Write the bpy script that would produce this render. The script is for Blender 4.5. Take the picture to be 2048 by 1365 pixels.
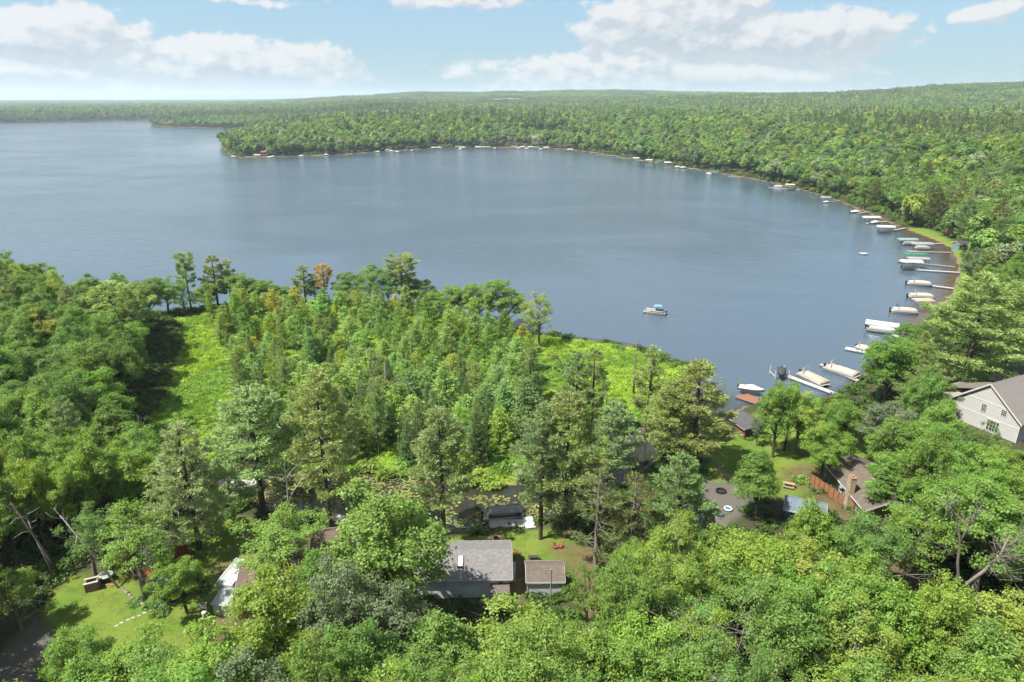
import bpy, bmesh, math, random
import numpy as np
from mathutils import Vector, Matrix

# ------------------------------------------------------------------ camera, sky, sun, exposure
PITCH = math.radians(19.6)
CAM_Z = 60.0
F = 24.0 / 36.0 * 2048.0
SUN_EL = math.radians(59)
SUN_DIR = Vector((-0.89, -0.42, 0)).normalized() * math.cos(SUN_EL) + Vector((0, 0, math.sin(SUN_EL)))
EXPOSURE = 1.92
SKY_STRENGTH = 0.051
SUN_STRENGTH = 3.2

scene = bpy.context.scene
for o in list(bpy.data.objects):
    bpy.data.objects.remove(o)
COL = scene.collection

cam_d = bpy.data.cameras.new('camera')
cam_d.lens = 24.0
cam_d.sensor_width = 36.0
cam_d.clip_start = 0.5
cam_d.clip_end = 40000.0
cam = bpy.data.objects.new('camera', cam_d)
cam.location = (0, 0, CAM_Z)
cam.rotation_euler = (math.pi / 2 - PITCH, 0, 0)
COL.objects.link(cam)
scene.camera = cam

vs = scene.view_settings
vs.view_transform = 'Standard'
vs.look = 'None'
vs.exposure = EXPOSURE
vs.gamma = 1.0
vs.use_curve_mapping = False
scene.render.engine = 'CYCLES'
cy = scene.cycles
cy.max_bounces = 6
cy.diffuse_bounces = 4
cy.glossy_bounces = 3
cy.transmission_bounces = 4
cy.transparent_max_bounces = 6
cy.volume_bounces = 1
cy.caustics_reflective = False
cy.caustics_refractive = False
cy.sample_clamp_indirect = 4.0
cy.use_denoising = True
cy.use_adaptive_sampling = True
cy.adaptive_threshold = 0.025
try:
    cy.denoiser = 'OPENIMAGEDENOISE'
    cy.denoising_input_passes = 'RGB_ALBEDO_NORMAL'
except Exception:
    pass


class NT:
    """small helper for building node trees"""
    def __init__(self, tree):
        self.t = tree
    def n(self, typ, ins=None, **props):
        nd = self.t.nodes.new(typ)
        for k, v in props.items():
            setattr(nd, k, v)
        if ins:
            for k, v in ins.items():
                self.set(nd.inputs[k], v)
        return nd
    def set(self, sock, v):
        if isinstance(v, bpy.types.NodeSocket):
            self.t.links.new(v, sock)
        elif v is not None:
            sock.default_value = v
    def m(self, op, a, b=None, c=None, clamp=False):
        nd = self.t.nodes.new('ShaderNodeMath')
        nd.operation = op
        nd.use_clamp = clamp
        for i, v in enumerate((a, b, c)):
            if v is not None:
                self.set(nd.inputs[i], v)
        return nd.outputs[0]
    def mix(self, fac, a, b, blend='MIX'):
        nd = self.t.nodes.new('ShaderNodeMix')
        nd.data_type = 'RGBA'
        nd.blend_type = blend
        self.set(nd.inputs[0], fac)
        self.set(nd.inputs[6], a)
        self.set(nd.inputs[7], b)
        return nd.outputs[2]
    def ss(self, v, a, b):
        nd = self.t.nodes.new('ShaderNodeMapRange')
        nd.interpolation_type = 'SMOOTHSTEP'
        self.set(nd.inputs[0], v)
        nd.inputs[1].default_value = a
        nd.inputs[2].default_value = b
        return nd.outputs[0]
    def noise(self, vec, scale, detail=4, rough=0.55, dist=0.0, dim='3D'):
        nd = self.t.nodes.new('ShaderNodeTexNoise')
        nd.noise_dimensions = dim
        if vec is not None:
            self.set(nd.inputs['Vector'], vec)
        nd.inputs['Scale'].default_value = scale
        nd.inputs['Detail'].default_value = detail
        nd.inputs['Roughness'].default_value = rough
        nd.inputs['Distortion'].default_value = dist
        return nd.outputs[0]


# pixel of the 2048 x 1365 photograph -> direction / point on a level at height z
def pix_dir(px, py):
    x = (px - 1024.0) / F
    y = -(py - 682.5) / F
    cp, sp = math.cos(PITCH), math.sin(PITCH)
    return Vector((x, cp + y * sp, -sp + y * cp))

def at(px, py, z=0.0):
    d = pix_dir(px, py)
    t = (z - CAM_Z) / d.z
    return Vector((d.x * t, d.y * t, z))

def project(p):
    cp, sp = math.cos(PITCH), math.sin(PITCH)
    x, y, z = p[0], p[1], p[2] - CAM_Z
    depth = y * cp - z * sp
    up = y * sp + z * cp
    return (1024.0 + F * x / depth, 682.5 - F * up / depth, depth)

def height_for(base, ty):
    """height of a vertical thing on base whose top shows at photo row ty"""
    cp, sp = math.cos(PITCH), math.sin(PITCH)
    k = (682.5 - ty) / F
    y, z0 = base[1], base[2] - CAM_Z
    # (y*sp + z*cp) = k*(y*cp - z*sp)
    z = (k * y * cp - y * sp) / (cp + k * sp)
    return z - z0

# ------------------------------------------------------------------ world: sky with clouds
def build_world():
    w = bpy.data.worlds.new('World')
    scene.world = w
    w.use_nodes = True
    w.cycles.sampling_method = 'MANUAL'
    w.cycles.sample_map_resolution = 256
    t = w.node_tree
    t.nodes.clear()
    # node group: cloud density over (azimuth, elevation) in degrees
    g = bpy.data.node_groups.new('cloud_density', 'ShaderNodeTree')
    g.interface.new_socket('AzEl', in_out='INPUT', socket_type='NodeSocketVector')
    g.interface.new_socket('D', in_out='OUTPUT', socket_type='NodeSocketFloat')
    G = NT(g)
    gi = g.nodes.new('NodeGroupInput')
    go = g.nodes.new('NodeGroupOutput')
    sep = G.n('ShaderNodeSeparateXYZ', {0: gi.outputs[0]})
    az, el = sep.outputs[0], sep.outputs[1]
    # uneven outline: warp lookups with noise
    wv = G.n('ShaderNodeCombineXYZ', {0: az, 1: G.m('MULTIPLY', el, 1.5)}).outputs[0]
    wn = G.n('ShaderNodeTexNoise', {'Vector': wv, 'Scale': 0.30, 'Detail': 3.0, 'Roughness': 0.6})
    ws = G.n('ShaderNodeSeparateColor', {0: wn.outputs[1]})
    azw = G.m('ADD', az, G.m('MULTIPLY', G.m('SUBTRACT', ws.outputs[0], 0.5), 5.0))
    elw = G.m('ADD', el, G.m('MULTIPLY', G.m('SUBTRACT', ws.outputs[1], 0.5), 2.6))
    blobs = [(110, 72, 175, 46, 1.15), (60, 140, 190, 26, .75), (470, 128, 235, 40, 1.05), (330, 182, 420, 26, .55), (640, 150, 90, 26, .8),
             (1330, 158, 330, 40, .95), (1350, 55, 165, 66, 1.05), (1580, 70, 215, 40, 1.0), (1240, 130, 200, 24, .8),
             (1960, 24, 62, 20, .8), (1690, 130, 28, 16, .55), (960, 140, 80, 14, .35), (900, -4, 160, 14, .45),
             (1500, 182, 160, 14, .6), (1740, 186, 90, 8, .5), (500, -2, 90, 8, .4), (30, 180, 160, 22, .4)]
    acc = None
    for (bx, by, hw, hh, amp) in blobs:
        d0 = pix_dir(bx, by).normalized()
        a0 = math.degrees(math.atan2(d0.x, d0.y)); e0 = math.degrees(math.asin(d0.z))
        wa = hw / F * 57.3 * math.cos(math.radians(a0)) ** 2; he = hh / F * 57.3
        u = G.m('DIVIDE', G.m('SUBTRACT', azw, a0), wa)
        v = G.m('DIVIDE', G.m('SUBTRACT', elw, e0), he)
        q = G.m('ADD', G.m('MULTIPLY', u, u), G.m('MULTIPLY', v, v))
        b = G.m('MULTIPLY', G.m('SUBTRACT', 1.45, q), amp)
        acc = b if acc is None else G.m('SMOOTH_MAX', acc, b, 0.25)
    for (a0, e0, wa, he, amp) in ((-36, 21, 22, 6, .95), (-8, 33, 24, 8, .95), (24, 24, 16, 6, .8), (-40, 44, 26, 9, .9)):      # the banks go on above the picture
        u = G.m('DIVIDE', G.m('SUBTRACT', azw, a0), wa); v = G.m('DIVIDE', G.m('SUBTRACT', elw, e0), he)
        b = G.m('MULTIPLY', G.m('SUBTRACT', 1.45, G.m('ADD', G.m('MULTIPLY', u, u), G.m('MULTIPLY', v, v))), amp)
        acc = G.m('SMOOTH_MAX', acc, b, 0.25)
    # the rest of the sky carries unseen cumulus, its cover thickened to raise the fill light
    gen = G.noise(wv, 0.055, 3, 0.5)
    genb = G.m('SUBTRACT', G.m('MULTIPLY', G.m('SUBTRACT', gen, 0.43), 9.0), 0.0)
    away = G.m('MAXIMUM', G.ss(el, 9.5, 14.0), G.ss(G.m('ABSOLUTE', az), 40.0, 46.0))
    genb = G.m('SUBTRACT', genb, G.m('MULTIPLY', G.m('SUBTRACT', 1.0, away), 6.0))
    acc = G.m('SMOOTH_MAX', acc, genb, 0.3)
    acc = G.m('MAXIMUM', acc, -1.2)
    fine = G.noise(wv, 0.62, 7, 0.60)
    d = G.m('ADD', acc, G.m('MULTIPLY', G.m('SUBTRACT', fine, 0.50), 2.3))
    g.links.new(d, go.inputs[0])

    W = NT(t)
    out = t.nodes.new('ShaderNodeOutputWorld')
    bg = t.nodes.new('ShaderNodeBackground')
    bg.inputs[1].default_value = SKY_STRENGTH
    t.links.new(bg.outputs[0], out.inputs[0])
    sky = t.nodes.new('ShaderNodeTexSky')
    sky.sky_type = 'NISHITA'
    sky.sun_disc = False
    sky.sun_elevation = SUN_EL
    sky.sun_rotation = math.atan2(SUN_DIR.x, SUN_DIR.y)
    sky.altitude = 300
    sky.air_density = 1.0
    sky.dust_density = 0.6
    sky.ozone_density = 1.4
    tc = t.nodes.new('ShaderNodeTexCoord')
    s = W.n('ShaderNodeSeparateXYZ', {0: tc.outputs['Generated']})
    x, y, z = s.outputs
    azr = W.m('MULTIPLY', W.m('ARCTAN2', x, y), 57.29578)
    elr = W.m('MULTIPLY', W.m('ARCSINE', z), 57.29578)
    v0 = W.n('ShaderNodeCombineXYZ', {0: azr, 1: elr}).outputs[0]
    v1 = W.n('ShaderNodeCombineXYZ', {0: W.m('SUBTRACT', azr, 0.5), 1: W.m('ADD', elr, 0.75)}).outputs[0]
    n0 = t.nodes.new('ShaderNodeGroup'); n0.node_tree = g; t.links.new(v0, n0.inputs[0])
    n1 = t.nodes.new('ShaderNodeGroup'); n1.node_tree = g; t.links.new(v1, n1.inputs[0])
    D0, D1 = n0.outputs[0], n1.outputs[0]
    alpha = W.ss(D0, 0.05, 0.62)
    alpha = W.m('MULTIPLY', alpha, 0.93)
    alpha = W.m('MULTIPLY', alpha, W.ss(elr, -1.5, 1.6))
    lit = W.ss(W.m('SUBTRACT', D0, D1), -0.55, 0.70)
    thin = W.ss(D0, 1.5, 0.3)
    litt = W.m('MAXIMUM', lit, W.m('MULTIPLY', thin, 0.35), clamp=True)
    ccol = W.mix(litt, (2.6, 3.0, 3.38, 1), (4.5, 4.5, 4.5, 1))
    # pale summer haze of the sky towards the horizon
    horizon = W.ss(elr, 16.0, -1.0)
    base = W.mix(W.m('MULTIPLY', horizon, 0.60), sky.outputs[0], (1.38, 2.3, 2.95, 1))
    base = W.mix(0.40, base, (1.08, 2.2, 3.12, 1))
    col = W.mix(alpha, base, ccol)
    t.links.new(col, bg.inputs[0])

build_world()
sun_d = bpy.data.lights.new('sun', 'SUN')
sun_d.energy = SUN_STRENGTH
sun_d.angle = math.radians(0.55)
sun_d.color = (1.0, 0.95, 0.86)
sun = bpy.data.objects.new('sun', sun_d)
sun.rotation_euler = SUN_DIR.to_track_quat('Z', 'Y').to_euler()
sun.location = (-80, 0, 120)
COL.objects.link(sun)

# ------------------------------------------------------------------ object helpers
def tag(o, label=None, cat=None, group=None, kind=None):
    if label: o['label'] = label
    if cat: o['category'] = cat
    if group: o['group'] = group
    if kind: o['kind'] = kind
    return o

def empty(name, loc=(0, 0, 0), rz=0.0, label=None, cat=None, group=None):
    o = bpy.data.objects.new(name, None)
    o.empty_display_size = 0.3
    o.location = loc
    o.rotation_euler = (0, 0, rz)
    COL.objects.link(o)
    return tag(o, label, cat, group)

def link(name, me, parent=None, mat=None):
    o = bpy.data.objects.new(name, me)
    COL.objects.link(o)
    if parent is not None:
        o.parent = parent
    if mat is not None:
        if len(me.materials) == 0:
            me.materials.append(mat)
        else:
            o.material_slots[0].link = 'OBJECT'
            o.material_slots[0].material = mat
    return o

def dup(o, parent=None):
    c = o.copy()
    COL.objects.link(c)
    c.parent = parent
    for ch in list(o.children):
        k = dup(ch, c)
        k.matrix_parent_inverse = ch.matrix_parent_inverse.copy()
    return c

class MB:
    """collects simple shapes into one mesh"""
    def __init__(self):
        self.v = []; self.f = []
    def add(self, vs, fs):
        b = len(self.v)
        self.v += [tuple(p) for p in vs]
        self.f += [tuple(i + b for i in f) for f in fs]
        return self
    def box(self, x0, x1, y0, y1, z0, z1, bev=0.0):
        if bev <= 0:
            vs = [(x0, y0, z0), (x1, y0, z0), (x1, y1, z0), (x0, y1, z0), (x0, y0, z1), (x1, y0, z1), (x1, y1, z1), (x0, y1, z1)]
            return self.add(vs, [(3, 2, 1, 0), (4, 5, 6, 7), (0, 1, 5, 4), (1, 2, 6, 5), (2, 3, 7, 6), (3, 0, 4, 7)])
        b = bev
        def ring(z, i):
            return [(x0 + i, y0 + b + 0, z), (x0 + b, y0 + i, z), (x1 - b, y0 + i, z), (x1 - i, y0 + b, z), (x1 - i, y1 - b, z), (x1 - b, y1 - i, z), (x0 + b, y1 - i, z), (x0 + i, y1 - b, z)]
        return self.loft([ring(z0, 0), ring(z1 - b, 0), ring(z1, b * .8)], True)
    def loft(self, rings, caps=False, closed=True):
        n = len(rings[0]); vs = []; fs = []
        for r in rings: vs += list(r)
        for k in range(len(rings) - 1):
            for i in range(n if closed else n - 1):
                j = (i + 1) % n
                fs.append((k * n + i, k * n + j, (k + 1) * n + j, (k + 1) * n + i))
        if caps:
            fs.append(tuple(range(n - 1, -1, -1)))
            fs.append(tuple(range((len(rings) - 1) * n, len(rings) * n)))
        return self.add(vs, fs)
    def tube(self, pts, rad, n=6):
        pts = [Vector(p) for p in pts]
        if not hasattr(rad, '__len__'): rad = [rad] * len(pts)
        rings = []
        for i, p in enumerate(pts):
            d = (pts[min(i + 1, len(pts) - 1)] - pts[max(i - 1, 0)])
            if d.length < 1e-9: d = Vector((0, 0, 1))
            d.normalize()
            a = Vector((0, 0, 1)) if abs(d.z) < .9 else Vector((1, 0, 0))
            u = d.cross(a).normalized(); w = d.cross(u).normalized()
            rings.append([p + (u * math.cos(2 * math.pi * k / n) + w * math.sin(2 * math.pi * k / n)) * rad[i] for k in range(n)])
        return self.loft(rings, True)
    def cyl(self, x, y, z0, z1, r, n=10, r2=None):
        return self.tube([(x, y, z0), (x, y, z1)], [r, r if r2 is None else r2], n)
    def prism(self, poly, z0, z1):
        n = len(poly)
        return self.loft([[(p[0], p[1], z0) for p in poly], [(p[0], p[1], z1) for p in poly]], True)
    def sheet(self, quad, th):
        """a slab: quad of 4 points thickened downwards along its normal"""
        q = [Vector(p) for p in quad]
        nrm = (q[1] - q[0]).cross(q[3] - q[0]).normalized()
        lo = [p - nrm * th for p in q]
        return self.loft([lo, q], True)
    def mesh(self, name, smooth=False):
        me = bpy.data.meshes.new(name)
        me.from_pydata(self.v, [], self.f)
        bm = bmesh.new(); bm.from_mesh(me)
        bmesh.ops.recalc_face_normals(bm, faces=bm.faces)
        bm.to_mesh(me); bm.free()
        if smooth:
            me.polygons.foreach_set('use_smooth', [True] * len(me.polygons))
        me.update()
        return me
    def build(self, name, mat, parent=None, smooth=False):
        return link(name, self.mesh(name, smooth), parent, mat)

# ------------------------------------------------------------------ materials
MATS = {}
ALB = 0.55
def mat(name, col, rough=0.7, var=0.12, scale=1.2, bump=0.0, bscale=8.0, metal=0.0, stretch=None, spec=0.4):
    if name in MATS: return MATS[name]
    col = tuple(c * ALB for c in col)
    m = bpy.data.materials.new(name); m.use_nodes = True
    t = m.node_tree; N = NT(t)
    p = t.nodes['Principled BSDF']
    tc = t.nodes.new('ShaderNodeTexCoord')
    vec = tc.outputs['Object']
    if stretch:
        mp = N.n('ShaderNodeMapping', {0: vec}); mp.inputs[3].default_value = stretch; vec = mp.outputs[0]
    n1 = N.noise(vec, scale, 6, 0.65)
    n2 = N.noise(vec, scale * 9, 3, 0.6)
    s = N.m('ADD', N.m('MULTIPLY', n1, 0.65), N.m('MULTIPLY', n2, 0.35))
    s = N.ss(s, 0.32, 0.68)
    a = tuple(c * (1 - var) for c in col) + (1,); b = tuple(min(1, c * (1 + var)) for c in col) + (1,)
    N.set(p.inputs['Base Color'], N.mix(s, a, b))
    p.inputs['Roughness'].default_value = rough
    p.inputs['Metallic'].default_value = metal
    p.inputs['Specular IOR Level'].default_value = spec
    if bump:
        bn = N.n('ShaderNodeBump', {'Strength': bump, 'Distance': 0.03, 'Height': N.noise(vec, bscale, 4, 0.6)})
        N.set(p.inputs['Normal'], bn.outputs[0])
    MATS[name] = m
    return m

def stripes_mat(name, col, period, axis, depth=0.35, rough=0.7, var=0.15, dark=0.6, scale=1.0):
    """boards / shingle courses / ribs too small to be picked apart: dark joint lines with relief"""
    if name in MATS: return MATS[name]
    m = mat(name, col, rough, var, scale)
    col = tuple(c * ALB for c in col)
    t = m.node_tree; N = NT(t)
    p = t.nodes['Principled BSDF']
    tc = t.nodes.new('ShaderNodeTexCoord')
    s = N.n('ShaderNodeSeparateXYZ', {0: tc.outputs['Object']}).outputs[axis]
    ph = N.m('FRACT', N.m('DIVIDE', s, period))
    line = N.ss(ph, 0.0, 0.16)
    idx = N.m('FLOOR', N.m('DIVIDE', s, period))
    wn = N.n('ShaderNodeTexWhiteNoise', {'W': idx}, noise_dimensions='1D').outputs[0]
    src = p.inputs['Base Color'].links[0].from_socket
    c = N.mix(N.m('MULTIPLY', wn, 0.25), src, (col[0] * .7, col[1] * .7, col[2] * .7, 1))
    c = N.mix(line, tuple(k * dark for k in col) + (1,), c)
    N.set(p.inputs['Base Color'], c)
    b = N.n('ShaderNodeBump', {'Strength': depth, 'Distance': 0.02, 'Height': N.m('SUBTRACT', 1.0, ph)})
    N.set(p.inputs['Normal'], b.outputs[0])
    return m

def shingle_mat(name, col, var=0.25, course=0.16, tab=0.32):
    if name in MATS: return MATS[name]
    col = tuple(c * ALB * .8 for c in col)
    m = bpy.data.materials.new(name); m.use_nodes = True
    t = m.node_tree; N = NT(t); p = t.nodes['Principled BSDF']
    uv = t.nodes.new('ShaderNodeUVMap').outputs[0]
    br = N.n('ShaderNodeTexBrick', {'Vector': uv, 'Scale': 1.0, 'Mortar Size': 0.012, 'Mortar Smooth': 0.3,
             'Brick Width': tab, 'Row Height': course,
             'Color1': tuple(c * (1 - var) for c in col) + (1,), 'Color2': tuple(c * (1 + var) for c in col) + (1,),
             'Mortar': tuple(c * 0.55 for c in col) + (1,)})
    st = N.ss(N.noise(uv, 0.45, 6, 0.7), 0.42, 0.72)
    c = N.mix(N.m('MULTIPLY', st, 0.5), br.outputs[0], tuple(k * .55 for k in col) + (1,))
    gr = N.noise(uv, 14, 3, 0.7)
    c = N.mix(0.25, c, N.mix(gr, tuple(k * .6 for k in col) + (1,), tuple(k * 1.35 for k in col) + (1,)))
    N.set(p.inputs['Base Color'], c)
    p.inputs['Roughness'].default_value = 0.95
    p.inputs['Specular IOR Level'].default_value = 0.2
    b = N.n('ShaderNodeBump', {'Strength': 0.5, 'Distance': 0.02, 'Height': br.outputs[1]}); b.invert = True
    N.set(p.inputs['Normal'], b.outputs[0])
    MATS[name] = m
    return m

def glass_mat():
    if 'window_glass' in MATS: return MATS['window_glass']
    m = bpy.data.materials.new('window_glass'); m.use_nodes = True
    p = m.node_tree.nodes['Principled BSDF']
    p.inputs['Base Color'].default_value = (0.03, 0.04, 0.045, 1)
    p.inputs['Roughness'].default_value = 0.06
    p.inputs['Specular IOR Level'].default_value = 0.8
    MATS['window_glass'] = m
    return m

def leaf_mat(name, trans=0.35, instancer=False, gloss=0.025):
    m = bpy.data.materials.new(name); m.use_nodes = True
    t = m.node_tree; t.nodes.clear(); N = NT(t)
    out = t.nodes.new('ShaderNodeOutputMaterial')
    if instancer:
        at_ = t.nodes.new('ShaderNodeAttribute'); at_.attribute_type = 'INSTANCER'; at_.attribute_name = 'tint'
        base = at_.outputs[0]
    else:
        base = t.nodes.new('ShaderNodeObjectInfo').outputs['Color']
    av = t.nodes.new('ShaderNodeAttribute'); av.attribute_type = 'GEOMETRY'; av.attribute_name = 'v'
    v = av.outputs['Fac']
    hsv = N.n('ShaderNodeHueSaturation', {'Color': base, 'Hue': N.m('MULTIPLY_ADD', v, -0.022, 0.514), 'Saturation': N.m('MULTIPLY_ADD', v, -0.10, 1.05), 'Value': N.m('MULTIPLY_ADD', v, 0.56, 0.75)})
    c = hsv.outputs[0]
    ct = N.mix(0.5, c, (0.55, 0.62, 0.08, 1), 'MULTIPLY')
    ct = N.n('ShaderNodeHueSaturation', {'Color': c, 'Hue': 0.485, 'Saturation': 1.15, 'Value': 1.35}).outputs[0]
    d = N.n('ShaderNodeBsdfDiffuse', {0: c})
    tr = N.n('ShaderNodeBsdfTranslucent', {0: ct})
    gl = N.n('ShaderNodeBsdfGlossy', {0: (0.8, 0.85, 0.7, 1), 1: 0.55})
    m1 = N.n('ShaderNodeMixShader', {0: trans, 1: d.outputs[0], 2: tr.outputs[0]})
    m2 = N.n('ShaderNodeMixShader', {0: gloss, 1: m1.outputs[0], 2: gl.outputs[0]})
    t.links.new(m2.outputs[0], out.inputs[0])
    MATS[name] = m
    return m

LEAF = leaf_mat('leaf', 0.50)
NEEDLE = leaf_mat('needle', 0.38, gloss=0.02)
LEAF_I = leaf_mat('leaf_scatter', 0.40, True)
BARK = mat('bark', (0.10, 0.075, 0.055), 0.95, 0.35, 3.0, 0.6, 10, stretch=(1, 1, .25))
BARK_GREY = mat('bark_grey', (0.24, 0.21, 0.175), 0.95, 0.3, 3.0, 0.5, 10, stretch=(1, 1, .25))
BARK_WHITE = mat('bark_white', (0.55, 0.52, 0.47), 0.9, 0.3, 4.0, 0.3, 10)
# ------------------------------------------------------------------ lake outline, ground shape
def ptsW(lst):
    out = []
    for p in lst:
        if len(p) == 3: out.append((p[0], p[1]))           # metres
        else:
            q = at(p[0], p[1], 0.0); out.append((q.x, q.y))   # seen in the photograph at water level
    return np.array(out)

LAKE = ptsW([(-3000, 900, 0), (-900, 330, 0), (-300, 585), (0, 578), (120, 622), (200, 640), (300, 630), (400, 616), (560, 607), (700, 607), (830, 614),
    (900, 628), (1000, 654), (1085, 668), (1150, 676), (1230, 686), (1300, 700), (1345, 722), (1420, 738), (1404, 752), (1385, 775),
    (1350, 815), (1285, 845), (1230, 875), (1200, 925), (1150, 945), (1060, 962), (980, 982), (900, 962), (800, 948), (720, 945), (640, 952), (560, 945), (480, 945), (440, 962),
    (450, 985), (540, 1012), (650, 1044), (740, 1056), (830, 1068), (890, 1062), (990, 1058), (1060, 1046), (1120, 1030), (1220, 985), (1300, 925), (1350, 890), (1385, 860), (1425, 845), (1462, 830),
    (1490, 812), (1530, 806), (1570, 798), (1640, 800), (1682, 785), (1730, 748), (1775, 705), (1830, 660), (1872, 622), (1902, 590), (1917, 550), (1914, 520), (1899, 495), (1870, 480),
    (1832, 466), (1795, 452), (1760, 437), (1735, 425), (1700, 412), (1665, 398), (1600, 379), (1540, 365), (1480, 353), (1420, 344), (1380, 337), (1320, 327), (1250, 316),
    (1180, 304), (1110, 297), (1060, 294), (950, 295), (870, 296), (780, 302), (700, 308), (620, 312), (520, 314), (470, 314), (458, 308), (440, 289), (462, 278), (500, 268),
    (520, 262), (490, 257), (420, 256), (330, 254), (300, 251), (304, 246), (332, 242), (322, 238), (250, 241), (150, 244), (0, 247), (-200, 250), (-600, 252), (-1200, 256), (-3000, 1900, 0)])

def poly_sd(poly, X, Y):
    """signed distance to a polygon, positive inside"""
    X = np.asarray(X, float).ravel(); Y = np.asarray(Y, float).ravel()
    n = len(poly)
    d2 = np.full(X.shape, 1e18); ins = np.zeros(X.shape, bool)
    for i in range(n):
        ax, ay = poly[i]; bx, by = poly[(i + 1) % n]
        ex, ey = bx - ax, by - ay
        L = ex * ex + ey * ey + 1e-12
        t = np.clip(((X - ax) * ex + (Y - ay) * ey) / L, 0, 1)
        dx = X - ax - t * ex; dy = Y - ay - t * ey
        d2 = np.minimum(d2, dx * dx + dy * dy)
        c = ((ay > Y) != (by > Y)) & (X < (bx - ax) * (Y - ay) / (by - ay + 1e-15) + ax)
        ins ^= c
    d = np.sqrt(d2)
    return np.where(ins, d, -d)

def sst(v, a, b):
    t = np.clip((v - a) / (b - a), 0, 1)
    return t * t * (3 - 2 * t)

_perm = np.random.RandomState(7).rand(256, 256)
def vnoise(X, Y):
    xi = np.floor(X).astype(int); yi = np.floor(Y).astype(int)
    fx = X - xi; fy = Y - yi
    fx = fx * fx * (3 - 2 * fx); fy = fy * fy * (3 - 2 * fy)
    g = lambda a, b: _perm[a % 256, b % 256]
    return (g(xi, yi) * (1 - fx) + g(xi + 1, yi) * fx) * (1 - fy) + (g(xi, yi + 1) * (1 - fx) + g(xi + 1, yi + 1) * fx) * fy
def fbm(X, Y, o=4):
    s = 0; a = 0.5
    for k in range(o):
        s = s + a * vnoise(X * 2 ** k + 17 * k, Y * 2 ** k + 5 * k); a *= 0.5
    return s / (1 - 0.5 ** o)

ZG = 1.2
def zone(lst, z=ZG):
    return np.array([(at(p[0], p[1], z).x, at(p[0], p[1], z).y) for p in lst])
Z_LAWN = [zone(z) for z in [
    [(90, 1190), (150, 1150), (240, 1160), (330, 1190), (430, 1195), (450, 1225), (420, 1270), (385, 1330), (300, 1370), (140, 1330), (95, 1250)],
    [(360, 1060), (470, 1025), (560, 1050), (580, 1100), (470, 1150), (440, 1200), (400, 1170), (380, 1110)],
    [(740, 1080), (890, 1064), (1110, 1052), (1190, 1075), (1170, 1120), (1130, 1125), (1060, 1120), (880, 1130), (740, 1130)],
    [(1415, 890), (1440, 858), (1475, 840), (1530, 815), (1600, 840), (1720, 850), (1800, 880), (1730, 925), (1650, 975), (1590, 1000), (1500, 985), (1410, 955)],
    [(1870, 730), (2060, 690), (2080, 770), (1880, 800)],
    [(1795, 452), (1850, 455), (1890, 468), (1925, 500), (1945, 560), (1940, 600), (1880, 620), (1914, 560), (1914, 520), (1897, 494), (1868, 479), (1830, 465)]]]
Z_DRY = [zone(z) for z in [
    [(590, 1040), (740, 1060), (720, 1130), (600, 1130), (560, 1080)],
    [(395, 1270), (425, 1225), (500, 1230), (440, 1350), (380, 1365)],
    [(1018, 1120), (1048, 1112), (1048, 1210), (1018, 1210)],
    [(1090, 1085), (1195, 1090), (1205, 1180), (1200, 1290), (1168, 1290), (1135, 1140)],
    [(420, 1130), (470, 1110), (470, 1190), (435, 1200)],
    [(1560, 940), (1640, 930), (1650, 985), (1570, 980)],
    [(1640, 985), (1720, 1040), (1700, 1060), (1620, 1000)],
    [(1740, 1120), (1830, 1120), (1860, 1200), (1740, 1190)],
    [(1990, 700), (2060, 705), (2060, 735), (1995, 728)]]]
Z_GRAVEL = [zone(z) for z in [
    [(1385, 985), (1408, 958), (1480, 962), (1505, 1000), (1450, 1060), (1385, 1050)],
    [(-100, 1420), (30, 1280), (70, 1235), (112, 1262), (130, 1290), (90, 1330), (60, 1420)]]]
Z_MARSH = [zone(z, .5) for z in [
    [(340, 640), (430, 640), (480, 700), (490, 800), (470, 880), (420, 930), (330, 950), (270, 900), (300, 850), (350, 760), (370, 690)],
    [(1085, 672), (1230, 690), (1300, 704), (1345, 726), (1418, 740), (1380, 778), (1345, 812), (1280, 842), (1225, 872), (1195, 925), (1140, 942), (1050, 956), (975, 975), (900, 955), (800, 942), (700, 938), (560, 935), (480, 900), (520, 800), (700, 780), (900, 700)],
    [(410, 635), (560, 612), (830, 618), (1000, 660), (1090, 690), (1090, 800), (900, 900), (500, 900), (470, 760)]]]
Z_FIELD = [zone(z, 20) for z in [
    [(925, 213.5), (1010, 212), (1110, 212.5), (1115, 214.5), (1020, 215.5), (930, 215.2)],
    [(960, 207.6), (1180, 206.8), (1180, 208.4), (965, 209.2)],
    [(1430, 206), (1560, 205), (1540, 208), (1440, 208)],
    [(1880, 257), (2060, 262), (2120, 268), (2060, 272), (1890, 262)],
    [(930, 202), (1100, 201), (1100, 203), (930, 203.5)]]]

def in_zone(zs, X, Y, soft=1.0):
    v = np.zeros(np.asarray(X).ravel().shape)
    for z in zs:
        v = np.maximum(v, sst(poly_sd(z, X, Y), -soft, soft))
    return v

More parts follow.
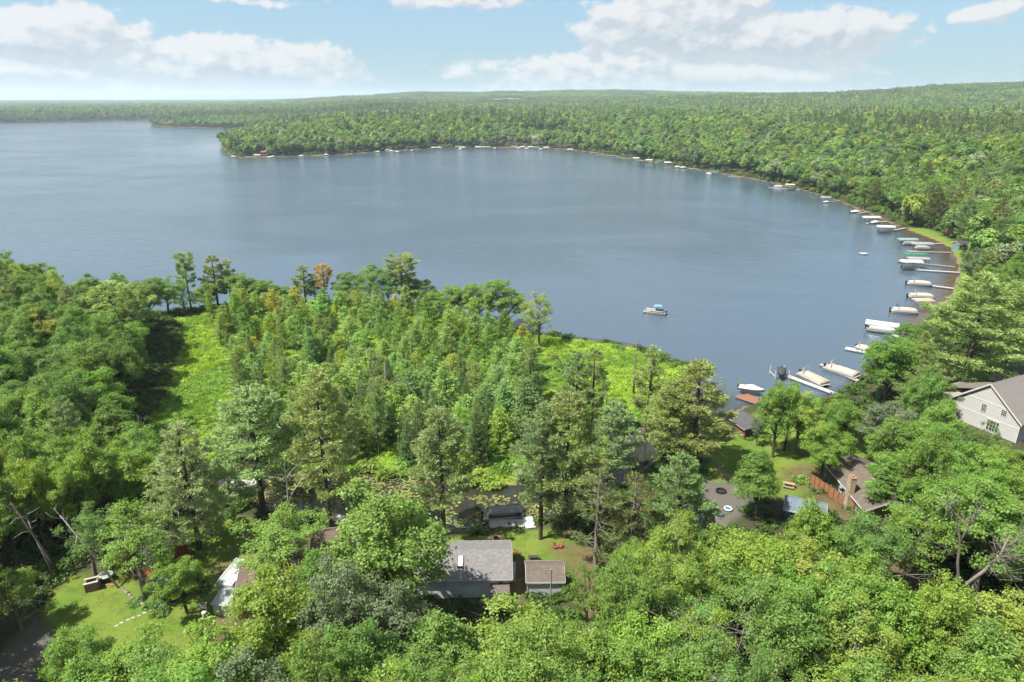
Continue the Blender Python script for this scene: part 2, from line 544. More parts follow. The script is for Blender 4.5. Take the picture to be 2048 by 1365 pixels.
def ground_h(X, Y, sd=None):
    X = np.asarray(X, float).ravel(); Y = np.asarray(Y, float).ravel()
    if sd is None: sd = -poly_sd(LAKE, X, Y)           # positive on land
    r = np.hypot(X, Y)
    land = 0.12 + 0.75 * sst(sd, 0, 5) + 0.45 * sst(sd, 4, 25)
    near = np.where(r < 400)[0]
    if len(near):
        mz = in_zone(Z_MARSH, X[near], Y[near], 2.0)
        land[near] = land[near] * (1 - .72 * mz)
    ff = sst(r, 260, 560)
    inland = sst(sd, 8, 190)
    land = land + ff * inland * (8 + 30 * (fbm(X / 420 + 3, Y / 420 + 9) - .36)) * (1 + 0 * r)
    land = land + sst(X, 70, 260) * sst(Y, 150, 420) * 9 * sst(sd, 15, 150)
    land = land + sst(-X, 60, 260) * sst(sd, 5, 60) * 5 * (r < 600)
    far = sst(r, 1500, 3500)
    land = land + far * inland * (24 + 62 * (fbm(X / 1300, Y / 1300, 4) - .5))
    def hill(cx, cy, sx, sy, hgt):
        return hgt * np.exp(-((X - cx) / sx) ** 2 - ((Y - cy) / sy) ** 2)
    land = land + inland * (hill(1950, 2350, 900, 620, 30) + hill(900, 5200, 1500, 900, 20) + hill(-300, 4700, 1300, 800, 26) + hill(-1500, 2300, 900, 260, 8)
                            + hill(2600, 3300, 1200, 900, 22) + hill(0, 9500, 9000, 2200, 30))
    low = sst(r, 900, 1400) * sst(-X / np.maximum(Y, 1.0), .12, .42) * .80        # flat country beyond the far left bay
    land = land * (1 - low) + low * np.minimum(land, 6.0)
    land = land + sst(sd, 3, 32) * hill(-175, 200, 65, 48, 18)
    bed = -(0.18 + 0.05 * np.maximum(-sd, 0)); bed = np.maximum(bed, -4.0)
    return np.where(sd > 0, land, bed)

def gz(x, y):
    return float(ground_h([x], [y])[0])

def polar_grid(az, rr, center=True):
    A, R = np.meshgrid(np.radians(az), rr)
    return (R * np.sin(A)), (R * np.cos(A))

def add_attr(me, name, vals):
    a = me.attributes.new(name, 'FLOAT', 'POINT')
    a.data.foreach_set('value', np.asarray(vals, dtype=np.float32))

def grid_mesh(name, X, Y, Z, keep=None, wrap=False):
    nr, na = X.shape
    idx = np.arange(nr * na).reshape(nr, na)
    if wrap:
        idx = np.concatenate([idx, idx[:, :1]], 1)
    q = np.stack([idx[:-1, :-1], idx[:-1, 1:], idx[1:, 1:], idx[1:, :-1]], -1).reshape(-1, 4)
    if keep is not None:
        k = keep.ravel()
        q = q[k[q].any(1)]
    used = np.unique(q)
    remap = -np.ones(nr * na, int); remap[used] = np.arange(len(used))
    q = remap[q]
    co = np.stack([X.ravel(), Y.ravel(), Z.ravel()], 1)[used]
    me = bpy.data.meshes.new(name)
    me.vertices.add(len(co)); me.vertices.foreach_set('co', co.ravel())
    me.loops.add(q.size); me.loops.foreach_set('vertex_index', q.ravel())
    me.polygons.add(len(q)); me.polygons.foreach_set('loop_start', np.arange(0, q.size, 4)); me.polygons.foreach_set('loop_total', np.full(len(q), 4))
    me.polygons.foreach_set('use_smooth', np.ones(len(q), bool))
    me.update(calc_edges=True)
    return me, used

def build_ground():
    az = np.concatenate([np.arange(-46, 46, 0.22), np.arange(46, 314, 4.0)])
    rr = np.concatenate([[0.5, 12, 25], np.geomspace(32, 16000, 400)])
    X, Y = polar_grid(az, rr)
    sd = -poly_sd(LAKE, X, Y)
    Z = ground_h(X, Y, sd)
    xf, yf = X.ravel(), Y.ravel()
    jx = xf + 2.4 * (fbm(xf / 3.1, yf / 3.1, 3) - .5); jy = yf + 2.4 * (fbm(xf / 3.1 + 40, yf / 3.1, 3) - .5)
    me, used = grid_mesh('ground', X, Y, Z.reshape(X.shape), wrap=True)
    add_attr(me, 'lawn', in_zone(Z_LAWN, jx, jy, .9)[used])
    add_attr(me, 'dry', in_zone(Z_DRY, jx, jy, 1.2)[used])
    add_attr(me, 'gravel', in_zone(Z_GRAVEL, jx, jy, .7)[used])
    add_attr(me, 'marsh', in_zone(Z_MARSH, jx, jy, 2.0)[used])
    add_attr(me, 'field', in_zone(Z_FIELD, xf, yf, 12)[used])
    add_attr(me, 'shore', sd[used])
    m = bpy.data.materials.new('ground'); m.use_nodes = True
    t = m.node_tree; N = NT(t); p = t.nodes['Principled BSDF']
    geo = t.nodes.new('ShaderNodeNewGeometry'); P = geo.outputs['Position']
    def A(n):
        a = t.nodes.new('ShaderNodeAttribute'); a.attribute_name = n; return a.outputs['Fac']
    nf = N.noise(P, 0.9, 6, 0.7); nl = N.noise(P, 0.16, 5, 0.6); ng = N.noise(P, 5.0, 4, 0.7)
    c = N.mix(nf, (0.020, 0.030, 0.010, 1), (0.060, 0.052, 0.030, 1))                       # forest floor
    fieldc = N.mix(N.noise(P, 0.006, 2, .5), (0.10, 0.14, 0.045, 1), (0.20, 0.18, 0.10, 1))
    c = N.mix(A('field'), c, fieldc)
    marsh = N.mix(N.ss(nl, .35, .65), (0.11, 0.175, 0.026, 1), (0.19, 0.235, 0.035, 1))
    marsh = N.mix(N.ss(nf, .42, .7), marsh, (0.12, 0.13, 0.03, 1))
    c = N.mix(A('marsh'), c, marsh)
    lawn = N.mix(N.ss(nl, .36, .62), (0.080, 0.140, 0.018, 1), (0.130, 0.165, 0.028, 1))
    lawn = N.mix(N.ss(nf, .52, .74), lawn, (0.145, 0.130, 0.045, 1))
    lawn = N.mix(N.m('MULTIPLY', ng, .55), lawn, (0.05, 0.10, 0.012, 1))
    c = N.mix(A('lawn'), c, lawn)
    dry = N.mix(N.ss(nf, .35, .65), (0.105, 0.066, 0.040, 1), (0.125, 0.100, 0.045, 1))
    dry = N.mix(N.m('MULTIPLY', ng, .5), dry, (0.05, 0.055, 0.02, 1))
    c = N.mix(N.m('MULTIPLY', A('dry'), N.ss(nl, .2, .5)), c, dry)
    gv = N.mix(ng, (0.055, 0.050, 0.044, 1), (0.12, 0.11, 0.095, 1))
    c = N.mix(A('gravel'), c, gv)
    sh = A('shore')
    sand = N.mix(nf, (0.09, 0.075, 0.05, 1), (0.16, 0.14, 0.11, 1))
    band = N.m('MULTIPLY', N.ss(sh, 1.0, 0.2), N.m('SUBTRACT', 1.0, A('marsh')))
    c = N.mix(band, c, sand)
    bedc = N.mix(nf, (0.15, 0.085, 0.028, 1), (0.23, 0.14, 0.05, 1))
    c = N.mix(N.ss(sh, 0.2, -0.2), c, bedc)
    N.set(p.inputs['Base Color'], c)
    p.inputs['Roughness'].default_value = 0.95
    p.inputs['Specular IOR Level'].default_value = 0.15
    b = N.n('ShaderNodeBump', {'Strength': 0.8, 'Distance': 0.12, 'Height': N.m('ADD', N.m('MULTIPLY', ng, .5), nf)})
    N.set(p.inputs['Normal'], b.outputs[0])
    o = link('ground', me, None, m)
    tag(o, 'wooded ground with lawns, marsh meadow and shore around the lake', kind='structure')

def build_water():
    az = np.arange(-70, 60, 0.3)
    rr = np.geomspace(60, 4200, 300)
    X, Y = polar_grid(az, rr)
    sd = poly_sd(LAKE, X, Y)
    me, used = grid_mesh('lake', X, Y, np.zeros_like(X), keep=(sd > -6).reshape(X.shape))
    sdu = sd[used]
    add_attr(me, 'depth', sdu)
    xu, yu = X.ravel()[used], Y.ravel()[used]
    pond = in_zone([zone([(430, 920), (1210, 900), (1240, 860), (1330, 800), (1400, 780), (1470, 800), (1460, 840), (1400, 960), (1240, 1060), (700, 1090), (430, 1010)], 0)], xu, yu, 6)
    add_attr(me, 'pond', pond)
    add_attr(me, 'sandy', in_zone([zone([(1700, 400), (1800, 430), (1930, 470), (1960, 560), (1930, 640), (1840, 690), (1780, 640), (1790, 560), (1780, 480)], 0)], xu, yu, 12))
    m = bpy.data.materials.new('water'); m.use_nodes = True
    t = m.node_tree; t.nodes.clear(); N = NT(t)
    out = t.nodes.new('ShaderNodeOutputMaterial')
    geo = t.nodes.new('ShaderNodeNewGeometry'); P = geo.outputs['Position']
    def A(n):
        a = t.nodes.new('ShaderNodeAttribute'); a.attribute_name = n; return a.outputs['Fac']
    mp = N.n('ShaderNodeMapping', {0: P}); mp.inputs[2].default_value = (0, 0, math.radians(24)); mp.inputs[3].default_value = (0.75, 1.2, 1)
    v = mp.outputs[0]
    w1 = N.noise(v, 0.55, 3, 0.6, 0.6); w2 = N.noise(v, 0.17, 2, 0.5); w3 = N.noise(v, 1.9, 2, 0.6)
    hgt = N.m('ADD', N.m('ADD', N.m('MULTIPLY', w1, 1.0), N.m('MULTIPLY', w2, 1.6)), N.m('MULTIPLY', w3, 0.9))
    mp2 = N.n('ShaderNodeMapping', {0: P}); mp2.inputs[2].default_value = (0, 0, math.radians(12)); mp2.inputs[3].default_value = (0.55, 1.0, 1)
    wind = N.ss(N.noise(mp2.outputs[0], 0.012, 6, 0.62, 1.2), 0.34, 0.66)                       # breeze patches
    calm = N.m('SUBTRACT', 1.0, N.m('MULTIPLY', A('pond'), 0.93))
    shorecalm = N.m('MULTIPLY_ADD', N.ss(A('depth'), 5, 130), .78, .22)
    stg = N.m('MULTIPLY', N.m('MULTIPLY', N.m('MULTIPLY_ADD', wind, 0.62, 0.42), calm), shorecalm)
    bp = N.n('ShaderNodeBump', {'Strength': stg, 'Distance': 0.30, 'Height': hgt})
    fr = N.n('ShaderNodeFresnel', {0: 1.33, 1: bp.outputs[0]})
    gl = N.n('ShaderNodeBsdfGlossy', {0: (1, 1, 1, 1), 1: 0.10, 'Normal': bp.outputs[0]})
    deep = N.mix(A('pond'), (0.052, 0.077, 0.105, 1), (0.022, 0.024, 0.018, 1))
    df = N.n('ShaderNodeBsdfDiffuse', {0: deep})
    tp = N.n('ShaderNodeBsdfTransparent', {0: (0.72, 0.62, 0.42, 1)})
    dep = N.m('DIVIDE', A('depth'), N.m('MULTIPLY_ADD', A('sandy'), 0.85, 0.15))
    shal = N.m('MULTIPLY', N.ss(N.m('ADD', dep, N.m('MULTIPLY', N.noise(P, .12, 3, .5), 10.0)), 20.0, 3.0), N.m('MULTIPLY_ADD', A('pond'), -0.75, 0.85))
    body = N.n('ShaderNodeMixShader', {0: shal, 1: df.outputs[0], 2: tp.outputs[0]})
    mx = N.n('ShaderNodeMixShader', {0: fr.outputs[0], 1: body.outputs[0], 2: gl.outputs[0]})
    t.links.new(mx.outputs[0], out.inputs[0])
    o = link('lake', me, None, m)
    tag(o, 'rippled blue lake water with bays and a lily pond inlet', kind='structure')

build_ground()
build_water()
# ------------------------------------------------------------------ tree meshes (shared by many trees)
def quads_mesh(name, C, U, V, val):
    """one small leaf-sized face per row: centre, half axes"""
    n = len(C)
    co = np.empty((n, 4, 3), np.float32)
    co[:, 0] = C - U; co[:, 1] = C - V * .95 + U * .15; co[:, 2] = C + U; co[:, 3] = C + V * .95 + U * .15
    me = bpy.data.meshes.new(name)
    me.vertices.add(n * 4); me.vertices.foreach_set('co', co.ravel())
    me.loops.add(n * 4); me.loops.foreach_set('vertex_index', np.arange(n * 4))
    me.polygons.add(n); me.polygons.foreach_set('loop_start', np.arange(0, n * 4, 4)); me.polygons.foreach_set('loop_total', np.full(n, 4))
    me.update(calc_edges=True)
    add_attr(me, 'v', np.repeat(np.clip(val, 0, 1), 4))
    return me

def unit(a):
    return a / (np.linalg.norm(a, axis=-1, keepdims=True) + 1e-9)

def frame(Nrm, rs):
    a = rs.normal(size=Nrm.shape)
    u = unit(np.cross(Nrm, a)); v = np.cross(Nrm, u)
    return u, v

def bend_path(a, b, rs, sag=0.0, n=4, wob=0.06):
    a = np.array(a, float); b = np.array(b, float); L = np.linalg.norm(b - a)
    pts = []
    for k in range(n + 1):
        t = k / n
        p = a + (b - a) * t
        p = p + np.array([0, 0, -sag * L * math.sin(math.pi * t)])
        if 0 < k < n: p = p + rs.normal(size=3) * wob * L
        pts.append(p)
    return pts

def decid_mesh(seed, H=15., R=4.5, cb=.28, npuff=46, nclump=22, nleaf=25, ls=.128, shape='round', open_=0.0, droop=0.0):
    rs = np.random.RandomState(seed)
    cz = H * (cb + (1 - cb) * .5); hz = H * (1 - cb) * .5
    pc = []; pr = []
    tries = 0
    lean = rs.normal(size=2) * .05
    lob = rs.rand(5) * 6.28; amp = rs.rand(5) * .16
    while len(pc) < npuff and tries < 6000:
        tries += 1
        d = rs.normal(size=3); d /= np.linalg.norm(d)
        if d[2] < -.75: continue
        f = rs.uniform(.5, .92) if rs.rand() > .18 else rs.uniform(.1, .5)
        a = math.atan2(d[1], d[0])
        wig = 1 + sum(amp[k] * math.sin((k + 1) * a + lob[k] + d[2] * 2) for k in range(5))
        z = d[2] * f
        prof = 1.0
        if shape == 'cone': prof = .62 - .42 * z
        elif shape == 'oval': prof = .86
        elif shape == 'vase': prof = .82 + .26 * z
        p = np.array([d[0] * f * R * prof * wig, d[1] * f * R * prof * wig, cz + z * hz * (1 + .10 * rs.normal())])
        p[:2] += lean * (p[2])
        r = R * rs.uniform(.20, .34) * (1 - .25 * open_)
        if p[2] + r * .7 > H: p[2] = H - r * .7
        if pc:
            q = np.array(pc); dd = np.linalg.norm(q - p, axis=1)
            if (dd < .42 * (np.array(pr) + r) * (1 + .6 * open_)).any() and tries < 5000: continue
        pc.append(p); pr.append(r)
    pc = np.array(pc); pr = np.array(pr)
    # clumps on each puff's shell, leaves in each clump
    Cs, Ns, Vs = [], [], []
    for c, r in zip(pc, pr):
        k = max(6, int(nclump * (r / (.27 * R)) ** 2))
        d = unit(rs.normal(size=(k, 3)) + np.array([0, 0, .55]))
        out = unit((c - np.array([0, 0, cz])) / np.array([R, R, hz]))
        d = unit(d + out * .45)
        rad = r * (rs.rand(k, 1) ** .45) * np.array([[1.05, 1.05, .78]])
        cc = c + d * rad
        cc[:, 2] -= droop * r * rs.rand(k)
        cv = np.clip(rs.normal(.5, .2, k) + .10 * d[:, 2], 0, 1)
        kk = nleaf
        cr = ls * rs.uniform(1.9, 3.5, (k, 1, 1))
        lo = rs.normal(size=(k, kk, 3)) * cr * np.array([.62, .62, .42]) * 1.15
        lp = cc[:, None, :] + lo
        ln = unit(d[:, None, :] * .75 + np.array([0, 0, .55]) + rs.normal(size=(k, kk, 3)) * .62)
        lv = cv[:, None] * .62 + rs.rand(k, kk) * .38
        Cs.append(lp.reshape(-1, 3)); Ns.append(ln.reshape(-1, 3)); Vs.append(lv.ravel())
    C = np.concatenate(Cs); Nn = np.concatenate(Ns); V = np.concatenate(Vs)
    u, v = frame(Nn, rs)
    s = ls * rs.uniform(.65, 1.25, (len(C), 1))
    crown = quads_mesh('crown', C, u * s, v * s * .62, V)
    # trunk and limbs
    mb = MB()
    tr = .018 * H + .05
    fork = H * (cb + .12)
    top = np.array([lean[0] * H * .7, lean[1] * H * .7, H * .72])
    mb.tube([(0, 0, -.6), (0, 0, .25), (lean[0] * fork * .6, lean[1] * fork * .6, fork * .6), (lean[0] * fork, lean[1] * fork, fork), tuple(top)], [tr * 1.5, tr * 1.05, tr * .85, tr * .7, tr * .16], 7)
    order = rs.permutation(len(pc))[:22]
    for i in order:
        z0 = rs.uniform(H * cb * .85, min(H * .62, max(H * cb, pc[i][2] - 1)))
        a = np.array([lean[0] * z0, lean[1] * z0, z0])
        pth = bend_path(a, pc[i], rs, .08, 4, .05)
        r0 = tr * .42 * (1 - .5 * z0 / H)
        mb.tube(pth, [r0, r0 * .8, r0 * .6, r0 * .38, r0 * .15], 5)
        for k in range(2):
            e = pc[i] + rs.normal(size=3) * pr[i] * .8
            mb.tube([tuple(pth[3]), tuple((np.array(pth[3]) + e) / 2 + rs.normal(size=3) * .08), tuple(e)], [r0 * .36, r0 * .2, r0 * .07], 4)
    trunk = mb.mesh('trunk', True)
    return crown, trunk

def blades(C, D, L, W, rs, val, name='crown'):
    n = len(C)
    D = unit(D)
    side = unit(np.cross(D, rs.normal(size=(n, 3))))
    return quads_mesh(name, C + D * L[:, None] * .5, D * L[:, None] * .5, side * W[:, None] * .5, val)

def pine_mesh(seed, H=20., R=4.2, cb=.22, nwh=20, per=5, ntuft=36, nb=8, tl=.50, sparse=0.0, up=.12, profile='white'):
    rs = np.random.RandomState(seed)
    Cs, Ds, Vs = [], [], []
    mb = MB()
    tr = .012 * H + .07
    bx, by = rs.normal(size=2) * .010
    mb.tube([(0, 0, -.6), (0, 0, .3), (bx * H * .4, by * H * .4, H * .4), (bx * H * .75, by * H * .75, H * .75), (bx * H, by * H, H * .985)], [tr * 1.4, tr, tr * .82, tr * .45, .03], 7)
    for w in range(nwh):
        t = (w + rs.uniform(-.3, .3)) / nwh
        t = min(max(t, 0), .995)
        z = H * (cb + (1 - cb) * t)
        if profile == 'white':
            L0 = R * (np.interp(t, [0, .12, .35, .6, .85, 1], [.60, .92, 1.0, .72, .36, .05]))
        elif profile == 'flat':
            L0 = R * (np.interp(t, [0, .3, .6, .8, 1], [.6, .8, 1., .9, .35]))
        else:
            L0 = R * (1 - t) ** .8 * .95 + .15
        n = max(3, int(per + rs.randint(-1, 2)))
        a0 = rs.rand() * 6.28
        for b in range(n):
            if rs.rand() < sparse: continue
            a = a0 + 6.28 * b / n + rs.normal() * .25
            L = L0 * rs.uniform(.62, 1.18)
            d = np.array([math.cos(a), math.sin(a), 0.])
            el = up * (0.2 + 1.6 * t) + rs.normal() * .10 - .10 * (1 - t)
            base = np.array([bx * z, by * z, z])
            def pos(s):
                return base + d * (L * s) + np.array([0, 0, L * (el * s - .18 * s * (1 - s) * 2 + .10 * s ** 3)])
            pts = [pos(s) for s in (0, .3, .6, 1.)]
            r0 = .018 * L + .02
            mb.tube([tuple(p) for p in pts], [r0, r0 * .75, r0 * .45, .012], 4)
            side = np.array([-d[1], d[0], 0.])
            k = max(4, int(ntuft * (L / R) ** 1.15 * rs.uniform(.8, 1.2)) + 3)
            s = .36 + .66 * rs.rand(k) ** .62
            wdt = .27 * L * (1.08 - s) + .10 * L
            off = rs.uniform(-1, 1, k) * wdt
            tp = np.array([pos(q) for q in s]) + side * off[:, None] + np.array([0, 0, 1.]) * (rs.normal(0, .10, k) + .05 - .10 * np.abs(off) / (L + .1))[:, None]
            td = unit(d * .75 + side * (off / (wdt + .05) * .8)[:, None] + np.array([0, 0, .45]))
            tv = np.clip(rs.normal(.45, .17, k) + .12 * (s - .6), 0, 1)
            dd = unit(td[:, None, :] + rs.normal(size=(k, nb, 3)) * .62)
            pp = tp[:, None, :] + rs.normal(size=(k, nb, 3)) * .10
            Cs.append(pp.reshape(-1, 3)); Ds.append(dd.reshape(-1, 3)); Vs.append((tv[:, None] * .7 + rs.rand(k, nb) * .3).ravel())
    C = np.concatenate(Cs); D = np.concatenate(Ds); V = np.concatenate(Vs)
    n = len(C)
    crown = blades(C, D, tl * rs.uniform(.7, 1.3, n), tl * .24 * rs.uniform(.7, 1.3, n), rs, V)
    return crown, mb.mesh('trunk', True)

def larch_mesh(seed, H=12., R=2.0, nwh=34, dens=1.0):
    rs = np.random.RandomState(seed)
    Cs, Ds, Vs = [], [], []
    mb = MB()
    bx, by = rs.normal(size=2) * .015
    mb.tube([(0, 0, -.5), (bx * H * .5, by * H * .5, H * .5), (bx * H, by * H, H * .98)], [.16, .10, .015], 6)
    for w in range(nwh):
        t = (w + rs.rand()) / nwh
        z = H * (.10 + .89 * t)
        L0 = R * np.interp(t, [0, .1, .3, .7, 1.], [.6, .95, 1.0, .74, .12])
        for b in range(5):
            a = rs.rand() * 6.28
            L = L0 * rs.uniform(.55, 1.2)
            d = np.array([math.cos(a), math.sin(a), 0])
            k = max(3, int(9 * dens * (L / R) + 2))
            s = rs.rand(k) ** .6
            pp = np.array([bx * z, by * z, z]) + d * (L * s)[:, None] + np.array([0, 0, 1.]) * (L * (.10 * s - .28 * s * s) + .28 * s ** 3 * L)[:, None] + rs.normal(size=(k, 3)) * .18
            dd = unit(d + rs.normal(size=(k, 3, 3)) * .8 + np.array([0, 0, .35]))
            Cs.append((pp[:, None, :] + rs.normal(size=(k, 3, 3)) * .10).reshape(-1, 3)); Ds.append(dd.reshape(-1, 3))
            Vs.append((np.clip(rs.normal(.5, .2, k), 0, 1)[:, None] * .6 + rs.rand(k, 3) * .4).ravel())
            if b < 2: mb.tube([(bx * z, by * z, z), tuple(np.array([bx * z, by * z, z]) + d * L * .8 + np.array([0, 0, -.05 * L]))], [.025, .006], 3)
    C = np.concatenate(Cs); D = np.concatenate(Ds); V = np.concatenate(Vs); n = len(C)
    return blades(C, D, .36 * rs.uniform(.7, 1.3, n), .17 * rs.uniform(.7, 1.3, n), rs, V), mb.mesh('trunk', True)

def bare_mesh(seed, H=10., spread=.5, depth=4, r0=.16, kids=4, droop=0.0, name='trunk', crooked=.18):
    rs = np.random.RandomState(seed)
    mb = MB()
    def grow(p, d, L, r, lev):
        pts = [np.array(p)]; q = np.array(p, float); dd = np.array(d, float)
        n = 4
        for k in range(n):
            dd = unit(dd + rs.normal(size=3) * crooked + np.array([0, 0, (.06 if lev == 0 else -.10 * droop)]))
            q = q + dd * L / n
            pts.append(q.copy())
        mb.tube([tuple(x) for x in pts], [r * (1 - .16 * i) for i in range(n + 1)] if lev < depth else [r, r * .8, r * .6, r * .4, r * .2], 6 if lev < 2 else 4)
        if lev < depth:
            m = kids + rs.randint(0, 2)
            for k in range(m):
                f = rs.uniform(.35 if lev == 0 else .2, 1.)
                i = min(n - 1, int(f * n)); b = pts[i] + (pts[i + 1] - pts[i]) * (f * n - i)
                nd = unit(dd + rs.normal(size=3) * (spread + .25 * lev * .6) + np.array([0, 0, .12 - .3 * droop]))
                grow(b, nd, L * rs.uniform(.38, .66), r * rs.uniform(.34, .55), lev + 1)
    grow((0, 0, -.4), (0, 0, 1), H * .72, r0, 0)
    return mb.mesh(name, True)

def snag_mesh(seed, H=9., nb=26, R=1.2):
    """dead conifer: straight bare stem with short broken branches"""
    rs = np.random.RandomState(seed); mb = MB()
    mb.tube([(0, 0, -.4), (0, 0, H * .5), (rs.normal() * .1, rs.normal() * .1, H)], [.15, .10, .03], 6)
    for k in range(nb):
        z = H * rs.uniform(.22, .95); a = rs.rand() * 6.28; L = R * (1.15 - z / H) * rs.uniform(.5, 1.4) + .2
        d = np.array([math.cos(a), math.sin(a), rs.uniform(-.25, .35)])
        p = np.array([0, 0, z])
        mb.tube([tuple(p), tuple(p + d * L * .5 + [0, 0, -.05]), tuple(p + d * L)], [.03, .02, .007], 4)
    return mb.mesh('trunk', True)

def bush_mesh(seed, R=1.2, n=700, ls=.16, flat=.8):
    rs = np.random.RandomState(seed)
    k = 16
    c = rs.normal(size=(k, 3)) * np.array([.5, .5, .22]) * R; c[:, 2] = np.abs(c[:, 2]) + .25 * R
    i = rs.randint(0, k, n)
    d = unit(rs.normal(size=(n, 3)) + np.array([0, 0, .6]))
    C = c[i] + d * (rs.rand(n, 1) ** .5) * R * .45 * np.array([1, 1, flat])
    C[:, 2] = np.maximum(C[:, 2], .02)
    Nn = unit(d * .7 + np.array([0, 0, .5]) + rs.normal(size=(n, 3)) * .6)
    u, v = frame(Nn, rs); s = ls * rs.uniform(.6, 1.3, (n, 1))
    V = rs.rand(k)[i] * .5 + rs.rand(n) * .5
    return quads_mesh('foliage', C, u * s, v * s * .6, V)

def sedge_mesh(seed, n=70, h=.8, R=.5):
    rs = np.random.RandomState(seed)
    C = rs.normal(size=(n, 3)) * R * np.array([.6, .6, 0]); C[:, 2] = 0
    D = unit(rs.normal(size=(n, 3)) * .55 + np.array([0, 0, 1.]))
    return blades(C, D, h * rs.uniform(.5, 1.2, n), h * .10 * rs.uniform(.7, 1.4, n), rs, rs.rand(n), 'blades')

def far_decid(seed, R=4.3, H=15, npuff=17, n=120, ls=.44):
    rs = np.random.RandomState(seed)
    Cs, Ns, Vs = [], [], []
    for k in range(npuff):
        d = unit(rs.normal(size=3)); d[2] = abs(d[2]) * 1.35 - .75
        c = np.array([0, 0, H * .62]) + d * np.array([R, R, H * .36]) * rs.uniform(.45, .85)
        r = R * rs.uniform(.30, .46)
        q = unit(rs.normal(size=(n, 3)) + np.array([0, 0, .5]))
        Cs.append(c + q * r * (rs.rand(n, 1) ** .4) * np.array([1, 1, .8])); Ns.append(unit(q + np.array([0, 0, .4]) + rs.normal(size=(n, 3)) * .5))
        Vs.append(np.clip(rs.normal(.5, .18) + rs.normal(size=n) * .2, 0, 1))
    C = np.concatenate(Cs); Nn = np.concatenate(Ns); V = np.concatenate(Vs)
    u, v = frame(Nn, rs); s = ls * rs.uniform(.6, 1.25, (len(C), 1))
    return quads_mesh('crown', C, u * s, v * s * .7, V)

def far_conifer(seed, H=15, R=3.0):
    rs = np.random.RandomState(seed); n = 760
    t = rs.rand(n) ** 1.15
    z = H * (.12 + .88 * t); a = rs.rand(n) * 6.28
    tier = .78 + .30 * np.sin(z * 4.2 + rs.rand() * 6)
    r = R * np.interp(t, [0, .15, .5, 1], [.6, 1., .7, .03]) * tier * rs.rand(n) ** .4
    C = np.stack([r * np.cos(a), r * np.sin(a), z - .12 * r], 1)
    D = np.stack([np.cos(a), np.sin(a), .15 + .3 * rs.rand(n)], 1) + rs.normal(size=(n, 3)) * .3
    return blades(C, D, 0.95 * rs.uniform(.6, 1.2, n), .40 * rs.uniform(.6, 1.2, n), rs, np.clip(rs.normal(.45, .22, n), 0, 1))

def patch_mesh(seed, S=72., n=62):
    """a far-off piece of wood, 72 m across: rough crowns side by side"""
    rs = np.random.RandomState(seed)
    Cs, Ns, Vs = [], [], []
    for k in range(n):
        x, y = rs.uniform(-S / 2, S / 2, 2)
        con = rs.rand() < .12
        h = rs.uniform(11, 19); R = rs.uniform(3.4, 5.6) if not con else rs.uniform(2, 3)
        m = 46
        q = unit(rs.normal(size=(m, 3)) + np.array([0, 0, .6]))
        if con:
            t = rs.rand(m); C = np.stack([x + q[:, 0] * R * (1.05 - t), y + q[:, 1] * R * (1.05 - t), h * (.3 + .8 * t)], 1)
        else:
            C = np.array([x, y, h * .62]) + q * np.array([R, R, h * .36]) * rs.uniform(.75, 1.05, (m, 1))
        Cs.append(C); Ns.append(unit(q + rs.normal(size=(m, 3)) * .45)); Vs.append(np.clip((.25 if con else rs.normal(.55, .22)) + rs.normal(size=m) * .12, 0, 1))
    C = np.concatenate(Cs); Nn = np.concatenate(Ns); V = np.concatenate(Vs)
    u, v = frame(Nn, rs); s = 1.5 * rs.uniform(.6, 1.2, (len(C), 1))
    return quads_mesh('crown', C, u * s, v * s * .8, V)

KIND = {}
def reg(kind, H, R, variants, leafmat, barkmat):
    for c, t in variants:
        c.materials.append(leafmat); t.materials.append(barkmat)
    KIND[kind] = (H, R, variants)
reg('maple', 15, 4.5, [decid_mesh(11, shape='round'), decid_mesh(12, shape='oval', npuff=50), decid_mesh(13, shape='cone', npuff=50), decid_mesh(14, shape='round', cb=.2)], LEAF, BARK)
reg('oak', 15, 4.8, [decid_mesh(21, R=4.8, shape='vase', nclump=26, nleaf=20, ls=.13, open_=.3), decid_mesh(22, R=4.8, shape='round', open_=.25), decid_mesh(23, R=4.8, shape='vase', npuff=40, open_=.45)], LEAF, BARK_GREY)
reg('ash', 15, 4.2, [decid_mesh(31, R=4.2, shape='oval', npuff=40, nclump=19, nleaf=18, ls=.12, open_=.6, cb=.22), decid_mesh(32, R=4.2, shape='round', npuff=42, nclump=19, nleaf=18, ls=.12, open_=.6, droop=.4)], LEAF, BARK_GREY)
reg('white_pine', 20, 4.4, [pine_mesh(41, R=4.4, cb=.26, nwh=18, sparse=.1), pine_mesh(42, R=4.4, cb=.33, nwh=18, sparse=.10), pine_mesh(43, R=4.4, cb=.15, nwh=20, sparse=.08), pine_mesh(44, R=4.4, cb=.20, nwh=18, sparse=.16)], NEEDLE, BARK)
reg('shore_pine', 18, 3.2, [pine_mesh(51, H=18, R=3.2, cb=.42, nwh=11, per=4, profile='flat', sparse=.12), pine_mesh(52, H=18, R=3.2, cb=.30, nwh=14, per=4, sparse=.15)], NEEDLE, BARK)
reg('red_pine', 18, 3.6, [pine_mesh(56, H=18, R=3.6, cb=.22, nwh=15, per=4, ntuft=15, sparse=.18, tl=.38), pine_mesh(57, H=18, R=3.6, cb=.3, nwh=13, per=4, ntuft=15, sparse=.22, tl=.38)], NEEDLE, BARK_GREY)
reg('spruce', 14, 2.6, [pine_mesh(61, H=14, R=2.6, cb=.08, nwh=24, per=6, ntuft=15, tl=.36, up=.10, profile='cone'), pine_mesh(62, H=14, R=2.6, cb=.10, nwh=22, per=6, ntuft=15, tl=.36, up=.12, sparse=.1, profile='cone')], NEEDLE, BARK)
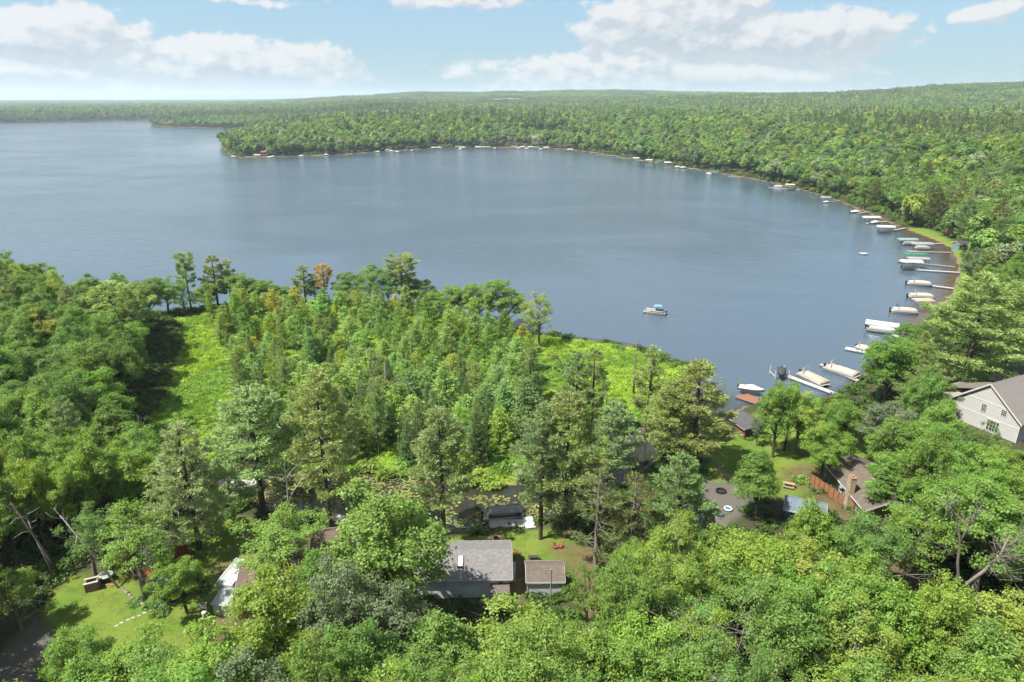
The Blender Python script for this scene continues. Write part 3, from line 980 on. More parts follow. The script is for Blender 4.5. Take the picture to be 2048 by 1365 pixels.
reg('tamarack', 12, 2.0, [larch_mesh(71), larch_mesh(72, R=2.2), larch_mesh(73, R=1.8, nwh=30)], NEEDLE, BARK)
BUSH = [bush_mesh(81), bush_mesh(82, n=600), bush_mesh(83, n=800, flat=1.0)]
for b in BUSH: b.materials.append(LEAF)
# ------------------------------------------------------------------ planting
RND = random.Random(5)
TREES = []        # (root, kind, px, py_base, py_top, half width px, zone)
PLANT_XY = []
SPECIES = {'maple': ('maple_tree', 'maple'), 'oak': ('oak_tree', 'oak'), 'ash': ('ash_tree', 'ash'), 'white_pine': ('white_pine', 'white pine'),
           'shore_pine': ('white_pine', 'white pine'), 'red_pine': ('red_pine', 'red pine'), 'spruce': ('spruce_tree', 'spruce'), 'tamarack': ('tamarack_tree', 'tamarack')}
TINT = {'fresh': (.160, .268, .047), 'bright': (.190, .292, .046), 'yellow': (.248, .305, .056), 'mid': (.145, .245, .052), 'deep': (.125, .215, .047),
        'silver': (0.150, 0.195, 0.090), 'pine': (.240, .312, .118), 'olive': (.240, .300, .088), 'bluepine': (.160, .235, .085), 'darkpine': (.150, .180, .060),
        'larch': (.215, .325, .075), 'larch2': (.175, .280, .085), 'larch3': (.30, .34, .05), 'orange': (.46, .31, .085), 'rust': (.26, .20, .05)}

def jit(c, a=.14):
    k = 1 + RND.uniform(-a, a)
    return (c[0] * k * (1 + RND.uniform(-a, a) * .7), c[1] * k, c[2] * k * (1 + RND.uniform(-a, a)), 1)

def plant(kind, x, y, H, R, tint, zone_='', label=None, lean=None, var=None, rz=None, group=None, z=None):
    H0, R0, variants = KIND[kind]
    i = RND.randrange(len(variants)) if var is None else var % len(variants)
    if z is None: z = gz(x, y)
    nm, sp = SPECIES[kind]
    root = empty(nm, (x, y, z - .05), RND.uniform(0, 6.28) if rz is None else rz)
    root.scale = (R / R0, R / R0, H / H0)
    if lean: root.rotation_euler = (lean[0], lean[1], root.rotation_euler[2])
    cr = link('crown', variants[i][0], root); cr.color = jit(TINT[tint], .2 if kind == 'tamarack' else .13)
    link('trunk', variants[i][1], root)
    bx, by, d = project((x, y, z)); tx, ty, d2 = project((x, y, z + H))
    TREES.append([root, kind, bx, by, ty, R * F / d, zone_, tint, label])
    PLANT_XY.append((x, y, R))
    if label: tag(root, label, 'tree', group)
    else: tag(root, None, 'tree', group)
    return root

def silhouette(x, y, z, H, R):
    """row of the crown's middle and its half height in the photograph"""
    _, cy_, d = project((x, y, z + H * .63))
    de = math.atan2(CAM_Z - z - H * .63, math.hypot(x, y))
    e = math.hypot(H * .37 * math.cos(de), R * .85 * math.sin(de))
    return cy_, e * F / d

def hero(kind, bx, by, ty, rpx, tint, label, lean=None, var=None):
    p = at(bx, by, ZG)
    p.z = gz(p.x, p.y)
    p = at(bx, by, p.z)
    H = height_for(p, ty)
    _, _, d = project((p.x, p.y, p.z + H * .6))
    R = rpx * d / F
    if kind in ('maple', 'oak', 'ash'):                # the far side of a round crown shows above its tip
        for k in range(6):
            c, hh = silhouette(p.x, p.y, p.z, H, R)
            H *= max(.6, 1 + ((c - hh) - ty) / max(by - ty, 30) * .9)
    return plant(kind, p.x, p.y, H, rpx * d / F, tint, 'hero', label, lean, var)

HEROES = [
 # tall pines between the lawns and the pond
 ('white_pine', 400, 1098, 842, 78, 'pine', 'thick trunked white pine standing alone on the shaded lawn behind the green roofed shed', None, 2),
 ('white_pine', 528, 1030, 768, 100, 'pine', 'broad grey green white pine behind the bare white birch top', None, 0),
 ('white_pine', 662, 1070, 738, 78, 'pine', 'tall white pine with long bare trunk crossing the pale plank dock', None, 1),
 ('white_pine', 888, 1068, 812, 74, 'pine', 'dense white pine on the pond bank just left of the covered black boat', None, 1),
 ('white_pine', 1081, 1078, 806, 66, 'pine', 'white pine with slim bent trunk in front of the grey pond dock', None, 1),
 ('white_pine', 1130, 1075, 776, 76, 'pine', 'white pine with dark straight trunk at the end of the pond dock', None, 0),
 ('white_pine', 1215, 960, 800, 60, 'pine', 'white pine on the marsh side of the channel behind the scraggly red pine', None, 3),
 ('white_pine', 1385, 938, 716, 80, 'olive', 'large yellowish white pine spreading over the channel mouth', None, 3),
 ('white_pine', 1335, 930, 752, 54, 'olive', 'yellow green white pine leaning beside the marsh meadow', None, 0),
 ('shore_pine', 1292, 868, 690, 40, 'olive', 'white pine with bare forked top beside the marsh meadow snag', None, 1),
 ('shore_pine', 1183, 868, 692, 34, 'pine', 'slim white pine on the edge of the bright marsh meadow', None, 3),
 ('shore_pine', 1150, 850, 700, 34, 'pine', 'thin pale pine with two stems beside the marsh meadow', None, 1),
 ('white_pine', 1345, 1125, 905, 76, 'bluepine', 'full blue green white pine right of the scraggly red pine', None, 2),
 ('red_pine', 1190, 1140, 935, 66, 'darkpine', 'scraggly red pine with bare twigs right of the small grey shed', None, 0),
 ('red_pine', 1262, 1120, 945, 62, 'darkpine', 'thin crowned red pine between the scraggly one and the blue green pine', None, 1),
 ('white_pine', 1925, 775, 545, 98, 'olive', 'huge olive white pine on the shore beside the white gabled house', None, 2),
 ('white_pine', 1990, 728, 560, 62, 'olive', 'second olive white pine close behind the huge shore pine', None, 0),
 ('white_pine', 1840, 850, 730, 58, 'darkpine', 'dull brownish conifer between the shore maple and the metal roofed annex', None, 0),
 ('white_pine', 1795, 1040, 905, 75, 'mid', 'soft green conifer behind the brown house with the stone chimney', None, 3),
 ('white_pine', 240, 700, 556, 78, 'olive', 'broad flat topped white pine rising over the wood by the left meadow', None, 0),
 # pines on the far edge of the grove, against the water
 ('shore_pine', 383, 622, 503, 21, 'olive', 'lone flat topped pine furthest from the dying orange conifer along the grove shore', None, 0),
 ('shore_pine', 437, 617, 508, 27, 'olive', 'taller of two pines side by side on the grove shore', None, 1),
 ('shore_pine', 464, 614, 516, 22, 'olive', 'shorter of two pines side by side on the grove shore', None, 1),
 ('shore_pine', 612, 612, 532, 26, 'olive', 'sparse pine just left of the dying orange conifer', None, 1),
 ('shore_pine', 632, 609, 545, 18, 'pine', 'narrow pine touching the dying orange conifer', None, 1),
 ('shore_pine', 652, 613, 531, 17, 'orange', 'dying conifer with orange needles on the grove shore', None, 0),
 ('shore_pine', 806, 616, 508, 33, 'olive', 'tallest open crowned pine on the grove shore against the lake', None, 0),
 ('shore_pine', 820, 620, 545, 28, 'olive', 'bushy pine at the foot of the tallest shore pine', None, 1),
 # broadleaf row on that shore
 ('maple', 300, 636, 548, 39, 'mid', 'round broadleaf tree at the wood end of the grove shore row', None, 3),
 ('ash', 338, 632, 552, 33, 'fresh', 'light feathery tree left of the lone flat topped pine', None, 1),
 ('ash', 372, 630, 566, 31, 'mid', 'low broadleaf below the lone flat topped pine', None, 1),
 ('maple', 412, 624, 560, 28, 'mid', 'low leafy tree between the lone pine and the pine pair', None, 3),
 ('maple', 500, 617, 543, 36, 'mid', 'rounded broadleaf tree right beside the pine pair', None, 3),
 ('maple', 545, 617, 558, 36, 'fresh', 'fresh green broadleaf on the grove shore left of the sparse pine', None, 3),
 ('ash', 585, 614, 572, 23, 'mid', 'small tree between the fresh broadleaf and the sparse pine', None, 1),
 ('maple', 692, 615, 546, 33, 'mid', 'broadleaf tree right of the dying orange conifer', None, 3),
 ('oak', 740, 615, 533, 39, 'mid', 'pointed broadleaf midway between the orange conifer and tallest shore pine', None, 1),
 ('ash', 775, 615, 556, 28, 'deep', 'dark slender broadleaf left of the tallest shore pine', None, 1),
 ('maple', 852, 618, 556, 28, 'deep', 'dark leaning broadleaf right of the tallest shore pine', None, 3),
 ('maple', 880, 628, 584, 28, 'fresh', 'low round bright tree on the grove shore', None, 3),
 ('ash', 900, 630, 590, 18, 'deep', 'small dark shoreline tree beside the low round bright one', None, 1),
 ('maple', 922, 640, 567, 32, 'fresh', 'first of the two egg shaped maples on the grove shore', None, 3),
 ('maple', 960, 645, 563, 33, 'fresh', 'second of the two egg shaped maples on the grove shore', None, 3),
 ('maple', 1012, 655, 553, 44, 'mid', 'large round maple nearest the corner of the grove shore', None, 3),
 ('ash', 1078, 695, 582, 33, 'yellow', 'pale yellow green willow at the corner of the marsh and lake', None, 1),
 # trees around the cottages
 ('maple', 778, 1290, 985, 128, 'mid', 'big dense maple directly left of the grey roofed cottage', None, 1),
 ('maple', 375, 1228, 1106, 44, 'fresh', 'small rounded maple on the lawn beside the utility pole', None, 0),
 ('ash', 292, 1195, 1000, 82, 'fresh', 'airy tree covering the red cottage', None, 0),
 ('ash', 555, 1165, 1010, 90, 'fresh', 'drooping birch crown around the bare white top', None, 1),
 ('maple', 1512, 1040, 896, 58, 'fresh', 'upright maple beside the gravel fire pit patio', None, 2),
 ('maple', 1640, 968, 852, 48, 'fresh', 'layered maple at the corner of the brown house and red fence', None, 0),
 ('maple', 1768, 815, 676, 60, 'fresh', 'dense maple standing at the water in front of the beige covered pontoon boats', None, 1),
 ('maple', 1828, 750, 645, 44, 'mid', 'maple at the water behind the white canopied boat lift', None, 3),
 ('maple', 1545, 915, 768, 42, 'fresh', 'bent trunk maple on the sunny lawn', None, 1),
 ('ash', 1592, 905, 772, 50, 'yellow', 'yellow green airy tree on the lawn over the long white dock', None, 1),
 ('maple', 1634, 905, 800, 46, 'fresh', 'maple with dark trunk on the sunny lawn nearest the layered maple', None, 0),
 ('maple', 1690, 870, 800, 36, 'yellow', 'golden green tree behind the lawn near the dock foot', None, 3),
 ('oak', 1765, 930, 806, 66, 'silver', 'silvery oak behind the brown house', None, 0),
 ('oak', 1862, 930, 800, 34, 'fresh', 'fresh green oak before the lake side corner of the white gabled house', None, 1),
 ('ash', 1945, 955, 838, 32, 'mid', 'low dark tree under the door of the white gabled house', None, 0),
 ('maple', 1568, 902, 772, 38, 'fresh', 'slender maple between the bent trunk maple and the airy yellow tree', None, 1),
 ('maple', 1662, 892, 792, 40, 'fresh', 'leafy maple at the back of the sunny lawn', None, 0),
 ('oak', 1830, 970, 862, 58, 'silver', 'silvery oak below the white gabled house', None, 2),
 ('ash', 1512, 892, 822, 18, 'silver', 'thin grey leaved tree beside the brown boathouse', None, 0),
 # front row
 ('maple', 1010, 1440, 1212, 142, 'bright', 'wide yellow green maple in front of the grey roofed cottage', None, 0),
 ('maple', 1135, 1420, 1212, 85, 'fresh', 'maple right behind the wide yellow green one, below the small grey shed', None, 3),
 ('maple', 612, 1430, 1135, 108, 'bright', 'bright maple before the brown cottage left of the big dense maple', None, 3),
 ('maple', 735, 1500, 1255, 80, 'mid', 'greyish green tree at the foot of the big dense maple', None, 1),
 ('ash', 470, 1440, 1235, 92, 'bright', 'airy bright tree below the utility pole', None, 1),
 ('maple', 300, 1450, 1275, 90, 'bright', 'bright maple below the stepping stones on the lawn', None, 1),
 ('oak', 180, 1420, 1255, 70, 'fresh', 'feathery oak between the gravel drive and the lawn', None, 0),
 ('ash', 45, 1262, 1120, 52, 'bright', 'light leaved tree between the drive and the brick grill', None, 0),
 ('maple', 1490, 1250, 1030, 95, 'bright', 'large bright maple below the gravel patio', None, 3),
 ('maple', 1590, 1225, 1000, 70, 'bright', 'tall bright maple before the red board fence', None, 2),
 ('maple', 1690, 1320, 1092, 66, 'bright', 'pointed bright maple left of the bare grey branches', None, 2),
 ('maple', 1745, 1420, 1165, 90, 'bright', 'pyramid shaped maple below the forked bare trunk', None, 2),
 ('maple', 1840, 1430, 1160, 70, 'bright', 'narrow bright maple directly below the forked bare trunk', None, 1),
 ('maple', 1960, 1470, 1210, 115, 'yellow', 'yellowish maple in the corner below the forked bare trunk', None, 0),
 ('oak', 1950, 1180, 950, 110, 'fresh', 'wide tree behind the forked bare trunk', None, 1),
 ('ash', 1820, 1170, 985, 85, 'fresh', 'airy tree between the red fence and the forked bare trunk', None, 0),
 ('ash', 1370, 1380, 1175, 95, 'mid', 'half dead tree with grey twigs between two bright maples', None, 1),
 ('ash', 1230, 1290, 1105, 52, 'bright', 'slender tree with bare lower stem beside the brown mulch path', None, 0),
 ('ash', 1172, 1262, 1128, 42, 'fresh', 'thin tree beside the brown mulch path nearest the small grey shed', None, 1),
 ('maple', 1268, 1225, 1085, 50, 'bright', 'bright maple in front of the thin crowned red pine', None, 1),
 ('maple', 1400, 1190, 1060, 45, 'fresh', 'small maple at the corner of the dark patio roof', None, 1),
 ('maple', 115, 1010, 890, 70, 'bright', 'bright maple at the edge of the wood above the red cottage', None, 1),
 ('maple', 215, 1020, 880, 62, 'fresh', 'maple nearest the left meadow above the red cottage', None, 0),
 ('maple', 20, 1030, 885, 75, 'bright', 'bright maple at the picture edge above the red cottage', None, 2),
 ('ash', 190, 1150, 1010, 55, 'mid', 'leaning birch crown above the red cottage', None, 1),
]
for hrow in HEROES:
    hero(*hrow)

# places that stay open to view: nothing nearer may grow across them (x0, y0, x1, y1)
OPEN_ = [(888, 1050, 1200, 1190), (650, 1010, 720, 1100), (100, 1170, 420, 1270), (395, 1040, 480, 1190), (170, 1110, 250, 1180), (425, 1130, 545, 1230), (40, 1240, 110, 1330),
         (1430, 840, 1610, 960), (1385, 955, 1480, 1050), (1570, 950, 1760, 1030), (1640, 905, 1745, 1010), (1440, 640, 1800, 840), (1900, 760, 2048, 890), (1905, 745, 2048, 800), (1700, 480, 1925, 660),
         (700, 930, 1000, 1060), (1085, 660, 1420, 850), (345, 650, 450, 920), (1780, 1105, 2010, 1205), (1185, 1140, 1212, 1240), (690, 700, 700, 701), (1690, 400, 1900, 480),
         (230, 1140, 380, 1190), (1960, 690, 2048, 760), (470, 955, 520, 985), (1740, 1130, 1830, 1200), (1875, 470, 1935, 600)]
GROUND_FREE = [zone(z) for z in [   # no trunks inside buildings
    [(860, 1080), (1030, 1080), (1040, 1215), (860, 1215)], [(1040, 1110), (1135, 1110), (1140, 1200), (1040, 1200)],
    [(1650, 900), (1770, 900), (1780, 1040), (1660, 1010)], [(1815, 772), (1990, 735), (2200, 720), (2250, 950), (1980, 950), (1850, 905)], [(430, 1120), (680, 1080), (700, 1270), (430, 1270)],
    [(190, 1080), (380, 1110), (380, 1230), (190, 1200)], [(1440, 810), (1530, 810), (1530, 890), (1440, 890)], [(1370, 1010), (1450, 1010), (1450, 1120), (1370, 1120)], [(1530, 985), (1640, 985), (1640, 1050), (1530, 1050)]]]

def blocks_view(bx, by, ty, w, tight=.8):
    cyy = by + (ty - by) * .62; hh = math.hypot(abs(by - ty) * .40, w * .55)
    for (x0, y0, x1, y1) in OPEN_:
        if by <= y1 - 2: continue                    # stands behind
        if x0 - w * tight < bx < x1 + w * tight and y0 - hh * tight < cyy < y1 + hh * tight:
            return True
    return False

def scatter(poly, spacing, mix, Hr, Rr, zone_, n=4000, z=ZG, tight=.8, lim=999):
    P = zone(poly, z) if not isinstance(poly, np.ndarray) else poly
    x0, y0 = P.min(0); x1, y1 = P.max(0)
    rs = np.random.RandomState(abs(hash(zone_)) % 9999 if False else sum(map(ord, zone_)) % 9999)
    X = rs.uniform(x0, x1, n); Y = rs.uniform(y0, y1, n)
    ok = (poly_sd(P, X, Y) > 0) & (poly_sd(LAKE, X, Y) < -1.2)
    free = np.ones(n, bool)
    for g in GROUND_FREE: free &= poly_sd(g, X, Y) < 1.0
    lawn = (in_zone(Z_LAWN, X, Y, .1) > .5) | (in_zone(Z_DRY, X, Y, .1) > .5) | (in_zone(Z_GRAVEL, X, Y, .1) > .5)
    cnt = 0
    ZZ = ground_h(X, Y)
    pl = np.array(PLANT_XY)
    for i in np.where(ok & free & ~lawn)[0]:
        x, y = X[i], Y[i]
        kind, tint = RND.choices([m[:2] for m in mix], [m[2] for m in mix])[0]
        H = RND.uniform(*Hr); R = RND.uniform(*Rr)
        if kind in ('white_pine', 'red_pine'): H *= 1.2; R *= .85
        if kind in ('spruce',): H *= .95; R *= .8
        if len(pl) != len(PLANT_XY): pl = np.array(PLANT_XY)
        d = np.hypot(pl[:, 0] - x, pl[:, 1] - y)
        if (d < spacing * .5 * (R + pl[:, 2])).any(): continue
        z0 = float(ZZ[i])
        bx, by, dd = project((x, y, z0)); tx, ty, _ = project((x, y, z0 + H))
        w = R * F / dd
        if bx < -w - 120 or bx > 2168 + w or ty > 1400: continue
        if blocks_view(bx, by, ty, w, tight): continue
        plant(kind, x, y, H, R * (.75 + .5 * H / max(Hr)) if kind == 'tamarack' else R, tint, zone_, z=z0, lean=(RND.gauss(0, .045), RND.gauss(0, .045)))
        cnt += 1
        if cnt >= lim: break
    return cnt

# pale bright tamaracks of the grove
scatter([(415, 668), (470, 634), (560, 622), (700, 622), (850, 628), (1000, 668), (1075, 700), (1060, 760), (960, 800), (760, 820), (600, 800), (500, 770), (440, 700)], 1.15,
        [('tamarack', 'larch', 6), ('tamarack', 'larch2', 1.2), ('tamarack', 'larch3', .6), ('spruce', 'bluepine', .4), ('ash', 'fresh', .5)], (3.6, 10.2), (1.2, 2.4), 'grove', 5000, .5, .5, 225)
# grove conifers and birches nearer to the pond
scatter([(480, 790), (600, 800), (760, 820), (960, 800), (1060, 760), (1080, 800), (1060, 880), (980, 930), (860, 930), (700, 925), (560, 925), (490, 880)], 1.55,
        [('spruce', 'bluepine', 2), ('spruce', 'pine', 1), ('tamarack', 'larch2', 3), ('tamarack', 'larch', 4), ('ash', 'bright', 1.2), ('white_pine', 'pine', .8)], (8, 13), (2.0, 3.0), 'pond side grove', 3000, .5, .45)
# wood left of the meadow
scatter([(-260, 1010), (-420, 640), (-150, 590), (0, 585), (110, 632), (190, 650), (270, 645), (285, 672), (292, 720), (270, 790), (230, 860), (215, 905), (225, 960), (160, 1010)], .95,
        [('maple', 'mid', 3), ('maple', 'deep', 3), ('maple', 'fresh', 2), ('oak', 'mid', 2), ('oak', 'deep', 2), ('ash', 'yellow', .9), ('white_pine', 'pine', .7)], (11.5, 17), (3.6, 5.6), 'wood by the left meadow', 4000, 2.0, .75)
# between wood and lawn
scatter([(-250, 1220), (-200, 960), (160, 1000), (260, 960), (330, 1010), (340, 1050), (200, 1080), (100, 1110), (20, 1180)], .95,
        [('maple', 'bright', 3), ('maple', 'fresh', 3), ('ash', 'fresh', 2), ('maple', 'deep', 1)], (11, 16), (3.2, 4.8), 'trees above the red cottage', 2500)
# front rows
FRONT = np.array([(-75, 30), (-80, 60), (-58, 64), (-40, 66), (-15, 62), (0, 68), (20, 66), (28, 78), (40, 82), (60, 84), (80, 100), (100, 95), (85, 30), (40, 30), (0, 30)], float)
scatter(FRONT, .9, [('maple', 'bright', 4), ('maple', 'fresh', 3), ('maple', 'mid', 2.2), ('oak', 'fresh', 1.5), ('oak', 'silver', .8), ('ash', 'bright', 2), ('ash', 'mid', 1.2), ('ash', 'yellow', .7), ('white_pine', 'pine', .35)], (12, 17.5), (3.6, 5.2), 'front row', 5000, ZG, .85)
# right hand: around the houses
scatter([(1600, 1130), (1600, 1010), (1740, 1060), (1760, 930), (1700, 860), (1880, 850), (1900, 800), (1960, 880), (2120, 950), (2300, 1000), (2300, 1250), (1800, 1250)], .92,
        [('maple', 'fresh', 4), ('oak', 'mid', 3), ('oak', 'silver', 1.2), ('maple', 'mid', 2), ('ash', 'fresh', 2), ('white_pine', 'pine', .5)], (11, 16), (3.4, 5.0), 'trees round the brown house', 3500)
scatter([(1830, 860), (1790, 830), (1800, 760), (1830, 720), (1860, 670), (1890, 625), (1930, 600), (2150, 560), (2300, 700), (2100, 720), (1900, 740), (1880, 800)], .98,
        [('maple', 'mid', 3), ('maple', 'fresh', 2.4), ('oak', 'mid', 2), ('white_pine', 'olive', 1.2), ('spruce', 'pine', 1)], (9, 15), (3.2, 4.8), 'trees behind the near docks', 2500, ZG, .8)
# right shore wood, nearer part
scatter([(1895, 600), (1930, 540), (1925, 500), (1900, 470), (1850, 452), (1800, 446), (1760, 430), (1700, 408), (1665, 394), (1640, 388), (1760, 345), (2000, 330), (2300, 360), (2500, 470), (2400, 620), (2050, 600)], .95,
        [('maple', 'fresh', 2.6), ('maple', 'mid', 3), ('oak', 'mid', 2.5), ('oak', 'silver', .9), ('white_pine', 'pine', 2.4), ('white_pine', 'darkpine', 1.4), ('maple', 'deep', 1.5)], (13, 19), (4.0, 5.8), 'wood on the right shore', 5000, 2.0, .8, 210)

# dead and bare trees
def bare(name, me, bx, by, ty, H0, matl, label, rz=0, lean=(0, 0), xs=1.0, z0=0.0):
    p = at(bx, by, ZG); z = gz(p.x, p.y); p = at(bx, by, z)
    H = height_for(p, ty)
    r = empty(name, (p.x, p.y, z + z0), rz, label, 'tree')
    r.rotation_euler = (lean[0], lean[1], rz)
    s = H / H0; r.scale = (s * xs, s * xs, s)
    link('trunk', me, r, matl)
    return r
SNAG = snag_mesh(91); SNAG2 = snag_mesh(92, nb=40, R=1.7)
BARE1 = bare_mesh(93, 10, .45, 3, .17, 3); BARE2 = bare_mesh(94, 10, .6, 4, .12, 4, .4); BARE3 = bare_mesh(95, 10, .55, 4, .10, 4, .8)
bare('dead_tree', BARE1, 548, 1130, 962, 9.5, BARK_WHITE, 'bare white dead birch top rising from the green birch crown')
bare('dead_tree', SNAG, 1267, 790, 672, 9, BARK_GREY, 'bare grey snag at the lake edge of the marsh meadow')
bare('dead_tree', SNAG, 291, 905, 828, 9, BARK_GREY, 'short grey snag at the edge of the left meadow')
bare('dead_tree', SNAG2, 985, 800, 715, 9, BARK_GREY, 'silvery dead spruce in the clearing behind the pond')
bare('dead_tree', BARE2, 945, 860, 745, 9.5, BARK_GREY, 'tangled dead tree leaning over the pond side shrubs', lean=(.1, .25))
bare('dead_tree', BARE2, 785, 850, 680, 9.5, BARK_GREY, 'dead pinkish grey tree among the pond side spruces', rz=2)
bare('dead_tree', SNAG2, 1212, 830, 760, 9, BARK_GREY, 'low dead conifer beside the thin pale pine')
for (bx, by, ty, lab) in ((700, 720, 650, 'grey snag among the tamaracks below the tallest shore pine'), (560, 760, 690, 'grey snag in the tamaracks nearest the left meadow'), (880, 760, 685, 'thin snag left of the silvery dead spruce'), (640, 850, 765, 'grey snag in the thicket behind the tall bare trunked pine'), (1050, 860, 770, 'leafless conifer at the edge of the marsh meadow thicket')):
    bare('dead_tree', SNAG2, bx, by, ty, 9, BARK_GREY, lab, rz=bx)
bare('dead_tree', BARE3, 1405, 1280, 1065, 9.5, BARK_GREY, 'grey dead twigs beside the dark patio roof', rz=1)
bare('dead_tree', BARE3, 1330, 1380, 1120, 9.5, BARK_GREY, 'bare drooping branches inside the half dead tree', rz=4, xs=1.5)
bare('dead_tree', BARE3, 1440, 1400, 1165, 9.5, BARK_GREY, 'sprawling grey branches below the large bright maple', rz=2.2, xs=1.6)
bare('dead_tree', BARE3, 1755, 1215, 1065, 9.5, BARK_GREY, 'grey brush of dead branches before the parked trailer', rz=5, xs=1.4)
bare('dead_tree', BARE2, 1190, 1225, 1110, 9.5, BARK_WHITE, 'leaning white birch stem right of the small grey shed', lean=(0, .12), xs=.6)

# the forked bare trunk and the leaning stems on the lawn
def limb_tree(name, base, label, limbs, matl, twigs=0, seed=1):
    b = at(base[0], base[1], ZG); z = gz(b.x, b.y)
    root = empty(name, (b.x, b.y, z), 0, label, 'tree')
    rs = np.random.RandomState(seed); mb = MB()
    for path, rad in limbs:
        mb.tube(path, rad, 7)
        if twigs:
            for k in range(twigs):
                i = rs.randint(max(0, len(path) - 3), len(path) - 1); f = rs.rand()
                a = np.array(path[i]) * (1 - f) + np.array(path[i + 1]) * f
                d = unit(rs.normal(size=3) + unit(np.array(path[-1]) - np.array(path[0])) * .9); L = rs.uniform(.8, 2.6)
                m1 = a + d * L * .5 + rs.normal(size=3) * .15; e = a + d * L + rs.normal(size=3) * .3
                mb.tube([tuple(a), tuple(m1), tuple(e)], [.045, .028, .008], 4)
    mb.build('trunk', matl, root, True)
    return root
limb_tree('dead_tree', (1884, 1290), 'forked bare grey brown trunk with twisted leafless limbs', [
    ([(0, 0, -0.50), (.1, 0, 3.00), (.5, .2, 6.48), (1.4, .4, 8.04), (3.0, .6, 9.60), (4.3, .8, 11.76), (5.0, 1., 13.92)], [.34, .31, .27, .24, .20, .14, .05]),
    ([(.9, .3, 7.20), (.2, .4, 8.64), (-.3, .5, 10.80), (-.5, .6, 13.20), (-1.1, .8, 15.36), (-2.0, .9, 17.28), (-3.0, 1., 18.60)], [.18, .16, .14, .12, .09, .06, .02]),
    ([(-.5, .6, 13.20), (-.2, .6, 14.88), (.4, .7, 16.68), (.9, .8, 18.00)], [.12, .10, .07, .03]),
    ([(4.0, .8, 11.28), (5.6, .6, 11.52), (7.4, .4, 11.88)], [.12, .08, .03]),
    ([(4.0, .8, 11.52), (5.2, .4, 10.08), (6.4, 0, 8.16)], [.10, .07, .02]), ([(4.3, .8, 11.88), (6., 1.0, 13.44), (7.6, 1.2, 14.64)], [.12, .08, .02])], BARK_GREY, 30, 3)
limb_tree('leaning_tree', (125, 1160), 'thick leaning grey trunk beside the brick grill', [
    ([(0, 0, -.4), (-1.2, .2, 3.4), (-2.8, .4, 7.4), (-4.4, .6, 11.2)], [.22, .19, .14, .06])], BARK, 14, 4)
limb_tree('leaning_tree', (108, 1155), 'pale thin stem leaning beside the thick leaning trunk', [
    ([(0, 0, -.4), (-.7, .2, 3.2), (-1.5, .4, 6.2), (-1.9, .6, 9.0)], [.11, .10, .08, .03])], BARK_WHITE, 6, 5)
limb_tree('leaning_tree', (240, 1178), 'long pale birch stem leaning over the red cottage', [
    ([(0, 0, -.4), (-1.9, .2, 3.6), (-4.2, .4, 7.8), (-6.2, .6, 11.4)], [.14, .12, .09, .03])], BARK_WHITE, 10, 6)

# ------------------------------------------------------------------ labels for the planted rest
ADJ = {'fresh': 'fresh green', 'bright': 'bright green', 'yellow': 'yellow green', 'mid': 'mid green', 'deep': 'dark green', 'silver': 'silvery', 'pine': 'grey green', 'olive': 'olive',
       'bluepine': 'blue green', 'darkpine': 'dull green', 'larch': 'light green', 'larch2': 'blue green', 'larch3': 'yellow green', 'orange': 'orange', 'rust': 'rusty'}
WHERE = {'grove': 'in the dense marsh grove behind the pond', 'pond side grove': 'in the mixed thicket between grove and pond', 'wood by the left meadow': 'in the wood beside the left marsh meadow',
         'trees above the red cottage': 'in the rows above the red cottage', 'front row': 'in the canopy along the bottom edge', 'trees round the brown house': 'among the crowns round the brown house',
         'trees behind the near docks': 'on the bank behind the near docks', 'wood on the right shore': 'in the shore wood behind the far docks'}
LANDMARKS = [('brown boathouse', 1480, 850), ('stone chimney', 1690, 960), ('white gabled house', 1985, 820), ('utility pole', 428, 1230), ('grey cottage roof', 950, 1130), ('small grey shed', 1085, 1150), ('dying orange conifer', 650, 570),
    ('bare grey snag', 1265, 730), ('pond dock', 1020, 1040), ('silvery dead spruce', 985, 760), ('lone flat topped pine', 383, 560), ('tallest shore pine', 806, 560), ('pale corner willow', 1078, 630), ('short grey snag', 291, 860),
    ('brick grill', 186, 1165), ('red cottage', 232, 1140), ('gravel fire pit', 1442, 984), ('forked bare trunk', 1920, 1170), ('yellow dock', 1850, 503), ('teal canopy', 1828, 515), ('white swim raft', 1727, 508), ('green canopy', 1428, 342),
    ('huge olive shore pine', 1925, 650), ('red board fence', 1668, 990), ('big dense maple', 772, 1130), ('gravel drive', 75, 1290), ('broad flat topped pine', 240, 620), ('pinkish dead tree', 785, 760), ('bare white birch top', 545, 1020), ('tangled dead tree', 945, 810),
    ('left picture edge', 0, 600), ('left picture edge', 0, 780), ('lower left corner', 0, 1365), ('lower right corner', 2048, 1365), ('bottom edge middle', 1024, 1365), ('right picture edge', 2048, 400), ('left meadow', 400, 780), ('lawn stepping stones', 280, 1230), ('grey dead twigs', 1400, 1150)]
ORD = ['largest', 'second largest', 'third largest', 'fourth largest', 'fifth largest', 'sixth largest', 'seventh largest', 'eighth largest', 'ninth largest', 'tenth largest', 'eleventh largest', 'twelfth largest'] + [q + ' largest' for q in ('thirteenth', 'fourteenth', 'fifteenth', 'sixteenth', 'seventeenth', 'eighteenth', 'nineteenth', 'twentieth', 'twenty-first', 'twenty-second', 'twenty-third', 'twenty-fourth', 'twenty-fifth', 'twenty-sixth', 'twenty-seventh', 'twenty-eighth', 'twenty-ninth', 'thirtieth')]
byk = {}
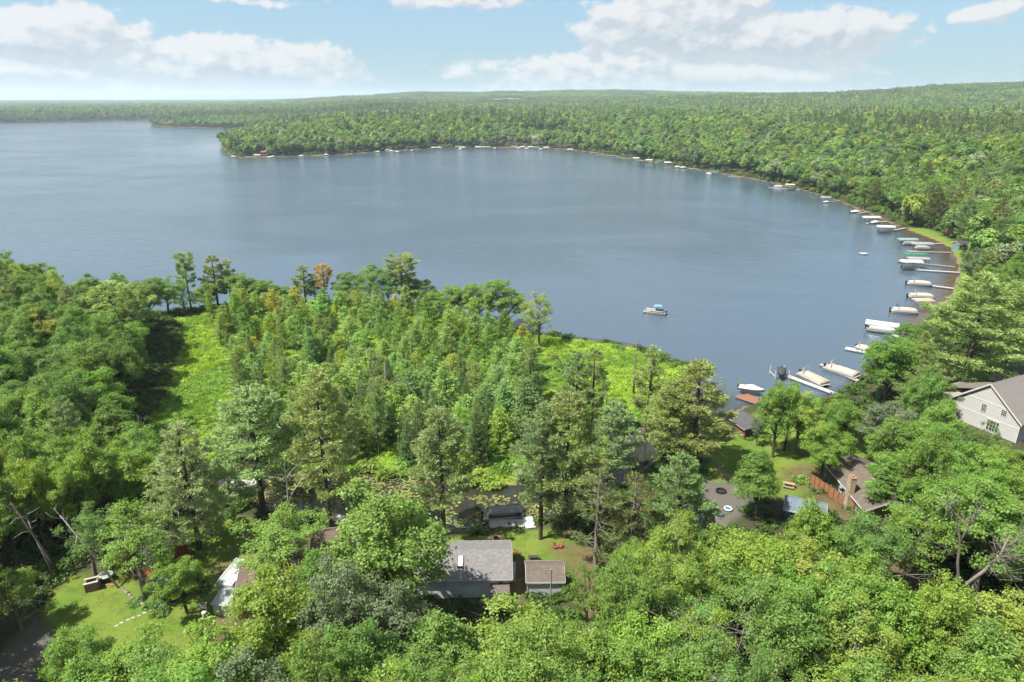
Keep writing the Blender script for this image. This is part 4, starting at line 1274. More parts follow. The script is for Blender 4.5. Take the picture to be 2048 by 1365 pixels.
for r in TREES:
    if r[8] is not None: continue
    cx_, cy_ = r[2], r[3] + (r[4] - r[3]) * .6
    nm_, lx, ly = min(LANDMARKS, key=lambda q: math.hypot(q[1] - cx_, q[2] - cy_))
    dx, dy = cx_ - lx, cy_ - ly
    rel = ('right of' if dx > 0 else 'left of') if abs(dx) > abs(dy) else ('below' if dy > 0 else 'above')
    byk.setdefault((SPECIES[r[1]][1], ADJ[r[7]], rel, nm_), []).append(r)
for (sp, adj, rel, nm_), rows in byk.items():
    rows.sort(key=lambda r: -(r[3] - r[4]) * r[5])
    for i, r in enumerate(rows):
        base = '%s %s %s the %s' % (adj, sp, rel, nm_)
        r[0]['label'] = ('the only ' if len(rows) == 1 else ORD[i] + ' ' if i < len(ORD) else 'one of the smaller ') + base
        r[0]['group'] = '%s trees %s' % (sp, WHERE[r[6]])
print('TREES', len(TREES), {k: sum(1 for r in TREES if r[6] == k) for k in set(r[6] for r in TREES)})

# ------------------------------------------------------------------ uncountable growth: scattered with geometry nodes
def scatter_object(name, co, rot, scl, kind, tint, protos, label):
    me = bpy.data.meshes.new(name)
    n = len(co)
    me.vertices.add(n); me.vertices.foreach_set('co', np.asarray(co, np.float32).ravel())
    def vec(nm, v):
        a = me.attributes.new(nm, 'FLOAT_VECTOR', 'POINT'); a.data.foreach_set('vector', np.asarray(v, np.float32).ravel())
    vec('rot', np.stack([np.zeros(n), np.zeros(n), rot], 1)); vec('scl', scl); vec('tint', tint)
    a = me.attributes.new('kind_index', 'INT', 'POINT'); a.data.foreach_set('value', np.asarray(kind, np.int32))
    o = link(name, me)
    coll = bpy.data.collections.new(name + '_shapes')
    for i, p in enumerate(protos):
        coll.objects.link(bpy.data.objects.new('%s_shape_%02d' % (name, i), p))
    ng = bpy.data.node_groups.new(name, 'GeometryNodeTree')
    ng.interface.new_socket('Geometry', in_out='INPUT', socket_type='NodeSocketGeometry')
    ng.interface.new_socket('Geometry', in_out='OUTPUT', socket_type='NodeSocketGeometry')
    gi = ng.nodes.new('NodeGroupInput'); go = ng.nodes.new('NodeGroupOutput')
    ci = ng.nodes.new('GeometryNodeCollectionInfo'); ci.inputs[0].default_value = coll; ci.inputs[1].default_value = True; ci.inputs[2].default_value = True
    ip = ng.nodes.new('GeometryNodeInstanceOnPoints'); ip.inputs['Pick Instance'].default_value = True
    def na(nm, ty):
        q = ng.nodes.new('GeometryNodeInputNamedAttribute'); q.data_type = ty; q.inputs[0].default_value = nm; return q.outputs[0]
    ng.links.new(gi.outputs[0], ip.inputs['Points']); ng.links.new(ci.outputs[0], ip.inputs['Instance'])
    ng.links.new(na('kind_index', 'INT'), ip.inputs['Instance Index'])
    ng.links.new(na('scl', 'FLOAT_VECTOR'), ip.inputs['Scale'])
    er = ng.nodes.new('FunctionNodeEulerToRotation'); ng.links.new(na('rot', 'FLOAT_VECTOR'), er.inputs[0]); ng.links.new(er.outputs[0], ip.inputs['Rotation'])
    ng.links.new(ip.outputs[0], go.inputs[0])
    md = o.modifiers.new('scatter', 'NODES'); md.node_group = ng
    tag(o, label, kind='stuff')
    return o

def with_mat(ms, m=LEAF_I):
    for k in ms: k.materials.append(m)
    return ms

def jitter_sector(a0, a1, r0, r1, cell, rs):
    """evenly loose points over a ring sector"""
    out = []
    r = r0
    while r < r1:
        n = int((a1 - a0) * r / cell)
        a = a0 + (np.arange(n) + rs.uniform(0, 1, n)) / n * (a1 - a0)
        q = r + rs.uniform(-.5, .5, n) * cell
        out.append(np.stack([q * np.sin(a), q * np.cos(a)], 1)); r += cell
    return np.concatenate(out)

def far_forest():
    rs = np.random.RandomState(3)
    amax = math.radians(43)
    P = np.concatenate([jitter_sector(-amax, amax, 215, 900, 6.4, rs), jitter_sector(-amax, amax, 900, 1700, 7.2, rs), jitter_sector(-amax, amax, 1700, 2700, 8.6, rs)])
    X, Y = P[:, 0], P[:, 1]
    sd = -poly_sd(LAKE, X, Y); r = np.hypot(X, Y)
    keep = (sd > 1.6) & ((r > 400) | (X > 0) )
    keep &= ~((X < 40) & (r < 420) & (np.arctan2(X, Y) > -.675))
    keep &= in_zone(Z_FIELD, X, Y, 1) < .5
    # shore lots: small gaps where houses and grass come down to the water
    gap = (fbm(X / 26 + 2, Y / 26, 2) > .66) & (sd < 9) & (sd > 0)
    keep &= ~gap
    # small lawns behind the boats
    for (px, py, rad) in [(1080, 283, 34), (1120, 293, 16), (930, 287, 12), (1000, 291, 14), (1450, 342, 8), (870, 293, 9), (817, 298, 7), (1480, 348, 9), (529, 309, 7), (1690, 398, 7), (1225, 306, 12), (1020, 290, 12)]:
        c = at(px, py, .5); keep &= np.hypot(X - c.x, Y - c.y) > rad
    inl = in_zone(Z_LAWN, X, Y, .1) > .5
    keep &= ~inl
    tr = np.array(PLANT_XY)
    nearp = np.where(keep & (r < 620))[0]
    for i in nearp:
        if (np.hypot(tr[:, 0] - X[i], tr[:, 1] - Y[i]) < tr[:, 2] * .95 + 1.2).any(): keep[i] = False
    for i in np.where(keep & (r < 520))[0]:
        bx, by, dd = project((X[i], Y[i], 1.5)); _, ty, _ = project((X[i], Y[i], 16))
        if blocks_view(bx, by, ty, 4.5 * F / dd, .8): keep[i] = False
    X, Y, sd, r = X[keep], Y[keep], sd[keep], r[keep]
    Z = ground_h(X, Y, sd)
    n = len(X)
    cl = fbm(X / 90 + 50, Y / 90, 3); cl2 = fbm(X / 240, Y / 240 + 30, 3)
    con = (rs.rand(n) < np.clip((cl2 - .50) * 2.4 + .08, .03, .36) * (1 - .6 * sst(r, 900, 1500)))
    kind = np.where(con, 4 + rs.randint(0, 3, n), rs.randint(0, 4, n))
    s = np.clip(np.exp(rs.normal(-.03, .24, n)), .55, 1.5); h = s ** .7 * rs.uniform(.82, 1.2, n) * np.where(con, 1.15, 1.0)
    pal = 1.75 * np.array([(.075, .125, .028), (.092, .148, .026), (.108, .158, .027), (.055, .100, .025), (.115, .145, .065), (.125, .155, .022)])
    w = np.array([.28, .20, .13, .20, .11, .08])
    ti = rs.choice(len(pal), n, p=w)
    tint = pal[ti] * (1 + .5 * (cl - .5))[:, None] * rs.uniform(.70, 1.25, (n, 1)) * (1 + .5 * (cl2[:, None] - .5) * np.array([[.6, .3, 0]]))
    tint = tint * (1 - .38 * sst(r, 1780, 1900) * sst(-X, 150, 350) * sst(-r, -2600, -2300))[:, None]  # cloud shade over the far left shore, put into the broadleaf tint
    cp = 1.85 * np.array([(.070, .098, .034), (.050, .075, .030), (.085, .105, .032)])
    tint[con] = cp[rs.randint(0, 3, con.sum())] * rs.uniform(.8, 1.2, (con.sum(), 1))
    # low growth along the far shores
    Q = jitter_sector(-amax, amax, 215, 1000, 3.2, rs)
    qs = -poly_sd(LAKE, Q[:, 0], Q[:, 1]); qr = np.hypot(Q[:, 0], Q[:, 1])
    qk = (qs > .5) & (qs < np.where(qr < 520, 60, 9)) & ~((Q[:, 0] < 40) & (qr < 420)) & (in_zone(Z_LAWN, Q[:, 0], Q[:, 1], .1) < .3) & (rs.rand(len(Q)) < .62)
    Q, qs = Q[qk], qs[qk]; m = len(Q)
    X = np.concatenate([X, Q[:, 0]]); Y = np.concatenate([Y, Q[:, 1]]); Z = np.concatenate([Z, ground_h(Q[:, 0], Q[:, 1], qs) - .6])
    bs = rs.uniform(.16, .36, m); s = np.concatenate([s, bs * 1.2]); h = np.concatenate([h, bs]); kind = np.concatenate([kind, rs.randint(0, 4, m)])
    tint = np.concatenate([tint, np.array([[.125, .215, .028]]) * rs.uniform(.6, 1.25, (m, 1))]); n = len(X)
    prot = with_mat([far_decid(101), far_decid(102, R=4.6, npuff=17), far_decid(103, R=4.0, H=16), far_decid(104, R=4.8, H=14), far_conifer(105), far_conifer(106, R=3.3), far_conifer(107, H=16, R=2.8)])
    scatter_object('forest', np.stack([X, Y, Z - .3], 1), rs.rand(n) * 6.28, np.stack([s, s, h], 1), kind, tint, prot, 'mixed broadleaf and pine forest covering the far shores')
    print('FOREST', n)
    # wood beyond, in larger pieces
    P = jitter_sector(-amax, amax, 2660, 11500, 60, rs)
    X, Y = P[:, 0], P[:, 1]; sd = -poly_sd(LAKE, X, Y); r = np.hypot(X, Y)
    open_ = (fbm(X / 520 + 9, Y / 300 + 4, 3) > .60) & (r > 3400)
    keep = (sd > 20) & (in_zone(Z_FIELD, X, Y, 1) < .5) & ~open_
    X, Y, sd = X[keep], Y[keep], sd[keep]; n = len(X)
    tint = np.array([(.125, .18, .045)]) * rs.uniform(.75, 1.25, (n, 1)) * (1 + .6 * (fbm(X / 700, Y / 400, 3) - .5))[:, None]
    prot = with_mat([patch_mesh(111), patch_mesh(112), patch_mesh(113)])
    scatter_object('distant_forest', np.stack([X, Y, ground_h(X, Y, sd) - .5], 1), rs.rand(n) * 6.28, np.repeat(rs.uniform(.9, 1.15, (n, 1)), 3, 1), rs.randint(0, 3, n), tint, prot, 'hazy forest rolling to the horizon')
    print('PATCHES', n)
far_forest()

def ground_cover():
    rs = np.random.RandomState(8)
    # marsh plants
    sed = with_mat([sedge_mesh(121), sedge_mesh(122, 60, .6, .6), bush_mesh(123, .55, 120, .13), bush_mesh(124, .7, 150, .15), bush_mesh(125, .9, 230, .16)])
    X = rs.uniform(-110, 75, 120000); Y = rs.uniform(85, 235, 120000)
    mz = in_zone(Z_MARSH, X, Y, .1) > .5
    sd = -poly_sd(LAKE, X, Y)
    dn = fbm(X / 7, Y / 7, 3)
    k = mz & (sd > .1) & (rs.rand(len(X)) < .35 + .9 * (dn - .3))
    X, Y, sd, dn = X[k], Y[k], sd[k], dn[k]; X, Y, sd, dn = X[:17000], Y[:17000], sd[:17000], dn[:17000]
    n = len(X)
    s = rs.uniform(.6, 1.4, n)
    big = rs.rand(n) < .04
    kd = np.where(big, 4, np.where(dn > .5, rs.randint(2, 4, n), rs.randint(0, 3, n)))
    t = np.where((fbm(X / 11 + 30, Y / 11, 2) > .47)[:, None], np.array([[.265, .395, .045]]), np.array([[.175, .305, .045]])) * rs.uniform(.75, 1.25, (n, 1))
    t[big] = np.array([.15, .27, .025])
    scatter_object('marsh_plants', np.stack([X, Y, ground_h(X, Y, sd)], 1), rs.rand(n) * 6.28, np.stack([s, s, s * rs.uniform(.5, .95, n)], 1), kd, t, sed, 'bright yellow green marsh plants and low bushes')
    # undergrowth below the trees
    und = with_mat([bush_mesh(131, 1.0, 170, .18), bush_mesh(132, 1.3, 220, .2)])
    a = rs.uniform(-.72, .75, 60000); r = np.sqrt(rs.uniform(36 ** 2, 330 ** 2, 60000))
    X = r * np.sin(a); Y = r * np.cos(a); sd = -poly_sd(LAKE, X, Y)
    k = (sd > .8) & (in_zone(Z_LAWN, X, Y, .1) < .4) & (in_zone(Z_DRY, X, Y, .1) < .4) & (in_zone(Z_GRAVEL, X, Y, .1) < .4) & (in_zone(Z_MARSH, X, Y, .1) < .5)
    for g in GROUND_FREE: k &= poly_sd(g, X, Y) < .6
    k &= rs.rand(len(X)) < .5
    X, Y, sd = X[k][:11000], Y[k][:11000], sd[k][:11000]; n = len(X)
    s = rs.uniform(.6, 1.3, n)
    scatter_object('undergrowth', np.stack([X, Y, ground_h(X, Y, sd) - .1], 1), rs.rand(n) * 6.28, np.stack([s, s, s], 1), rs.randint(0, 2, n), np.array([[.055, .105, .016]]) * rs.uniform(.6, 1.4, (n, 1)), und, 'low green undergrowth below the trees')
    # lawn grass
    gr = with_mat([sedge_mesh(141, 26, .16, .35), sedge_mesh(142, 26, .12, .4)])
    X = rs.uniform(-75, 110, 160000); Y = rs.uniform(58, 240, 160000)
    k = (in_zone(Z_LAWN, X, Y, .1) > .5) & (-poly_sd(LAKE, X, Y) > .5) & (fbm(X / 3, Y / 3, 2) > .40)
    for g in GROUND_FREE[:2]: k &= poly_sd(g, X, Y) < .3
    X, Y = X[k][:13000], Y[k][:13000]; n = len(X)
    s = rs.uniform(.7, 1.4, n)
    scatter_object('grass', np.stack([X, Y, ground_h(X, Y)], 1), rs.rand(n) * 6.28, np.stack([s, s, s], 1), rs.randint(0, 2, n), np.array([[.125, .185, .022]]) * rs.uniform(.7, 1.25, (n, 1)), gr, 'mown lawn grass around the cottages')
    # lily pads
    mb = MB()
    pad = [(math.cos(q) * .5, math.sin(q) * .5, 0) for q in np.linspace(.25, 6.03, 9)] + [(0, 0, 0)]
    mb.loft([[(p[0], p[1], 0) for p in pad], [(p[0] * 1.02, p[1] * 1.02, .02) for p in pad]], True)
    pm = mb.mesh('pad'); add_attr(pm, 'v', np.full(len(pm.vertices), .5)); with_mat([pm])
    X = rs.uniform(-60, 60, 60000); Y = rs.uniform(75, 165, 60000)
    sd = poly_sd(LAKE, X, Y)
    pz = in_zone([zone([(430, 930), (640, 945), (800, 945), (1000, 960), (1150, 945), (1230, 870), (1330, 810), (1340, 830), (1250, 920), (1130, 1050), (900, 1060), (740, 1060), (640, 1040), (440, 990)], 0)], X, Y, .1) > .5
    mouth = in_zone([zone([(1395, 745), (1440, 738), (1480, 760), (1470, 790), (1400, 800), (1380, 790)], 0)], X, Y, .1) > .5
    scum = in_zone([zone([(830, 1040), (900, 1035), (960, 1042), (990, 1060), (900, 1068), (840, 1070)], 0)], X, Y, .1) > .5
    dn = fbm(X / 2.6 + 4, Y / 2.6, 3); w = at(800, 1000); leftd = sst(X, 0, -14)
    k = (sd > .25) & ((pz & (dn > .445 - .10 * leftd)) | (mouth & (dn > .5) & (rs.rand(len(X)) < .6)) | (scum & (rs.rand(len(X)) < .9)))
    X, Y, scum = X[k], Y[k], scum[k]; n = len(X)
    s = rs.uniform(.22, .52, n)
    t = np.where((fbm(X / 4 + 9, Y / 4, 2) > .55)[:, None], np.array([[.30, .28, .075]]), np.array([[.20, .21, .065]])) * rs.uniform(.65, 1.2, (n, 1))
    t[scum] = np.array([.20, .235, .085])
    scatter_object('lily_pads', np.stack([X, Y, np.full(n, .03) + rs.rand(n) * .03], 1), rs.rand(n) * 6.28, np.stack([s, s, np.ones(n)], 1), np.zeros(n), t, [pm], 'yellowing lily pads floating on the dark pond')
    print('PADS', n)
ground_cover()

# distinct bushes along the pond bank and meadow edge
BUSHES = [(700, 925, 'fresh'), (735, 940, 'bright'), (770, 955, 'bright'), (800, 950, 'bright'), (745, 910, 'deep'), (820, 930, 'fresh'), (950, 965, 'yellow'), (985, 975, 'bright'), (930, 930, 'yellow'), (1000, 940, 'bright'),
          (960, 905, 'fresh'), (1080, 940, 'deep'), (1120, 900, 'deep'), (1160, 880, 'bright'), (1210, 860, 'fresh'), (1250, 840, 'fresh'), (1230, 815, 'deep'), (1285, 820, 'bright'), (1120, 740, 'deep'), (1145, 735, 'deep'),
          (1110, 720, 'deep'), (1380, 745, 'bright'), (1400, 738, 'bright'), (1350, 735, 'fresh'), (1320, 720, 'deep'), (1300, 712, 'deep'), (1240, 700, 'mid'), (1200, 760, 'fresh'), (1170, 800, 'deep'),
          (300, 1215, 'mid'), (270, 1205, 'mid'), (325, 1218, 'deep'), (1500, 878, 'deep'), (1530, 872, 'mid'), (1555, 865, 'mid'), (1720, 1000, 'fresh'), (1600, 965, 'fresh'), (1032, 1112, 'rust'), (640, 1062, 'fresh'), (640, 935, 'fresh'), (600, 930, 'mid'),
          (330, 870, 'fresh'), (360, 850, 'fresh'), (300, 880, 'deep'), (420, 900, 'bright'), (440, 860, 'yellow'), (470, 850, 'bright')]
NAMED = {(1032, 1112): 'rusty orange shrub at the back corner of the grey roofed cottage', (1720, 1000): 'fresh shrub behind the red board fence'}
def relation(bx, by):
    if by > 1190: return 'bush in the stone edged bed on the left lawn'
    if bx > 1480: return 'low bush on the sunny lawn by the boathouse'
    if bx < 480: return 'bush on the edge of the left meadow'
    if by < 810 and bx > 1090: return 'bush in the bright marsh meadow by the lake'
    return 'bush on the far bank of the lily pond'
NTH = ['first', 'second', 'third', 'fourth', 'fifth', 'sixth', 'seventh', 'eighth', 'ninth', 'tenth', 'eleventh', 'twelfth', 'thirteenth', 'fourteenth', 'fifteenth', 'sixteenth', 'seventeenth', 'eighteenth', 'nineteenth', 'twentieth', 'twenty first', 'twenty second']
rank_ = {}
for (bx, by, tn) in sorted(BUSHES):
    if (bx, by) not in NAMED: rank_.setdefault(relation(bx, by), []).append((bx, by))
for i, (bx, by, tn) in enumerate(BUSHES):
    p = at(bx, by, .5); z = gz(p.x, p.y); p = at(bx, by, max(z, .1))
    r = empty('shrub', (p.x, p.y, max(z, .1) - .1), RND.uniform(0, 6))
    s = RND.uniform(.9, 1.7) if (bx, by) not in NAMED else .62
    if by > 1190 or bx > 1480: s *= .6
    r.scale = (s * 1.25, s * 1.25, s * RND.uniform(.9, 1.3))
    f = link('foliage', BUSH[i % 3], r); f.color = jit(TINT[tn])
    lab = NAMED.get((bx, by)) or '%s %s, %s from the left' % (ADJ[tn], relation(bx, by), NTH[rank_[relation(bx, by)].index((bx, by))])
    tag(r, lab, 'shrub', None if (bx, by) in NAMED else 'bushes: ' + relation(bx, by))
# ------------------------------------------------------------------ buildings
WHITE = mat('white_paint', (.74, .73, .70), .6, .08, 2)
TRIM = mat('white_trim', (.80, .79, .76), .5, .06, 2)
WOOD = mat('weathered_wood', (.36, .31, .26), .9, .25, 2, .3, 14)
CEDAR = stripes_mat('cedar_boards', (.40, .185, .085), .14, 0, .4, .85, .25, .55, 2)
DARKROOF = shingle_mat('dark_shingles', (.13, .125, .125))
ALU = mat('aluminium', (.62, .63, .64), .35, .08, 3, metal=.6)
BLACK = mat('black_plastic', (.02, .02, .022), .45, .2, 3)
GLASS = glass_mat()

def uv_roof(o, along, up):
    """planar uv in metres for shingle courses"""
    me = o.data
    uvl = me.uv_layers.new(name='UVMap')
    for poly in me.polygons:
        for li in poly.loop_indices:
            c = me.vertices[me.loops[li].vertex_index].co
            uvl.data[li].uv = (c.dot(along), c.dot(up) + c.z * .35)

def window(parent, x, y, z, w, h, nx, ny, frame_m=None, mullions=(1, 1), blind=None, name='window', proud=.05):
    """a window on a wall: (x,y,z) is the pane centre, (nx,ny) the outward normal"""
    nrm = Vector((nx, ny, 0)).normalized(); t = Vector((-nrm.y, nrm.x, 0)); c = Vector((x, y, z))
    fm = frame_m or TRIM
    f = MB()
    def bar(u0, u1, v0, v1, d0, d1):
        pts = []
        for d in (d0, d1):
            pts.append([c + t * u0 + Vector((0, 0, v0)) + nrm * d, c + t * u1 + Vector((0, 0, v0)) + nrm * d, c + t * u1 + Vector((0, 0, v1)) + nrm * d, c + t * u0 + Vector((0, 0, v1)) + nrm * d])
        f.loft(pts, True)
    b = .10
    bar(-w / 2 - b, -w / 2, -h / 2 - b, h / 2 + b, .002, proud); bar(w / 2, w / 2 + b, -h / 2 - b, h / 2 + b, .002, proud)
    bar(-w / 2, w / 2, h / 2, h / 2 + b, .002, proud - .003); bar(-w / 2, w / 2, -h / 2 - b, -h / 2, .002, proud + .02)
    for k in range(1, mullions[0] + 1):
        u = -w / 2 + w * k / (mullions[0] + 1); bar(u - .022, u + .022, -h / 2, h / 2, .004, .034)
    for k in range(1, mullions[1] + 1):
        v = -h / 2 + h * k / (mullions[1] + 1); bar(-w / 2, w / 2, v - .022, v + .022, .005, .036)
    fo = f.build(name, fm, parent)
    g = MB()
    g.loft([[c + t * u + Vector((0, 0, v)) + nrm * .003 for u, v in ((-w / 2, -h / 2), (w / 2, -h / 2), (w / 2, h / 2), (-w / 2, h / 2))],
            [c + t * u + Vector((0, 0, v)) + nrm * .016 for u, v in ((-w / 2, -h / 2), (w / 2, -h / 2), (w / 2, h / 2), (-w / 2, h / 2))]], True)
    g.build('pane', blind or GLASS, fo)
    return fo

def gable_house(name, loc, rz, L, W, wall_h, rise, over, wall_m, roof_m, label, cat='house', over_end=None, found=.0, fascia=None):
    """ridge along local x; walls, gables in one shell; each roof slope a slab"""
    root = empty(name, loc, rz, label, cat)
    oe = over if over_end is None else over_end
    w = MB()
    hx, hy = L / 2, W / 2
    sec = [(-hy, -.6), (hy, -.6), (hy, wall_h), (0, wall_h + rise), (-hy, wall_h)]
    w.loft([[(-hx, a, b) for a, b in sec], [(hx, a, b) for a, b in sec]], True)
    w.build('wall', wall_m, root)
    sl = rise / hy
    th = .14
    r = MB()
    e = hy + over; ze = wall_h - over * sl + .06; zr = wall_h + rise + .06
    X0, X1 = -hx - oe, hx + oe
    for s in (-1, 1):
        up = [(X0, s * e, ze + th), (X1, s * e, ze + th), (X1, 0, zr + th), (X0, 0, zr + th)]
        lo = [(X0, s * e, ze), (X1, s * e, ze), (X1, 0, zr), (X0, 0, zr)]
        r.loft([lo, up], True)
    ro = r.build('roof', roof_m, root)
    uv_roof(ro, Vector((1, 0, 0)), Vector((0, 1, 0)))
    f = MB()
    fm = fascia or TRIM
    for s in (-1, 1):
        f.box(X0, X1, s * (e + .018) - .016, s * (e + .018) + .016, ze - .10, ze + th - .01)
        for xx in (X0 - .018, X1 + .018):
            f.loft([[(xx - .016, s * e, ze - .1), (xx + .016, s * e, ze - .1), (xx + .016, s * .02, zr - .1), (xx - .016, s * .02, zr - .1)],
                    [(xx - .016, s * e, ze + th - .02), (xx + .016, s * e, ze + th - .02), (xx + .016, s * .02, zr + th - .02), (xx - .016, s * .02, zr + th - .02)]], True)
    f.build('fascia', fm, root)
    rc = MB()
    rc.loft([[(X0, -.16, zr + th - .16 * sl + .005), (X0, 0, zr + th + .03), (X0, .16, zr + th - .16 * sl + .005), (X0, 0, zr + th - .05)],
             [(X1, -.16, zr + th - .16 * sl + .005), (X1, 0, zr + th + .03), (X1, .16, zr + th - .16 * sl + .005), (X1, 0, zr + th - .05)]], True)
    rco = rc.build('ridge_cap', roof_m, ro); uv_roof(rco, Vector((1, 0, 0)), Vector((0, 1, 0)))
    return root

def base_at(px, py):
    p = at(px, py, ZG); z = gz(p.x, p.y); return at(px, py, z)

# grey roofed cottage and its shed -------------------------------------------------
GREYSIDE = stripes_mat('grey_clapboard', (.86, .91, .96), .16, 2, .5, .75, .06, .72)
GREYBOARD = stripes_mat('grey_board_batten', (.80, .84, .87), .30, 0, .5, .75, .06, .7)
SHING = shingle_mat('grey_shingles', (.36, .345, .34)); SHING2 = shingle_mat('brown_grey_shingles', (.27, .225, .19))
SKYGLASS = mat('skylight_glass', (.72, .78, .86), .15, .05, 2)
r0 = base_at(1018, 1196); L = 11.6; W = 7.2
ch = gable_house('cottage', (r0.x - L / 2, r0.y + W / 2, r0.z), math.radians(1.8), L, W, 2.9, 1.35, .35, GREYSIDE, SHING, 'grey clapboard cottage with grey shingle roof beside the pond lawn', 'cottage')
sl = 1.35 / 3.6
def roof_box(parent, name, x, y, w, h, hz, wall_h, rise, hy, m, kerb):
    sl = rise / hy
    def P(u, v, d): 
        yy = y + v; return (x + u, yy, wall_h + rise - abs(yy) * sl + .2 + d)
    k = MB(); k.loft([[P(-w / 2, -h / 2, -.02), P(w / 2, -h / 2, -.02), P(w / 2, h / 2, -.02), P(-w / 2, h / 2, -.02)], [P(-w / 2, -h / 2, hz), P(w / 2, -h / 2, hz), P(w / 2, h / 2, hz), P(-w / 2, h / 2, hz)]], True)
    ko = k.build(name, kerb, parent)
    g = MB(); e = .07
    g.loft([[P(-w / 2 + e, -h / 2 + e, hz + .002), P(w / 2 - e, -h / 2 + e, hz + .002), P(w / 2 - e, h / 2 - e, hz + .002), P(-w / 2 + e, h / 2 - e, hz + .002)],
            [P(-w / 2 + e, -h / 2 + e, hz + .03), P(w / 2 - e, -h / 2 + e, hz + .03), P(w / 2 - e, h / 2 - e, hz + .03), P(-w / 2 + e, h / 2 - e, hz + .03)]], True)
    g.build('pane', m, ko)
roof_box(ch, 'skylight', -.35, -1.6, .75, 1.5, .14, 2.9, 1.35, 3.6, SKYGLASS, mat('bronze', (.07, .06, .055), .5))
for wx in (-2.6, .15):
    window(ch, wx, -3.6, 2.05, .75, .6, 0, -1, mat('blue_white_trim', (.55, .66, .78), .5), (0, 0), mat('white_blind', (.78, .82, .86), .5, .04))
window(ch, 4.6, -3.6, 2.15, .6, .72, 0, -1, None, (0, 0))
pr = MB(); pr.sheet([(3.4, -5.0, 1.75), (5.75, -5.0, 1.75), (5.75, -3.55, 2.1), (3.4, -3.55, 2.1)], .1)
po = pr.build('porch_roof', SHING2, ch); uv_roof(po, Vector((1, 0, 0)), Vector((0, 1, 0)))
pw = MB(); pw.box(3.5, 3.58, -4.9, -3.62, -.5, 1.68); pw.box(5.6, 5.68, -4.9, -3.62, -.5, 1.68); pw.box(3.6, 5.58, -4.9, -4.82, -.5, 1.62); pw.build('porch_wall', GREYSIDE, ch)
bx_ = MB(); bx_.box(5.82, 6.6, -.6, .9, -.4, 1.3, .04); bx_.build('meter_cabinet', mat('pale_grey', (.5, .52, .53), .6), ch)
mb_ = MB(); mb_.box(5.83, 6.7, 1.0, 2.0, -.4, 1.0, .04); mb_.build('utility_box', WHITE, ch)
ct = MB(); ct.box(-5.86, -5.76, -3.66, -3.56, -.5, 2.8); ct.box(5.76, 5.86, -3.66, -3.56, -.5, 2.8); ct.build('corner_trim', mat('grey_trim', (.42, .45, .48), .6), ch)

r1 = base_at(1090, 1192)
sh = gable_house('shed', (r1.x, r1.y + 1.9, r1.z), math.radians(1.0), 4.5, 3.8, 2.15, .95, .2, GREYBOARD, SHING2, 'small grey board shed with brown grey roof beside the cottage', 'shed')
lm = MB(); lm.box(1.75, 1.87, -2.0, -1.9, 1.75, 2.0, .02); lm.cyl(1.81, -2.03, 1.55, 1.75, .07, 8); lm.build('wall_lamp', BLACK, sh)
cn = MB(); cn.box(-2.32, -2.22, -1.97, -1.87, -.5, 2.1); cn.build('corner_trim', WHITE, sh)

# brown boathouse with flat dark roof -----------------------------------------------
BROWN = stripes_mat('brown_boards', (.185, .115, .085), .2, 2, .4, .8, .1, .7)
q0 = base_at(1452, 855); q1 = base_at(1488, 880)
axis = (q1 - q0); ang = math.atan2(axis.y, axis.x)
bl = axis.length
bh = empty('boathouse', ((q0.x + q1.x) / 2, (q0.y + q1.y) / 2, (q0.z + q1.z) / 2), ang, 'brown boathouse with flat dark roof on the sunny lawn', 'boathouse')
w_ = MB(); w_.loft([[(-bl / 2, 0, -.6), (bl / 2, 0, -.6), (bl / 2, 3.6, -.6), (-bl / 2, 3.6, -.6)], [(-bl / 2, 0, 2.15), (bl / 2, 0, 2.15), (bl / 2, 3.6, 2.45), (-bl / 2, 3.6, 2.45)]], True); w_.build('wall', BROWN, bh)
rf = MB(); rf.sheet([(-bl / 2 - .35, -.35, 2.28), (bl / 2 + .35, -.35, 2.28), (bl / 2 + .35, 3.95, 2.62), (-bl / 2 - .35, 3.95, 2.62)], .12); rf.build('roof', mat('felt_roof', (.105, .105, .11), .9, .2, .8, .3), bh)
fs = MB(); fs.box(-bl / 2 - .36, bl / 2 + .36, -.40, -.36, 2.10, 2.27); fs.build('fascia', mat('tan_fascia', (.42, .36, .28), .7), bh)
dd_ = MB(); dd_.box(bl / 2 + .003, bl / 2 + .05, .5, 2.4, -.4, 1.8); dd_.build('door', mat('dark_door', (.05, .04, .035), .7), bh)

# brown house with stone chimney --------------------------------------------------
BRH = stripes_mat('brown_siding', (.22, .165, .135), .25, 0, .4, .8, .1, .7)
TAUPE = shingle_mat('taupe_shingles', (.25, .205, .17))
a0 = at(1711, 1000, ZG + 2.6); a1 = at(1662, 942, ZG + 2.6)      # eave on the fence side
ax = Vector((a1.x - a0.x, a1.y - a0.y, 0)); LL = 13.0; ax.normalize()
rzb = math.atan2(ax.y, ax.x); nrm_in = Vector((ax.y, -ax.x, 0))
if nrm_in.x < 0: nrm_in = -nrm_in
ctr = Vector((a0.x, a0.y, 0)) + ax * (LL / 2 - 2.6) + nrm_in * 3.9
bz = gz(ctr.x, ctr.y)
house_b = gable_house('house', (ctr.x, ctr.y, bz), rzb, LL, 7.2, 2.6, 1.5, .5, BRH, TAUPE, 'brown house with taupe roof and tall stone chimney behind the red fence', 'house')
M = house_b.matrix_basis.inverted()
side = 1 if (Matrix.Rotation(-rzb, 3, 'Z') @ (-nrm_in)).y > 0 else -1
STONE = mat('limestone', (.52, .43, .30), .9, .35, 2.2, .8, 5)
cm = MB()
rs_ = np.random.RandomState(2)
y0 = side * 3.62
sx_ = -2.2
cm.box(sx_ - .55, sx_ + .55, min(y0, y0 + side * .75), max(y0, y0 + side * .75), -.5, 5.3)
chim = cm.build('chimney', STONE, house_b)
